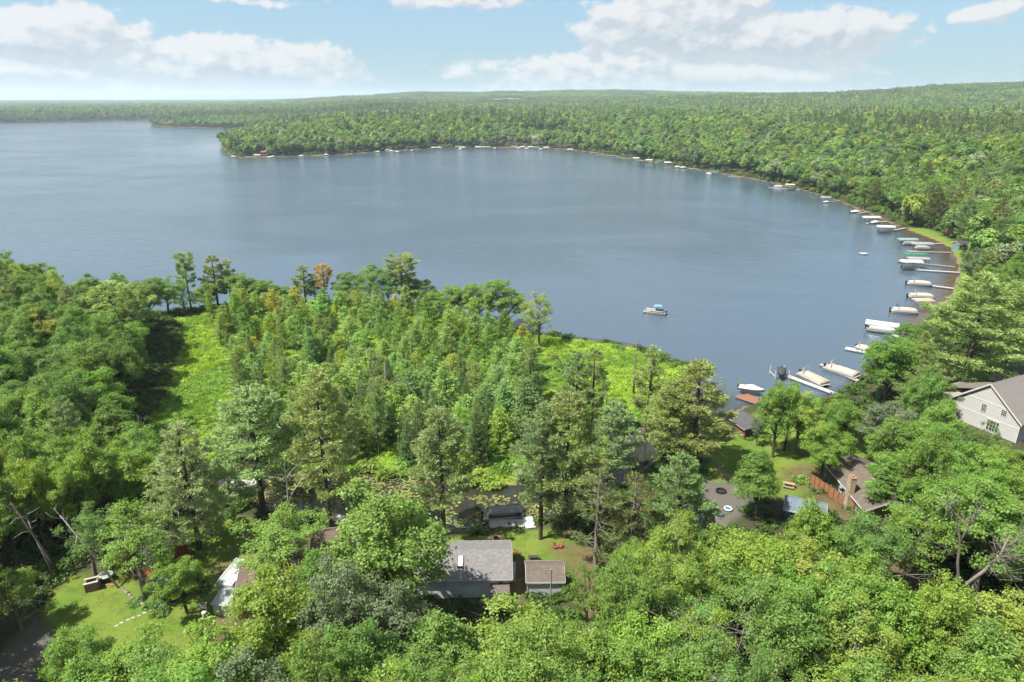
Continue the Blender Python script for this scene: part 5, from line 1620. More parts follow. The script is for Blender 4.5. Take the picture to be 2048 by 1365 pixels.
cap = MB(); cap.box(sx_ - .62, sx_ + .62, min(y0 - side * .06, y0 + side * .82), max(y0 - side * .06, y0 + side * .82), 5.3, 5.42); cap.box(sx_ - .25, sx_ + .25, min(y0 + side * .2, y0 + side * .6), max(y0 + side * .2, y0 + side * .6), 5.42, 5.62); cap.build('chimney_cap', mat('clay', (.45, .24, .15), .9), chim)
st = MB()
for zz in np.arange(-.3, 5.2, .24):
    for k in range(3):
        w0 = -.53 + k * .36 + rs_.uniform(-.04, .04)
        yo = y0 + side * .752
        st.box(sx_ + w0, sx_ + w0 + .31, min(yo, yo + side * rs_.uniform(.02, .06)), max(yo, yo + side * .05), zz, zz + .2)
so = st.build('stone_facing', STONE, chim); so['kind'] = 'stuff'
TEAL = mat('teal_shutter', (.06, .17, .16), .6)
for wx in (-4.4, -6.0 + .4, -.4, 1.2):
    wn = window(house_b, wx, side * 3.6, 1.35, .7, 1.15, 0, side, None, (0, 1))
    for s2 in (-1, 1):
        m_ = MB(); m_.box(wx + s2 * .63 - .2, wx + s2 * .63 + .2, min(side * 3.603, side * 3.64), max(side * 3.603, side * 3.64), .72, 1.98); m_.build('shutter', TEAL, wn)
acm = MB(); acm.box(.2, .85, min(side * 3.66, side * 4.05), max(side * 3.66, side * 4.05), 1.85, 2.25, .03); acm.build('air_conditioner', WHITE, house_b)

# red board fence in front of it ---------------------------------------------------
f0 = base_at(1619, 968); f1 = base_at(1716, 1032)
nf = 10
fence = empty('fence', (f0.x, f0.y, f0.z), math.atan2(f1.y - f0.y, f1.x - f0.x), 'red brown board fence between the brown house and the drive', 'fence')
Lf = (f1 - f0).length / nf
pm = MB(); pm.box(.07, Lf - .07, -.022, .022, .05, 1.72); pm.box(.07, Lf - .07, -.05, .05, 1.72, 1.78); pme = pm.mesh('panel'); pme.materials.append(CEDAR)
qm = MB(); qm.box(-.065, .065, -.065, .065, -.4, 1.86); qme = qm.mesh('post'); qme.materials.append(mat('cedar_post', (.24, .10, .05), .85))
for k in range(nf):
    o_ = link('panel', pme, fence); o_.location = (k * Lf, 0, RND.uniform(-.02, .02))
for k in range(nf + 1):
    o_ = link('post', qme, fence); o_.location = (k * Lf, 0, 0)

# white gabled house ---------------------------------------------------------------
SIDING = stripes_mat('pale_grey_siding', (.66, .655, .645), .15, 2, .45, .7, .04, .82)
METAL = mat('metal_roof', (.34, .31, .29), .55, .08, .6, metal=.25)
zr = ZG + 9.5
A = at(1982, 767, zr)
hd = Vector((.905, .423, 0)).normalized(); gt = Vector((.423, -.905, 0)).normalized()
hw = 6.3; wall_h = 4.3; rise = 5.2; Lw = 14.0
ctr = Vector((A.x, A.y, 0)) + hd * (Lw / 2 + .35)
zb = zr - .2 - wall_h - rise
wh = empty('house', (ctr.x, ctr.y, zb), math.atan2(hd.y, hd.x), 'large pale grey gabled house with white trim and metal roof', 'house')
w_ = MB(); hx = Lw / 2
sec = [(-hw, -1.5), (hw, -1.5), (hw, wall_h), (0, wall_h + rise), (-hw, wall_h)]
w_.loft([[(-hx, a, b) for a, b in sec], [(hx, a, b) for a, b in sec]], True); w_.build('wall', SIDING, wh)
slw = rise / hw
def metal_roof(parent, hx, hw, wall_h, rise, over, oe, name='roof', step=.55, sides=(-1, 1)):
    sl = rise / hw; ze = wall_h - over * sl + .06; zt = wall_h + rise + .06; e = hw + over; th = .10
    X0, X1 = -hx - oe, hx + oe
    r = MB()
    for s in sides:
        r.loft([[(X0, s * e, ze), (X1, s * e, ze), (X1, 0, zt), (X0, 0, zt)], [(X0, s * e, ze + th), (X1, s * e, ze + th), (X1, 0, zt + th), (X0, 0, zt + th)]], True)
    ro = r.build(name, METAL, parent)
    n = int((X1 - X0) / step)
    for s in sides:
        p = MB(); g = .02
        p.loft([[(g, s * e, ze + th + .002), (step - g, s * e, ze + th + .002), (step - g, s * .03, zt + th - .03 * sl + .002), (g, s * .03, zt + th - .03 * sl + .002)],
                [(g, s * e, ze + th + .012), (step - g, s * e, ze + th + .012), (step - g, s * .03, zt + th - .03 * sl + .012), (g, s * .03, zt + th - .03 * sl + .012)],], True)
        p.loft([[(-.018, s * e, ze + th), (.018, s * e, ze + th), (.018, s * .03, zt + th), (-.018, s * .03, zt + th)],
                [(-.018, s * e, ze + th + .06), (.018, s * e, ze + th + .06), (.018, s * .03, zt + th + .06), (-.018, s * .03, zt + th + .06)]], True)
        pme = p.mesh('roof_panel'); pme.materials.append(METAL)
        for k in range(n):
            o_ = link('roof_panel', pme, ro); o_.location = (X0 + .05 + k * step, 0, 0)
    f = MB()
    for xx in (X0 - .03, X1 + .03):
        for s in sides:
            f.loft([[(xx - .025, s * e, ze - .22), (xx + .025, s * e, ze - .22), (xx + .025, s * .02, zt - .22), (xx - .025, s * .02, zt - .22)],
                    [(xx - .025, s * e, ze + th), (xx + .025, s * e, ze + th), (xx + .025, s * .02, zt + th), (xx - .025, s * .02, zt + th)]], True)
    f.build('rake_trim', TRIM, parent)
    return ro
metal_roof(wh, hx, hw, wall_h, rise, .4, .35)
def on_gable(px, py):
    """photo point on the lake side gable -> (local y, local z)"""
    d = pix_dir(px, py); o = Vector((0, 0, CAM_Z)); c = Vector((ctr.x, ctr.y, 0)) - hd * hx
    t = (c - o).dot(hd) / d.dot(hd); q = o + d * t - Vector((ctr.x, ctr.y, zb))
    return q.dot(Vector((-hd.y, hd.x, 0))), q.z
tm = MB()
tm.box(-hx - .03, -hx - .003, -hw + 1.95, hw - 1.95, 5.75, 5.98); tm.box(-hx - .03, -hx - .003, -hw, hw, 2.95, 3.17)
for s in (-1, 1): tm.box(-hx - .035, -hx - .002, s * (hw - .09) - .09, s * (hw - .09) + .09, -1.4, wall_h - .25)
tm.build('belt_trim', TRIM, wh)
for (px, py, w, h, mu) in ((1968, 816, .85, 1.45, (2, 3)), (2008, 827, .85, 1.1, (2, 2))):
    u, v = on_gable(px, py); window(wh, -hx, u, v, w, h, -1, 0, None, mu)
ud, vd = on_gable(1985, 853)
dr = window(wh, -hx, ud, vd, .95, 2.0, -1, 0, None, (1, 2), name='door')
window(wh, -hx, ud + .82, vd, .42, 2.0, -1, 0, None, (0, 2)); window(wh, -hx, ud - .82, vd, .42, 2.0, -1, 0, None, (0, 2))
stp = MB()
for k in range(5): stp.box(-hx - 1.5 - k * .3, -hx - 1.2 - k * .3, ud - 1.1, ud + 1.1, -1.4, -.25 - k * .2)
stp.box(-hx - 1.2, -hx - .04, ud - 1.4, ud + 1.4, -1.4, -.2); stp.build('steps', WHITE, wh)
rl = MB()
for yy in (ud - 1.1, ud + 1.1):
    rl.tube([(-hx - .1, yy, .75), (-hx - 1.2, yy, .75), (-hx - 2.6, yy, -.2)], .04, 5)
    for k in range(6): rl.tube([(-hx - .1 - k * .45, yy, -.9), (-hx - .1 - k * .45, yy, .75 - max(0, k * .45 - 1.1) * .68)], .025, 4)
rl.build('railing', TRIM, wh)
dl = MB(); dl.box(-hx - .05, -hx - .003, ud - 1.3, ud + 1.3, vd + 1.12, vd + 1.25); dl.build('door_lintel', TRIM, wh)
# lower wing with metal roof on the lake side
wg = MB(); wg.box(-hx + 4.0, -hx + 9.5, hw + .02, hw + 4.6, -1.4, 4.0); wg.build('wing_wall', SIDING, wh)
wr = MB(); wr.sheet([(-hx + 3.6, hw + 5.0, 3.7), (-hx + 3.6, hw - 2.2, 6.3), (-hx + 9.9, hw - 2.2, 6.3), (-hx + 9.9, hw + 5.0, 3.7)], -.1); wro = wr.build('wing_roof', METAL, wh)
sm = MB(); sm.loft([[(-.02, hw + 5.0, 3.8), (.02, hw + 5.0, 3.8), (.02, hw - 2.1, 6.37), (-.02, hw - 2.1, 6.37)], [(-.02, hw + 5.0, 3.87), (.02, hw + 5.0, 3.87), (.02, hw - 2.1, 6.44), (-.02, hw - 2.1, 6.44)]], True)
sme = sm.mesh('seam'); sme.materials.append(METAL)
for k in range(11):
    o_ = link('seam', sme, wro); o_.location = (-hx + 3.7 + k * .6, 0, 0)

# neighbour house at the picture edge
A2 = at(2012, 748, ZG + 3.2)
nh = gable_house('house', (A2.x + 6.2, A2.y + 3.0, gz(A2.x, A2.y)), math.radians(20), 11, 7, 3.2, 1.5, .5, WHITE, DARKROOF, 'pale house with sliding glass door beyond the white gabled house', 'house')
window(nh, -3.6, -3.5, 1.6, 1.7, 1.9, 0, -1, None, (1, 0))
window(nh, -5.5, -1.0, 1.7, 1.4, 1.6, -1, 0, None, (1, 0))

# red cottage, its green grey porch roof -------------------------------------------
REDW = stripes_mat('red_boards', (.33, .055, .04), .2, 2, .4, .75, .1, .7)
rr_ = base_at(232, 1160)
rc = gable_house('cottage', (rr_.x + 2.8, rr_.y + 4.0, rr_.z), math.radians(-28), 8.5, 5.0, 2.5, 1.5, .3, REDW, DARKROOF, 'red board cottage half hidden under the airy tree', 'cottage')
window(rc, -4.25, 0.6, 2.5, .6, .7, -1, 0, None, (0, 1)); window(rc, -2.6, -2.5, 1.4, .8, .9, 0, -1, None, (0, 1))
g0 = base_at(340, 1192)
gp = empty('shed', (g0.x, g0.y, g0.z), math.radians(-40), 'lattice sided shed with grey green sloping roof beside the red cottage', 'shed')
m_ = MB(); m_.box(-1.6, 1.6, -1.3, 1.3, -.4, 1.9); m_.build('wall', stripes_mat('dark_lattice', (.06, .055, .05), .12, 0, .5, .8, .2, .4), gp)
m_ = MB(); m_.sheet([(-2.0, -1.7, 1.95), (2.0, -1.7, 1.95), (2.0, 1.7, 2.75), (-2.0, 1.7, 2.75)], .1); m_.build('roof', mat('green_grey_metal', (.17, .21, .19), .5, .1), gp)
s0 = base_at(362, 1155)
stt = empty('stairs', (s0.x, s0.y, s0.z), math.radians(-40), 'white railed wooden stairs behind the lattice shed', 'stairs')
m_ = MB()
for k in range(6): m_.box(-.6, .6, k * .28, k * .28 + .3, .17 * k, .17 * k + .06)
m_.build('tread_flight', WOOD, stt)
m_ = MB()
for s in (-1, 1):
    m_.tube([(s * .62, 0, .9), (s * .62, 1.7, 1.9)], .04, 5)
    for k in range(6): m_.tube([(s * .62, k * .32, .1 + .17 * k), (s * .62, k * .32, .92 + .19 * k)], .025, 4)
m_.build('railing', TRIM, stt)

# brown cottage left of the big maple ----------------------------------------------
b0 = base_at(520, 1235)
BRC = stripes_mat('dark_brown_boards', (.17, .095, .06), .2, 2, .4, .8, .1, .7)
SHB = shingle_mat('mottled_brown_shingles', (.27, .20, .165))
bc = gable_house('cottage', (b0.x + 2.2, b0.y + 4.6, b0.z), math.radians(9), 10.5, 8.6, 2.6, 1.3, .4, BRC, SHB, 'low brown cottage with mottled roof behind the bright maple', 'cottage')
for wx in (-3.9, -2.6, -.9, .3): window(bc, wx, -4.3, 1.55, .85, .95, 0, -1, mat('cream_trim', (.62, .58, .48), .6), (0, 1))
bd = gable_house('cottage', (b0.x + 6.0, b0.y + 13.0, gz(b0.x + 6, b0.y + 13)), math.radians(9), 5.5, 4.6, 2.2, 1.0, .3, BRC, SHB, 'second brown cottage roof between the birch and the big maple', 'cottage')

# camper trailer and white shed ----------------------------------------------------
c0 = base_at(466, 1192)
cmp_ = empty('camper', (c0.x, c0.y + 1.5, c0.z), math.radians(-8), 'white camper trailer parked beside the low brown cottage', 'camper')
CW = mat('camper_white', (.60, .61, .62), .4, .08, 1.5)
m_ = MB(); m_.box(-1.15, 1.15, -2.5, 2.5, .55, 2.55, .12); m_.build('body', CW, cmp_)
m_ = MB(); m_.box(-.95, .95, -2.25, 2.25, 2.552, 2.585); m_.build('roof_panel', mat('camper_roof', (.50, .53, .56), .5, .1), cmp_)
m_ = MB()
for (a, b, c, d) in ((-1.12, -.98, -2.4, 2.4), (.98, 1.12, -2.4, 2.4)): m_.box(a, b, c, d, 2.553, 2.66)
m_.build('roof_rail', TRIM, cmp_)
m_ = MB(); m_.box(-.35, .35, -.6, .1, 2.59, 2.72, .03); m_.build('roof_vent', WHITE, cmp_)
for s in (-1, 1):
    m_ = MB(); m_.tube([(s * 1.0, .2, .35), (s * 1.2, .2, .35)], .36, 14); m_.build('wheel', BLACK, cmp_)
m_ = MB(); m_.box(-.55, .55, -2.53, -2.503, 1.5, 2.1); m_.build('window', GLASS, cmp_)
s1 = base_at(452, 1232)
ws = empty('shed', (s1.x, s1.y + 1.2, s1.z), math.radians(-8), 'small white shed with pale metal roof beside the utility pole', 'shed')
ws.scale = (.8, .8, .85)
m_ = MB(); m_.box(-1.6, 1.6, -1.6, 1.6, -.4, 1.9); m_.build('wall', WHITE, ws)
m_ = MB(); m_.sheet([(-1.85, -1.85, 2.02), (1.85, -1.85, 2.02), (1.85, 1.85, 2.4), (-1.85, 1.85, 2.4)], .1); m_.build('roof', mat('pale_metal', (.50, .52, .54), .45, .1, 1, metal=.2), ws)
m_ = MB(); m_.box(-.5, .5, -1.64, -1.604, -.35, 1.6); m_.build('door', mat('grey_door', (.35, .37, .4), .6), ws)

# dark roof by the fire pit, blue roof by the drive ---------------------------------
d0 = base_at(1405, 1110)
pv = gable_house('garage', (d0.x - .5, d0.y + 2.8, d0.z), math.radians(76), 8.0, 5.0, 2.4, 1.2, .35, BRC, shingle_mat('charcoal_shingles', (.15, .145, .155)), 'dark roofed garage beside the gravel fire pit patio', 'garage')
u0 = base_at(1632, 1048)
bl_ = gable_house('cottage', (u0.x - 1.2, u0.y + 1.6, u0.z), math.radians(-24), 5.2, 3.6, 1.9, .8, .3, mat('slate_blue_wall', (.10, .14, .19), .7), mat('blue_grey_roof', (.17, .22, .28), .9, .2, .8), 'blue grey roof behind the upright maple by the patio', 'cottage')
v0 = base_at(1835, 900)
gable_house('house', (v0.x, v0.y + 4, v0.z), math.radians(-35), 9, 6, 2.4, 1.3, .4, BRC, DARKROOF, 'dark grey roof glimpsed between the silvery oaks', 'house')
v1 = base_at(1922, 1000)
gable_house('house', (v1.x, v1.y + 3, v1.z), math.radians(-35), 7, 5, 2.4, 1.2, .4, WHITE, DARKROOF, 'dark roof corner under the trees below the white gabled house', 'house')
v2 = base_at(1925, 500)
gable_house('shed', (v2.x + 1, v2.y + 2, v2.z), math.radians(5), 6, 4, 2.2, 1.0, .3, mat('teal_wall', (.2, .36, .36), .7), DARKROOF, 'small grey roofed boathouse by the yellow dock', 'shed')
v3 = base_at(1925, 474)
gable_house('house', (v3.x + 2, v3.y + 6, v3.z), math.radians(10), 9, 6, 2.8, 1.4, .4, mat('terracotta_wall', (.36, .17, .10), .7), DARKROOF, 'brick coloured cottage in the trees above the yellow dock', 'house')
t0 = base_at(1765, 1195)
tl = empty('trailer', (t0.x, t0.y, t0.z), math.radians(-55), 'white trailer with red stripe behind the grey brush', 'trailer')
m_ = MB(); m_.box(-2.2, 2.2, -.9, .9, .5, 1.9, .08); m_.build('body', WHITE, tl)
m_ = MB(); m_.box(-2.21, 2.21, -.93, -.905, 1.5, 1.7); m_.build('stripe', mat('red_stripe', (.5, .05, .03), .5), tl)
for s in (-1, 1):
    m_ = MB(); m_.tube([(0, s * .82, .34), (0, s * .98, .34)], .34, 12); m_.build('wheel', BLACK, tl)
# ------------------------------------------------------------------ garden things
# bench behind the shed
b = base_at(1067, 1119)
bn = empty('garden_bench', (b.x, b.y, b.z), math.radians(180), 'weathered grey bench behind the small grey shed', 'bench')
m_ = MB(); m_.box(-.75, .75, -.25, .25, .42, .47); m_.build('seat', WOOD, bn)
m_ = MB(); m_.box(-.75, .75, .22, .27, .55, .95); m_.build('backrest', WOOD, bn)
lg = MB(); lg.box(-.035, .035, -.035, .035, 0, .45); lge = lg.mesh('leg'); lge.materials.append(WOOD)
for (x, y) in ((-.68, -.2), (.68, -.2), (-.68, .2), (.68, .2)):
    o_ = link('leg', lge, bn); o_.location = (x, y, 0)
# red lawn things
REDP = mat('red_plastic', (.42, .10, .09), .7)
def adirondack(px, py, m, label, rz):
    p = base_at(px, py); r = empty('lawn_chair', (p.x, p.y, p.z), rz, label, 'chair'); r.scale = (.75, .75, .75)
    a = MB(); a.sheet([(-.3, -.35, .38), (.3, -.35, .38), (.3, .25, .28), (-.3, .25, .28)], .04); a.build('seat', m, r)
    a = MB(); a.sheet([(-.3, .22, .3), (.3, .22, .3), (.24, .5, 1.0), (-.24, .5, 1.0)], .04); a.build('backrest', m, r)
    for s in (-1, 1):
        a = MB(); a.box(s * .36 - .06, s * .36 + .06, -.4, .35, .52, .56); a.build('armrest', m, r)
        a = MB(); a.box(s * .34 - .03, s * .34 + .03, -.36, -.3, 0, .52); a.build('leg', m, r)
        a = MB(); a.box(s * .34 - .03, s * .34 + .03, .3, .36, 0, .3); a.build('leg', m, r)
adirondack(1111, 1097, REDP, 'red lawn chair nearest the pine trunks by the shed', .4)
adirondack(1120, 1096, REDP, 'red lawn chair nearest the white birch by the shed', -.4)
adirondack(868, 1076, mat('blue_plastic', (.10, .32, .55), .5), 'blue chair at the scummy pond edge by the big dense maple', .2)
# fire rings
def ring(px, py, R, n, m, label, name='fire_ring', h=.22, ash=True):
    p = base_at(px, py); r = empty(name, (p.x, p.y, p.z), 0, label, 'fire pit')
    s = MB(); s.box(-.16, .16, -.10, .10, -.05, h, .03); se = s.mesh('stone'); se.materials.append(m)
    for k in range(n):
        a = 6.283 * k / n
        o_ = link('stone', se, r); o_.location = (R * math.cos(a), R * math.sin(a), RND.uniform(-.02, .03)); o_.rotation_euler = (0, 0, a + 1.57)
    a = MB(); a.cyl(0, 0, .0, .04, R * .9, 14); a.build('ash_bed', mat('ash', (.03, .028, .026), .95, .4), r)
ring(994, 1079, .62, 12, mat('brick_red', (.42, .17, .11), .9, .3), 'red brick fire ring on the grass behind the grey roofed cottage')
ring(1442, 984, .72, 12, mat('black_steel', (.02, .02, .022), .6), 'black steel fire ring on the gravel patio', h=.34)
# picnic table
p = base_at(1577, 975)
pt = empty('picnic_table', (p.x, p.y, p.z), math.radians(-25), 'wooden picnic table at the end of the sunny lawn', 'table')
m_ = MB(); 
for k in range(5): m_.box(-.9, .9, -.36 + k * .148, -.36 + k * .148 + .135, .72, .76)
m_.build('table_top', mat('tan_planks', (.46, .34, .20), .85, .2), pt)
for s in (-1, 1):
    m_ = MB(); m_.box(-.9, .9, s * .68 - .13, s * .68 + .13, .42, .46); m_.build('bench_seat', mat('tan_planks', (.46, .34, .20)), pt)
    m_ = MB(); m_.tube([(s * .65, -.62, 0), (s * .65, -.2, .72)], .05, 5); m_.tube([(s * .65, .62, 0), (s * .65, .2, .72)], .05, 5); m_.build('leg', WOOD, pt)
# kayaks, hammock ring
def kayak(px, py, rz, m, label, L=3.0):
    p = base_at(px, py); r = empty('kayak', (p.x, p.y, p.z + .02), rz, label, 'kayak')
    rings = []
    for t in np.linspace(-1, 1, 9):
        w = .36 * (1 - abs(t) ** 2.4) + .01; h = .16 * (1 - abs(t) ** 2) + .03
        rings.append([(t * L / 2, w * math.cos(a), .17 + h * math.sin(a) + .10 * t * t) for a in np.linspace(0, 2 * math.pi, 9)[:-1]])
    a = MB(); a.loft(rings, True); a.build('hull', m, r, True)
    a = MB(); a.box(-.35, .35, -.2, .2, .30, .345, .02); a.build('cockpit', BLACK, r)
kayak(1420, 1014, math.radians(-40), mat('pale_kayak', (.55, .58, .55), .4), 'pale kayak lying by the gravel patio, furthest from the garage')
kayak(1424, 1021, math.radians(-40), mat('teal_kayak', (.08, .32, .34), .4), 'teal kayak lying between two others by the gravel patio')
kayak(1428, 1028, math.radians(-40), mat('navy_kayak', (.05, .16, .22), .4), 'dark blue kayak lying nearest the garage')
p = base_at(1456, 1020); tb = empty('float_tube', (p.x, p.y, p.z + .1), 0, 'round teal and white float tube beside the kayaks', 'float tube')
m_ = MB(); m_.tube([(.55 * math.cos(a), .55 * math.sin(a), .12) for a in np.linspace(0, 6.283, 15)], .15, 8); m_.build('ring', mat('tube_white', (.6, .68, .68), .5), tb, True)
m_ = MB(); m_.cyl(0, 0, .06, .10, .45, 14); m_.build('floor', mat('tube_teal', (.05, .25, .27), .5), tb)
p = base_at(1445, 1032); pd = empty('umbrella_pole', (p.x, p.y, p.z), 0, 'thin pale pole standing beside the kayaks', 'pole')
m_ = MB(); m_.cyl(0, 0, 0, 3.0, .04, 8); m_.build('shaft', WOOD, pd); m_ = MB(); m_.cyl(0, 0, 0, .1, .3, 10); m_.build('base', BLACK, pd)
# brick path: flagstones set into lawn
PAVER = mat('red_paver', (.38, .20, .15), .9, .3, 2)
pth = empty('brick_path', (0, 0, 0), 0, 'reddish brick path crossing the sunny lawn to the patio', 'path')
a_ = base_at(1432, 938); b_ = base_at(1478, 962)
dv = (b_ - a_); nn = 14
pv_ = MB(); pv_.box(-.30, .30, -.52, .52, -.05, .05, .02); pve = pv_.mesh('paver'); pve.materials.append(PAVER)
for k in range(nn):
    q = a_ + dv * (k / (nn - 1)); o_ = link('paver', pve, pth); o_.location = (q.x, q.y, gz(q.x, q.y)); o_.rotation_euler = (0, 0, math.atan2(dv.y, dv.x) + RND.uniform(-.05, .05)); o_.scale = (dv.length / nn / .64, 1, 1)
# stepping stones on the left lawn
sp = empty('stepping_stones', (0, 0, 0), 0, 'line of pale stepping stones crossing the left lawn', 'path')
sm_ = MB(); sm_.box(-.21, .21, -.14, .14, -.05, .05, .03); sme_ = sm_.mesh('stone'); sme_.materials.append(mat('pale_slab', (.55, .52, .46), .9, .2))
for (x, y) in [(233, 1252), (243, 1246), (256, 1240), (266, 1236), (278, 1232), (289, 1226), (300, 1222), (311, 1216), (324, 1212)]:
    q = base_at(x, y); o_ = link('stone', sme_, sp); o_.location = (q.x, q.y, q.z); o_.rotation_euler = (0, 0, .5 + RND.uniform(-.2, .2))
# stone edging of the flower bed
ed = empty('bed_edging', (0, 0, 0), 0, 'curved row of pale stones edging the shrub bed on the left lawn', 'stones')
em = MB(); em.loft([[(math.cos(a) * r_ * .2, math.sin(a) * r_ * .16, z_) for a in np.linspace(0, 6.283, 8)[:-1]] for r_, z_ in ((.8, -.05), (1, .06), (.85, .16), (.3, .2))], True)
eme = em.mesh('stone', True); eme.materials.append(mat('field_stone', (.38, .33, .30), .9, .35, 3))
for k in range(34):
    t = k / 33; x = 243 + 92 * t; y = 1176 + 36 * math.sin(t * 2.4) ** 1 + 4 * t
    q = base_at(x, y); o_ = link('stone', eme, ed); o_.location = (q.x, q.y, q.z); o_.rotation_euler = (0, 0, RND.uniform(0, 6)); k_ = RND.uniform(.7, 1.5); o_.scale = (k_, k_, k_)
# brick grill
g = base_at(186, 1178)
gr = empty('brick_grill', (g.x, g.y, g.z), math.radians(25), 'square brick grill with open top on the left lawn', 'grill')
BR = mat('old_brick', (.36, .20, .14), .95, .3, 4, .5, 9)
m_ = MB(); m_.box(-.75, .75, -.6, -.4, -.2, 1.2); m_.box(-.75, -.55, -.397, .6, -.2, 1.197); m_.box(.55, .75, -.397, .6, -.2, 1.197); m_.box(-.547, .547, .4, .597, -.2, 1.194); m_.build('brick_wall', BR, gr)
m_ = MB(); m_.box(-.82, .82, -.67, -.35, 1.203, 1.30); m_.box(-.82, .82, .35, .67, 1.203, 1.30); m_.build('cap_slab', mat('pale_slab', (.55, .52, .46)), gr)
m_ = MB(); m_.box(-.54, .54, -.39, .39, .9, .94); m_.build('grate', BLACK, gr)
# covered hot tub / barrel beside red cottage
h = base_at(213, 1160); ht = empty('hot_tub', (h.x, h.y, h.z), 0, 'dark round tub with pale cover at the red cottage corner', 'tub')
m_ = MB(); m_.cyl(0, 0, 0, .8, .85, 16); m_.build('tub', mat('dark_green', (.03, .06, .05), .7), ht)
m_ = MB(); m_.cyl(0, 0, .803, .9, .92, 16, .7); m_.build('cover', mat('pale_cover', (.42, .45, .42), .6), ht)
m_ = MB(); m_.box(-1.6, 1.8, -1.2, -.9, -.1, .1, .02); m_.build('wooden_edge', CEDAR, ht)
# mower under the leaning trunk
mw = base_at(128, 1152); mwr = empty('lawn_mower', (mw.x, mw.y, mw.z), .6, 'pale riding mower parked under the leaning trunks', 'mower')
m_ = MB(); m_.box(-.8, .3, -.4, .4, .25, .6, .06); m_.build('body', mat('mower_white', (.5, .54, .56), .5), mwr)
m_ = MB(); m_.box(.2, .65, -.28, .28, .6, .72, .04); m_.box(.5, .6, -.28, .28, .72, 1.05, .03); m_.build('seat', BLACK, mwr)
for (x, y) in ((-.6, -.4), (-.6, .4), (.4, -.42), (.4, .42)):
    m_ = MB(); m_.tube([(x, y - .08, .24), (x, y + .08, .24)], .24, 10); m_.build('wheel', BLACK, mwr)
# white birdbath / urn on lawn near small maple
u = base_at(402, 1222); ur = empty('bird_bath', (u.x, u.y, u.z), 0, 'small pale bird bath between the small maple and the pole', 'bird bath')
m_ = MB(); m_.loft([[(r_ * math.cos(a), r_ * math.sin(a), z_) for a in np.linspace(0, 6.283, 11)[:-1]] for r_, z_ in ((.2, 0), (.09, .1), (.08, .6), (.3, .74), (.32, .8))], True); m_.build('basin', mat('pale_slab', (.55, .52, .46)), ur, True)

# utility poles and wires -----------------------------------------------------------
POLEM = mat('pole_wood', (.20, .155, .115), .95, .3, 3, stretch=(1, 1, .2))
up = base_at(428, 1292)
Hp = height_for(up, 1206)
pole = empty('utility_pole', (up.x, up.y, up.z), 0, 'wooden utility pole with grey transformer beside the white shed', 'utility pole')
m_ = MB(); m_.cyl(0, 0, -.5, Hp, .15, 10, .11); m_.build('post', POLEM, pole)
m_ = MB(); m_.cyl(-.38, -.1, Hp - 2.1, Hp - 1.2, .26, 14); m_.cyl(-.38, -.1, Hp - 1.2, Hp - 1.13, .28, 14, .2); m_.build('transformer', mat('transformer_grey', (.60, .62, .63), .45), pole)
m_ = MB(); m_.box(-.75, .2, -.05, .05, Hp - .75, Hp - .63); m_.build('cross_arm', POLEM, pole)
for x in (-.68, -.42, .0):
    m_ = MB(); m_.cyl(x, 0, Hp - .63, Hp - .40, .05, 8); m_.build('insulator', mat('porcelain', (.55, .56, .55), .3), pole)
WIRE = mat('wire', (.12, .125, .12), .8)
def wire(name, a, b, sag, label, r=.012):
    a = Vector(a); b = Vector(b)
    root = empty(name, a, 0, label, 'wire')
    pts = [((b - a) * t) + Vector((0, 0, -sag * 4 * t * (1 - t))) for t in np.linspace(0, 1, 15)]
    m_ = MB(); m_.tube(pts, r, 4); m_.build('strand', WIRE, root)
topv = Vector((up.x, up.y, up.z + Hp - .45))
w1 = at(-80, 1150, ZG + 7.5); w2 = at(-80, 1180, ZG + 6.0)
wire('power_line', topv + Vector((-.6, 0, 0)), w1, .5, 'upper power line crossing the left lawn')
wire('power_line', topv + Vector((-.3, 0, -1.2)), w2, .5, 'lower power line crossing the left lawn')
w3 = at(395, 1190, ZG + 5.5)
wire('service_drop', topv + Vector((-.1, 0, 0)), w3, .1, 'short cable running into the small rounded maple')
p2 = base_at(1101, 1205); H2 = height_for(p2, 1139)
pole2 = empty('utility_pole', (p2.x, p2.y, p2.z), 0, 'short weathered service pole in front of the small grey shed', 'utility pole')
m_ = MB(); m_.cyl(0, 0, -.5, H2, .10, 8, .08); m_.build('post', mat('weathered_pole', (.36, .30, .22), .95, .3), pole2)
m_ = MB(); m_.box(-.5, .12, -.03, .03, H2 - .55, H2 - .47); m_.build('cross_arm', WOOD, pole2)
wire('service_drop', (p2.x, p2.y, p2.z + H2 - .3), tuple(Vector((ch.location.x + 5.6, ch.location.y + 2.6, ch.location.z + 3.2))), .15, 'cable from the service pole to the cottage gable', .012)
wire('service_drop', (p2.x - .2, p2.y, p2.z + H2 - .6), tuple(Vector((ch.location.x + 5.8, ch.location.y - 3.4, ch.location.z + 2.4))), .1, 'cable from the service pole to the cottage front corner', .012)

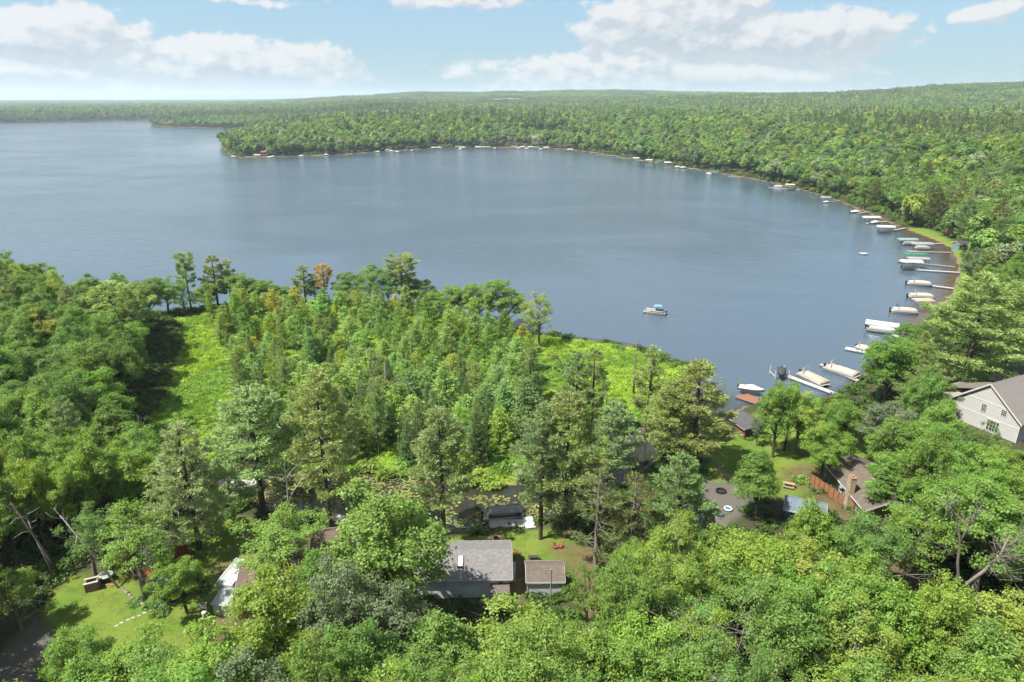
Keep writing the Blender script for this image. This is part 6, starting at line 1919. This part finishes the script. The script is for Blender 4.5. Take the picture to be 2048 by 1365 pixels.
# ------------------------------------------------------------------ docks
PLANK = stripes_mat('dock_planks', (.50, .47, .42), .15, 0, .4, .85, .12, .5)
PLANKW = stripes_mat('white_dock_planks', (.66, .66, .64), .15, 0, .35, .7, .08, .65)
PLANKY = stripes_mat('yellow_dock_planks', (.52, .37, .17), .15, 0, .4, .85, .12, .5)
PLANKR = stripes_mat('red_deck_planks', (.36, .155, .085), .15, 0, .4, .8, .12, .5)
PLANKB = stripes_mat('brown_dock_planks', (.36, .28, .20), .15, 0, .4, .85, .12, .5)
_post = MB(); _post.cyl(0, 0, -2.2, 1.15, .035, 6); POSTM = _post.mesh('post'); POSTM.materials.append(ALU)
def dock(pa, pb, width, m, label, group=None, z=.42, posts=True, end=None):
    """a plank dock from the shore end pa to the lake end pb (photo points at deck level)"""
    a = at(pa[0], pa[1], z); b = at(pb[0], pb[1], z)
    L = (b - a).length; ang = math.atan2(b.y - a.y, b.x - a.x)
    r = empty('dock', (a.x, a.y, 0), ang, label, 'dock', group)
    d = MB(); d.box(0, L, -width / 2, width / 2, z - .07, z); d.build('deck', m, r)
    s = MB(); s.box(0, L, -width / 2 - .04, -width / 2 - .003, z - .2, z - .012); s.box(0, L, width / 2 + .003, width / 2 + .04, z - .2, z - .012); s.build('side_rail', ALU, r)
    if end:
        e = MB(); e.box(L - end[0], L, -width / 2 - end[1], -width / 2 - .045, z - .07, z - .004) if end[1] > 0 else e.box(L - end[0], L, width / 2 + .045, width / 2 - end[1], z - .07, z - .004); e.build('end_platform', m, r)
    if posts:
        n = max(2, int(L / 3) + 1)
        for k in range(n):
            for sd_ in (-1, 1):
                o_ = link('post', POSTM, r); o_.location = (min(L - .1, .3 + k * (L - .4) / (n - 1)), sd_ * (width / 2 + .08), 0)
    return r

# ------------------------------------------------------------------ boats
TAN = mat('tan_canvas', (.50, .43, .34), .9, .08, 1.5, .25, 3); GREYC = mat('grey_canvas', (.36, .37, .38), .9, .08, 1.5, .25, 3); WHITEC = mat('white_canvas', (.72, .72, .70), .8, .05, 1.5, .15, 3)
BLACKC = mat('black_canvas', (.055, .058, .065), .8, .15, 1.5, .25, 3); GREENC = mat('green_canvas', (.045, .22, .17), .8, .08, 1.5); BLUEC = mat('blue_canvas', (.20, .40, .58), .8, .08, 1.5)
SAGE = mat('sage_canvas', (.30, .38, .33), .8, .08, 1.5); BEIGE = mat('beige_canvas', (.60, .54, .44), .85, .08, 1.5, .2, 3)
HULLW = mat('hull_white', (.72, .71, .69), .3, .04, 2); PONT = mat('pontoon_metal', (.55, .56, .57), .3, .08, 2, metal=.7)

def pontoon_mesh(L=6.6, W=2.45):
    P = {}
    m = MB()
    for s in (-1, 1):
        y = s * (W / 2 - .36)
        m.tube([(-L / 2, y, .18), (-L / 2 + .1, y, .18), (L / 2 - .9, y, .18), (L / 2 - .3, y, .24), (L / 2, y, .34)], [.25, .32, .32, .22, .05], 10)
    P['pontoon'] = m.mesh('pontoon', True)
    m = MB(); m.box(-L / 2, L / 2 - .15, -W / 2, W / 2, .53, .60); P['deck'] = m.mesh('deck')
    m = MB()
    e = W / 2 - .06; x0, x1 = -L / 2 + .7, L / 2 - .55
    for s in (-1, 1): m.box(x0, x1, s * e - .025, s * e + .025, .62, 1.22)
    m.box(x0 - .025, x0 + .025, -e, e, .623, 1.217); m.box(x1 - .025, x1 + .025, -e, e, .623, 1.217)
    P['fence'] = m.mesh('fence')
    rings = []
    for t in np.linspace(0, 1, 9):
        x = x0 - .1 + (x1 - x0 + .2) * t
        k = math.sin(math.pi * min(max(t, .0), 1.)) ** .35
        hgt = .10 + .42 * k + .05 * math.sin(t * 21)
        w = (e + .06) * (.94 + .06 * k)
        rings.append([(x, w * u, 1.10 + (hgt * (1 - abs(u) ** 2.2) + .03 * math.cos(9 * u + 5 * t) if abs(u) < .99 else -.14)) for u in (-1, -.98, -.7, -.35, 0, .35, .7, .98, 1)])
    m = MB(); m.loft(rings, True, False); P['cover'] = m.mesh('cover', True)
    m = MB(); m.box(-L / 2 - .42, -L / 2 + .08, -.22, .22, .85, 1.25, .08); m.box(-L / 2 - .3, -L / 2 - .05, -.1, .1, .0, .85); P['motor'] = m.mesh('motor')
    m = MB()
    for dx, hh, bx in ((0, 1.25, -.35), (.15, 1.05, -.75)):
        pts = []
        for q in np.linspace(0, 1, 9):
            a = math.pi * q; pts.append((-L / 2 + 1.7 + dx + bx * math.sin(a), -e * math.cos(a) if abs(math.cos(a)) > .0 else 0, 1.22 + hh * min(1, math.sin(a) * 1.35)))
        m.tube(pts, .045, 6)
    P['bimini_frame'] = m.mesh('bimini_frame', True)
    # open boat pieces
    m = MB(); s_ = .34
    for (a, b_, c, d) in ((x1 - 1.7, x1 - .1, e - .62, e - .06), (x1 - 1.7, x1 - .1, -e + .06, -e + .62), (x0 + .1, x0 + .75, -e + .1, e - .1), (x0 + 1.5, x0 + 2.0, e - .75, e - .1)):
        m.box(a, b_, c, d, .603, 1.0, .06)
    P['seat'] = m.mesh('seat')
    m = MB(); m.box(x0 + 2.2, x0 + 2.75, -e + .1, -e + .9, .603, 1.55, .06); P['console'] = m.mesh('console')
    rings = []
    for t in np.linspace(-1, 1, 7):
        rings.append([(x0 + 1.6 + 1.35 * t, w, 2.75 - .22 * abs(t) ** 2.5 - .14 * (abs(w) / 1.15) ** 2 + dz) for w, dz in ((-1.15, 0), (-.6, 0), (0, 0), (.6, 0), (1.15, 0), (1.15, -.05), (0, -.05), (-1.15, -.05))])
    m = MB(); m.loft(rings, True); P['bimini_top'] = m.mesh('bimini_top', True)
    m = MB()
    for s in (-1, 1):
        for dx in (-1.2, 1.2): m.tube([(x0 + 1.6, s * e, 1.2), (x0 + 1.6 + dx, s * 1.13, 2.5)], .03, 5)
    P['bimini_pole'] = m.mesh('bimini_pole')
    m = MB()
    for s in (-1, 1): m.box(x0 + .02, x1 - 1.5, s * (e + .03) - .004, s * (e + .03) + .004, .82, .98)
    P['stripe'] = m.mesh('stripe')
    return P
PB = pontoon_mesh()
for k_, mm in (('pontoon', PONT), ('deck', PLANK), ('fence', HULLW), ('cover', TAN), ('motor', BLACK), ('bimini_frame', TAN), ('seat', BEIGE), ('console', HULLW), ('bimini_top', BLUEC), ('bimini_pole', ALU), ('stripe', BLACK)):
    PB[k_].materials.append(mm)

def axis_pts(pa, pb, z=.0):
    a = at(pa[0], pa[1], z); b = at(pb[0], pb[1], z)
    return (a + b) / 2, math.atan2(b.y - a.y, b.x - a.x), (b - a).length

def pontoon(pa, pb, label, cover=TAN, open_=False, arch=True, fence=None, z=.05, archm=None, L=None, group=None):
    c, ang, l = axis_pts(pa, pb)
    l = L or min(max(l, 5.0), 8.2)
    r = empty('pontoon_boat', (c.x, c.y, z), ang, label, 'boat', group)
    s = l / 6.6; r.scale = (s, .5 + .5 * s, .6 + .4 * s)
    link('pontoon', PB['pontoon'], r); link('deck', PB['deck'], r); link('fence', PB['fence'], r, fence or HULLW); link('motor', PB['motor'], r)
    if open_:
        for k_ in ('seat', 'console', 'bimini_top', 'bimini_pole', 'stripe'): link(k_, PB[k_], r)
    else:
        link('cover', PB['cover'], r, cover)
        if arch: link('bimini_frame', PB['bimini_frame'], r, archm or TAN)
    return r

def lift_mesh(L=7.2, W=3.0, H=2.7):
    P = {}
    m = MB()
    for x in (-L * .36, L * .36):
        for y in (-W / 2, W / 2): m.cyl(x, y, -2.0, H - .2, .055, 6)
        m.box(x - .05, x + .05, -W / 2, W / 2, .12, .22)
    for y in (-W / 2, W / 2): m.box(-L / 2, L / 2, y - .04, y + .04, H - .26, H - .18)
    P['frame'] = m.mesh('frame')
    rings = []
    for t in (-1, -.97, -.5, 0, .5, .97, 1):
        d = .45 if abs(t) == 1 else .0
        rings.append([(t * L / 2, u * (W / 2 + .12), H - .15 + (.40 - d * .8) * (1 - abs(u) ** 1.8) - (.40 if abs(u) > .99 else 0)) for u in (-1, -.985, -.7, -.35, 0, .35, .7, .985, 1)])
    m = MB(); m.loft(rings, True, False); P['canopy'] = m.mesh('canopy', True)
    return P
LB = lift_mesh(); LB['frame'].materials.append(ALU); LB['canopy'].materials.append(WHITEC)

def runabout_mesh(L=5.6, W=2.1):
    P = {}
    rings = []; cov = []
    for t in np.linspace(0, 1, 9):
        x = -L / 2 + L * t; w = W / 2 * (1 - max(0, (t - .45) / .55) ** 2.2) + .02; kz = -.25 + .55 * max(0, (t - .6) / .4) ** 2
        g = .72 + .16 * t
        rings.append([(x, -w, g), (x, -w * .86, .18 + kz * .3), (x, 0, kz), (x, w * .86, .18 + kz * .3), (x, w, g)])
        hh = .10 + .55 * math.exp(-((t - .48) / .22) ** 2) + .12 * math.sin(t * 3.1)
        cov.append([(x, -w * 1.03, g - .12), (x, -w * 1.02, g + .02), (x, -w * .5, g + hh * .8), (x, 0, g + hh), (x, w * .5, g + hh * .8), (x, w * 1.02, g + .02), (x, w * 1.03, g - .12)])
    m = MB(); m.loft(rings, True, False); P['hull'] = m.mesh('hull', True)
    m = MB(); m.loft(cov, True, False); P['cover'] = m.mesh('cover', True)
    m = MB(); m.box(-L / 2 - .45, -L / 2 - .02, -.2, .2, .55, 1.05, .07); m.box(-L / 2 - .3, -L / 2 - .1, -.08, .08, -.2, .55); P['motor'] = m.mesh('motor')
    return P
RB = runabout_mesh(); RB['hull'].materials.append(HULLW); RB['cover'].materials.append(WHITEC); RB['motor'].materials.append(BLACK)

def runabout(pa, pb, label, cover=WHITEC, hull=None, z=.1, L=None, group=None):
    c, ang, l = axis_pts(pa, pb, z)
    l = L or min(max(l, 4.2), 6.6)
    r = empty('motor_boat', (c.x, c.y, z), ang, label, 'boat', group)
    s = l / 5.6; r.scale = (s, s, s)
    link('hull', RB['hull'], r, hull or HULLW); link('cover', RB['cover'], r, cover); link('motor', RB['motor'], r)
    return r

def lift(pa, pb, label, canopy=WHITEC, L=None, group=None, H=1.0):
    c, ang, l = axis_pts(pa, pb, 0)
    l = L or min(max(l, 5.6), 8.5)
    r = empty('boat_lift', (c.x, c.y, 0), ang, label, 'boat lift', group)
    r.scale = (l / 7.2, 1.0, H)
    link('frame', LB['frame'], r); link('canopy', LB['canopy'], r, canopy)
    return r

# the pontoon boat out on the lake
pontoon((1328, 630), (1290, 626), 'pontoon boat with blue sun top drifting on the open lake', open_=True, L=6.6)
# swim raft
c = at(1727, 509); sr = empty('swim_raft', (c.x, c.y, 0), .1, 'small white swim raft floating off the docks', 'raft')
m_ = MB(); m_.box(-1.4, 1.4, -1.3, 1.3, .28, .42, .04); m_.build('deck', HULLW, sr)
for s in (-1, 1):
    m_ = MB(); m_.tube([(-1.3, s * .95, .12), (1.3, s * .95, .12)], .26, 8); m_.build('float', mat('brown_float', (.2, .12, .08), .6), sr)
# near bay, from the boathouse outward
dock((1520, 806), (1474, 791), 1.7, PLANKR, 'red plank deck beside the brown boathouse', z=.5)
dock((1516, 800), (1490, 789), 1.5, PLANKR, 'short red plank spur under the white covered motor boat', z=.46, posts=False)
runabout((1492, 780), (1514, 784), 'white covered motor boat on its lift at the red deck', z=.9, L=5.2)
lf = axis_pts((1490, 784), (1514, 788)); lr = empty('boat_lift', (lf[0].x, lf[0].y, 0), lf[1], 'open boat lift under the white covered motor boat', 'boat lift')
m_ = MB()
for x in (-1.5, 1.5):
    for y in (-1.3, 1.3): m_.cyl(x, y, -1.5, 1.9, .05, 6)
    m_.box(x - .06, x + .06, -1.3, 1.3, .55, .66)
m_.build('frame', ALU, lr)
runabout((1563, 740), (1562, 757), 'black covered motor boat hoisted between white posts', BLACKC, mat('hull_black', (.04, .04, .045), .4), z=.9, L=5.0)
c = at(1562, 757); lr = empty('boat_lift', (c.x, c.y + 1.2, 0), 0, 'white four post lift holding the black covered motor boat', 'boat lift')
m_ = MB()
for x in (-1.55, 1.55):
    for y in (-1.6, 1.6): m_.box(x - .09, x + .09, y - .07, y + .07, -1.5, 2.0)
    m_.box(x - .05, x + .05, -1.6, 1.6, .5, .62)
m_.build('frame', TRIM, lr)
dock((1672, 788), (1576, 752), 1.3, PLANKW, 'long white dock beside the tan covered pontoon boat in the near bay')
pontoon((1598, 750), (1655, 778), 'tan covered pontoon boat moored beside the long white dock', TAN, L=8.0)
dock((1718, 762), (1641, 728), 1.2, PLANK, 'grey dock running behind the beige covered pontoon boat', end=(1.6, .9))
pontoon((1655, 740), (1711, 758), 'beige covered pontoon boat with tan arch at the shore maple', BEIGE, L=8.0)
dock((1770, 712), (1690, 697), 1.3, PLANKW, 'white dock with bench posts left of the shore maple', end=(2.2, .8))
pontoon((1712, 697), (1750, 709), 'pale covered pontoon boat partly behind the shore maple', BEIGE)
lift((1736, 661), (1788, 668), 'boat lift with white canopy standing alone off the shore maple', WHITEC, 8.2)
pontoon((1738, 663), (1786, 670), 'white pontoon boat under the lone white canopy', WHITEC, arch=False, z=.5, L=7.4)
dock((1800, 676), (1786, 668), 1.2, PLANKW, 'short dock behind the lone white canopy')
pontoon((1786, 625), (1830, 628), 'beige covered pontoon boat with black arch behind the white canopy', BEIGE, archm=BLACK, L=7.4)
lift((1826, 612), (1862, 612), 'boat lift with tan pitched canopy half behind the huge olive pine', TAN, H=.8)
pontoon((1816, 596), (1866, 598), 'tan covered pontoon boat closest to the huge olive pine', BEIGE, L=7.8)
pontoon((1812, 570), (1864, 573), 'tan covered pontoon boat just below the white L shaped dock', BEIGE, L=7.8)
dock((1908, 577), (1862, 571), 1.2, PLANKW, 'white dock leading to the tan covered pontoon boat')
dock((1919, 545), (1806, 538), 1.2, PLANKW, 'long white dock with wide end in the far bay', end=(4, 1.2))
lift((1800, 535), (1842, 536), 'boat lift with rounded white canopy beside the long white dock', WHITEC)
runabout((1803, 537), (1838, 538), 'motor boat under the rounded white canopy', BLACKC, z=.7, L=6)
dock((1910, 534), (1796, 522), 1.2, PLANKB, 'long brown dock between the white and the teal canopies', end=(2.5, -1.2))
lift((1806, 520), (1850, 521), 'boat lift with teal canopy beside the brown dock', GREENC)
lift((1814, 527), (1856, 528), 'boat lift with grey canopy beside the teal one', GREYC, H=.85)
p = at(1802, 520, .45); 
ad = empty('dock_chair', (p.x, p.y, .43), 1.0, 'brown chair on the end of the long brown dock', 'chair')
m_ = MB(); m_.box(-.3, .3, -.3, .3, .35, .42); m_.build('seat', CEDAR, ad); m_ = MB(); m_.box(-.3, .3, .26, .32, .42, 1.0); m_.build('backrest', CEDAR, ad); m_ = MB(); m_.box(-.28, -.22, -.28, -.22, 0, .35); m_.box(.22, .28, -.28, -.22, 0, .35); m_.box(-.28, -.22, .2, .26, 0, .35); m_.box(.22, .28, .2, .26, 0, .35); m_.build('leg', CEDAR, ad)
dock((1901, 505), (1816, 503), 1.1, PLANKY, 'yellow plank dock with wide end', end=(4.5, 1.0))
lift((1818, 498), (1866, 499), 'boat lift with long silver canopy beside the yellow dock', GREYC, 8.4)
pontoon((1824, 500), (1862, 501), 'pontoon boat under the long silver canopy', GREYC, arch=False, z=.4, L=6.2)
lift((1796, 490), (1832, 490), 'boat lift with sage green canopy beyond the silver one', SAGE)
pontoon((1802, 491), (1830, 491), 'grey pontoon boat under the sage green canopy', GREYC, arch=False, z=.4, L=6)
dock((1885, 487), (1830, 490), 1.1, PLANK, 'pale dock reaching the sage green canopy')
lift((1753, 463), (1788, 464), 'boat lift with flat white canopy where the shore turns grassy', WHITEC)
runabout((1757, 465), (1785, 466), 'dark motor boat under the flat white canopy', BLACKC, z=.5)
dock((1812, 456), (1770, 464), 1.1, PLANK, 'grey dock beside the flat white canopy')
lift((1725, 444), (1758, 444), 'boat lift with long white canopy next up the shore', WHITEC)
runabout((1740, 448), (1760, 447), 'low white motor boat below the long white canopy', HULLW)
dock((1772, 443), (1732, 447), 1.1, PLANKW, 'white dock beside the long white canopy')
runabout((1700, 426), (1722, 426), 'white motor boat at the short dock beside the pale willow', WHITEC)
dock((1740, 423), (1716, 427), 1.1, PLANK, 'short dock beside the pale willow')
lift((1641, 403), (1660, 403), 'boat lift with sage canopy beside the stony bank', SAGE)
runabout((1645, 406), (1660, 406), 'white motor boat beside the sage canopy', WHITEC)
dock((1680, 401), (1655, 405), 1.1, PLANKB, 'brown dock at the stony bank')
dock((1600, 380), (1537, 375), 1.1, PLANKW, 'long white dock beneath the dark shore trees')
pontoon((1546, 375), (1566, 376), 'rose covered pontoon boat at the long white dock', mat('rose_canvas', (.56, .46, .44), .85), arch=False)
runabout((1572, 382), (1592, 382), 'dark hulled boat below the long white dock', BLACKC)
lift((1570, 376), (1590, 377), 'boat lift with cream canopy on the long white dock', BEIGE)
dock((1480, 354), (1456, 353), 1.1, PLANKW, 'small white dock right of the green canopy')
lift((1416, 348), (1442, 349), 'boat lift with bright green canopy beside the tiny boathouse', GREENC, 9.5)
pontoon((1412, 349), (1424, 350), 'white pontoon boat left of the bright green canopy', WHITEC, arch=False)
v = base_at(1450, 344); tb_ = gable_house('boathouse', (v.x, v.y + 2.0, v.z), 1.2, 4.5, 4.5, 3.6, .5, .2, mat('faded_brick', (.42, .30, .24), .85), DARKROOF, 'tiny brick coloured boathouse beside the bright green canopy', 'boathouse')

# the far shore: (kind, x0, y0, x1, y1, description)
FARD = [(1177, 307, 1197, 305), (1190, 310, 1210, 309), (1208, 313, 1236, 311), (1232, 316, 1246, 315.5), (1244, 317, 1268, 316), (1270, 322, 1295, 321), (1298, 325, 1318, 324), (1350, 334, 1382, 332.5), (1376, 338.5, 1395, 337.5), (479, 316, 498, 315), (445, 290, 460, 288)]
for i, (x0, y0, x1, y1) in enumerate(FARD):
    dock((x1, y1), (x0, y0), 1.6, PLANKW, ['pale dock, first', 'pale dock, second', 'pale dock, third', 'pale dock, fourth', 'pale dock, fifth', 'pale dock, sixth', 'pale dock, seventh', 'pale dock, eighth', 'pale dock, ninth', 'pale dock', 'pale dock on the far side'][i] + (' along the bay from the large tan house' if i < 9 else ' at the tip of the wooded point'), 'small docks on the far shore', posts=False)
FARL = [(1134, 303, 1147, 303, WHITEC), (1265, 321, 1280, 321.5, WHITEC), (1290, 325, 1307, 325.5, WHITEC), (1327, 330, 1344, 330.5, WHITEC), (1312, 328, 1326, 328.5, GREENC), (455, 289, 469, 288.5, WHITEC), (510, 315, 522, 315, WHITEC), (864, 299, 873, 299, WHITEC), (873, 299, 881, 299, WHITEC),
        (912, 298, 920, 298, GREYC), (921, 299, 929, 299, WHITEC), (951, 298, 960, 298, WHITEC), (961, 298, 970, 298, BEIGE), (972, 298, 980, 298, GREYC), (1024, 297, 1034, 297, GREYC), (1040, 297.5, 1050, 297.5, WHITEC), (1056, 298, 1066, 298, WHITEC), (1068, 298.5, 1078, 298.5, GREYC), (1086, 299, 1098, 299, WHITEC), (773, 304, 781, 304, SAGE)]
for i, (x0, y0, x1, y1, cm_) in enumerate(FARL):
    nm = {WHITEC: 'white', GREENC: 'green', GREYC: 'grey', BEIGE: 'beige', SAGE: 'sage'}[cm_]
    where = 'along the bay right of the large tan house' if x0 > 1110 else 'below the large tan house' if x0 > 1020 else 'in front of the small far cottages' if x0 > 840 else 'on the shore of the wooded point'
    lift((x0, y0), (x1, y1), 'tiny %s canopied lift, %s from the wooded point along the far shore' % (nm, NTH[[q[0] for q in sorted(FARL, key=lambda q: q[0])].index(x0)]), cm_, 7.0, 'canopied lifts on the far shore')
FARB = [(1350, 336, 1360, 336), (1362, 337, 1371, 337), (540, 315, 552, 314.5), (534, 316, 545, 316), (598, 314, 608, 314), (647, 311, 658, 311), (751, 305, 761, 305), (780, 304, 787, 304), (790, 305, 799, 305), (820, 303, 829, 302), (985, 299, 994, 298), (463, 315, 472, 315), (1050, 299, 1057, 299), (1078, 300, 1085, 300), (1034, 298, 1040, 298), (917, 300, 924, 300)]
for i, (x0, y0, x1, y1) in enumerate(FARB):
    where = 'along the bay right of the large tan house' if x0 > 1110 else 'below the large tan house' if x0 > 1020 else 'in front of the small far cottages' if x0 > 840 else 'on the shore of the wooded point'
    runabout((x0, y0), (x1, y1), 'tiny white moored boat, %s from the wooded point along the far shore' % ( NTH[[q[0] for q in sorted(FARB)].index(x0)]), WHITEC, L=6.2, group='boats on the far shore')
def far_house(px, py, L, W, h, rise, rz, wm, rm, label, name='house', cat='house'):
    p = base_at(px, py)
    r = gable_house(name, (p.x, p.y + W / 2, p.z), rz, L, W, h, rise, .4, wm, rm, label, cat)
    n = max(1, int(L / 3))
    for k in range(n): window(r, -L / 2 + L * (k + .5) / n, -W / 2, h * .55, 1.2, 1.3, 0, -1, None, (0, 0))
    return r
TANW = mat('tan_wall', (.50, .42, .34), .8); ROSE = shingle_mat('rose_shingles', (.42, .31, .27))
far_house(1082, 287, 24, 12, 5.5, 4.0, .05, TANW, ROSE, 'large tan house with rose roof on the far shore')
far_house(1112, 289, 12, 9, 3.2, 2.4, .1, TANW, ROSE, 'smaller tan wing house right of the large tan house')
far_house(935, 289, 12, 8, 3.4, 2.2, 0, mat('slate_wall', (.14, .14, .15), .8), DARKROOF, 'dark slate house among the trees on the far shore')
far_house(1003, 292, 11, 7, 3.0, 2.0, -.1, mat('maroon_wall', (.20, .06, .05), .8), DARKROOF, 'maroon house left of the large tan house')
far_house(1022, 291, 6, 5, 4.0, 1.6, 0, mat('brick_wall', (.36, .2, .14), .8), DARKROOF, 'narrow brick house left of the large tan house')
far_house(818, 301, 6, 5, 3.6, .8, 0, BRC, DARKROOF, 'brown boathouse on the far shore, furthest towards the point', 'boathouse', 'boathouse')
far_house(867, 297, 5.5, 5, 4.4, .8, 0, mat('pink_wall', (.42, .3, .26), .8), ROSE, 'pinkish boathouse on the far shore between two canopies', 'boathouse', 'boathouse')
far_house(921, 295, 6, 5, 4.6, .8, 0, BRC, DARKROOF, 'tall brown boathouse on the far shore below the slate house', 'boathouse', 'boathouse')
far_house(529, 311, 6.5, 5, 3.6, 1.2, 0, WHITE, mat('red_roof', (.42, .09, .06), .7), 'white boathouse with red roof on the wooded point', 'boathouse', 'boathouse')
far_house(548, 309, 3.6, 3.6, 4.6, .8, 0, WHITE, WHITE, 'narrow white hut on the wooded point', 'boathouse', 'boathouse')
far_house(970, 291, 7, 6, 3, 1.6, .1, WHITE, DARKROOF, 'pale cottage hidden among the trees of the far shore')

# the pond
dock((1048, 1046), (978, 1048), 2.0, PLANK, 'grey plank dock on the pond behind the grey roofed cottage', z=.45)
dock((1062, 1056), (1054, 1034), 1.5, PLANKW, 'pale gangway joining the pond dock to the lawn', z=.5, posts=False)
pontoon((978, 1036), (1036, 1031), 'grey covered boat with black motor at the pond dock', mat('pewter_canvas', (.30, .30, .29), .85, .1, 1.5, .25, 3), arch=False, fence=mat('hull_charcoal', (.06, .06, .065), .5), L=6.2)
dock((720, 1044), (650, 1030), 1.5, PLANK, 'pale dock on the lily pond behind the bare pine trunk', z=.45)
pontoon((474, 975), (516, 978), 'white covered boat on the pond behind the broad pine', WHITEC, arch=False, L=6)
kayak(988, 1015, math.radians(80), mat('aqua_kayak', (.25, .55, .52), .4), 'aqua paddle craft upright at the end of the pond dock', 2.6)

# ------------------------------------------------------------------ the air over the lake
HAZE = 0.000085
hz = MB(); hz.box(-17500, 17500, -17500, 17500, -6.0, 200.0)
hm = bpy.data.materials.new('haze'); hm.use_nodes = True
hm.node_tree.nodes.clear()
ho = hm.node_tree.nodes.new('ShaderNodeOutputMaterial')
hv = hm.node_tree.nodes.new('ShaderNodeVolumePrincipled')
hv.inputs['Color'].default_value = (.70, .85, 1.0, 1)
hv.inputs['Density'].default_value = HAZE
hv.inputs['Anisotropy'].default_value = 0.2
hm.node_tree.links.new(hv.outputs[0], ho.inputs['Volume'])
hobj = hz.build('haze', hm)
tag(hobj, 'thin pale summer haze over lake and forest', kind='stuff')
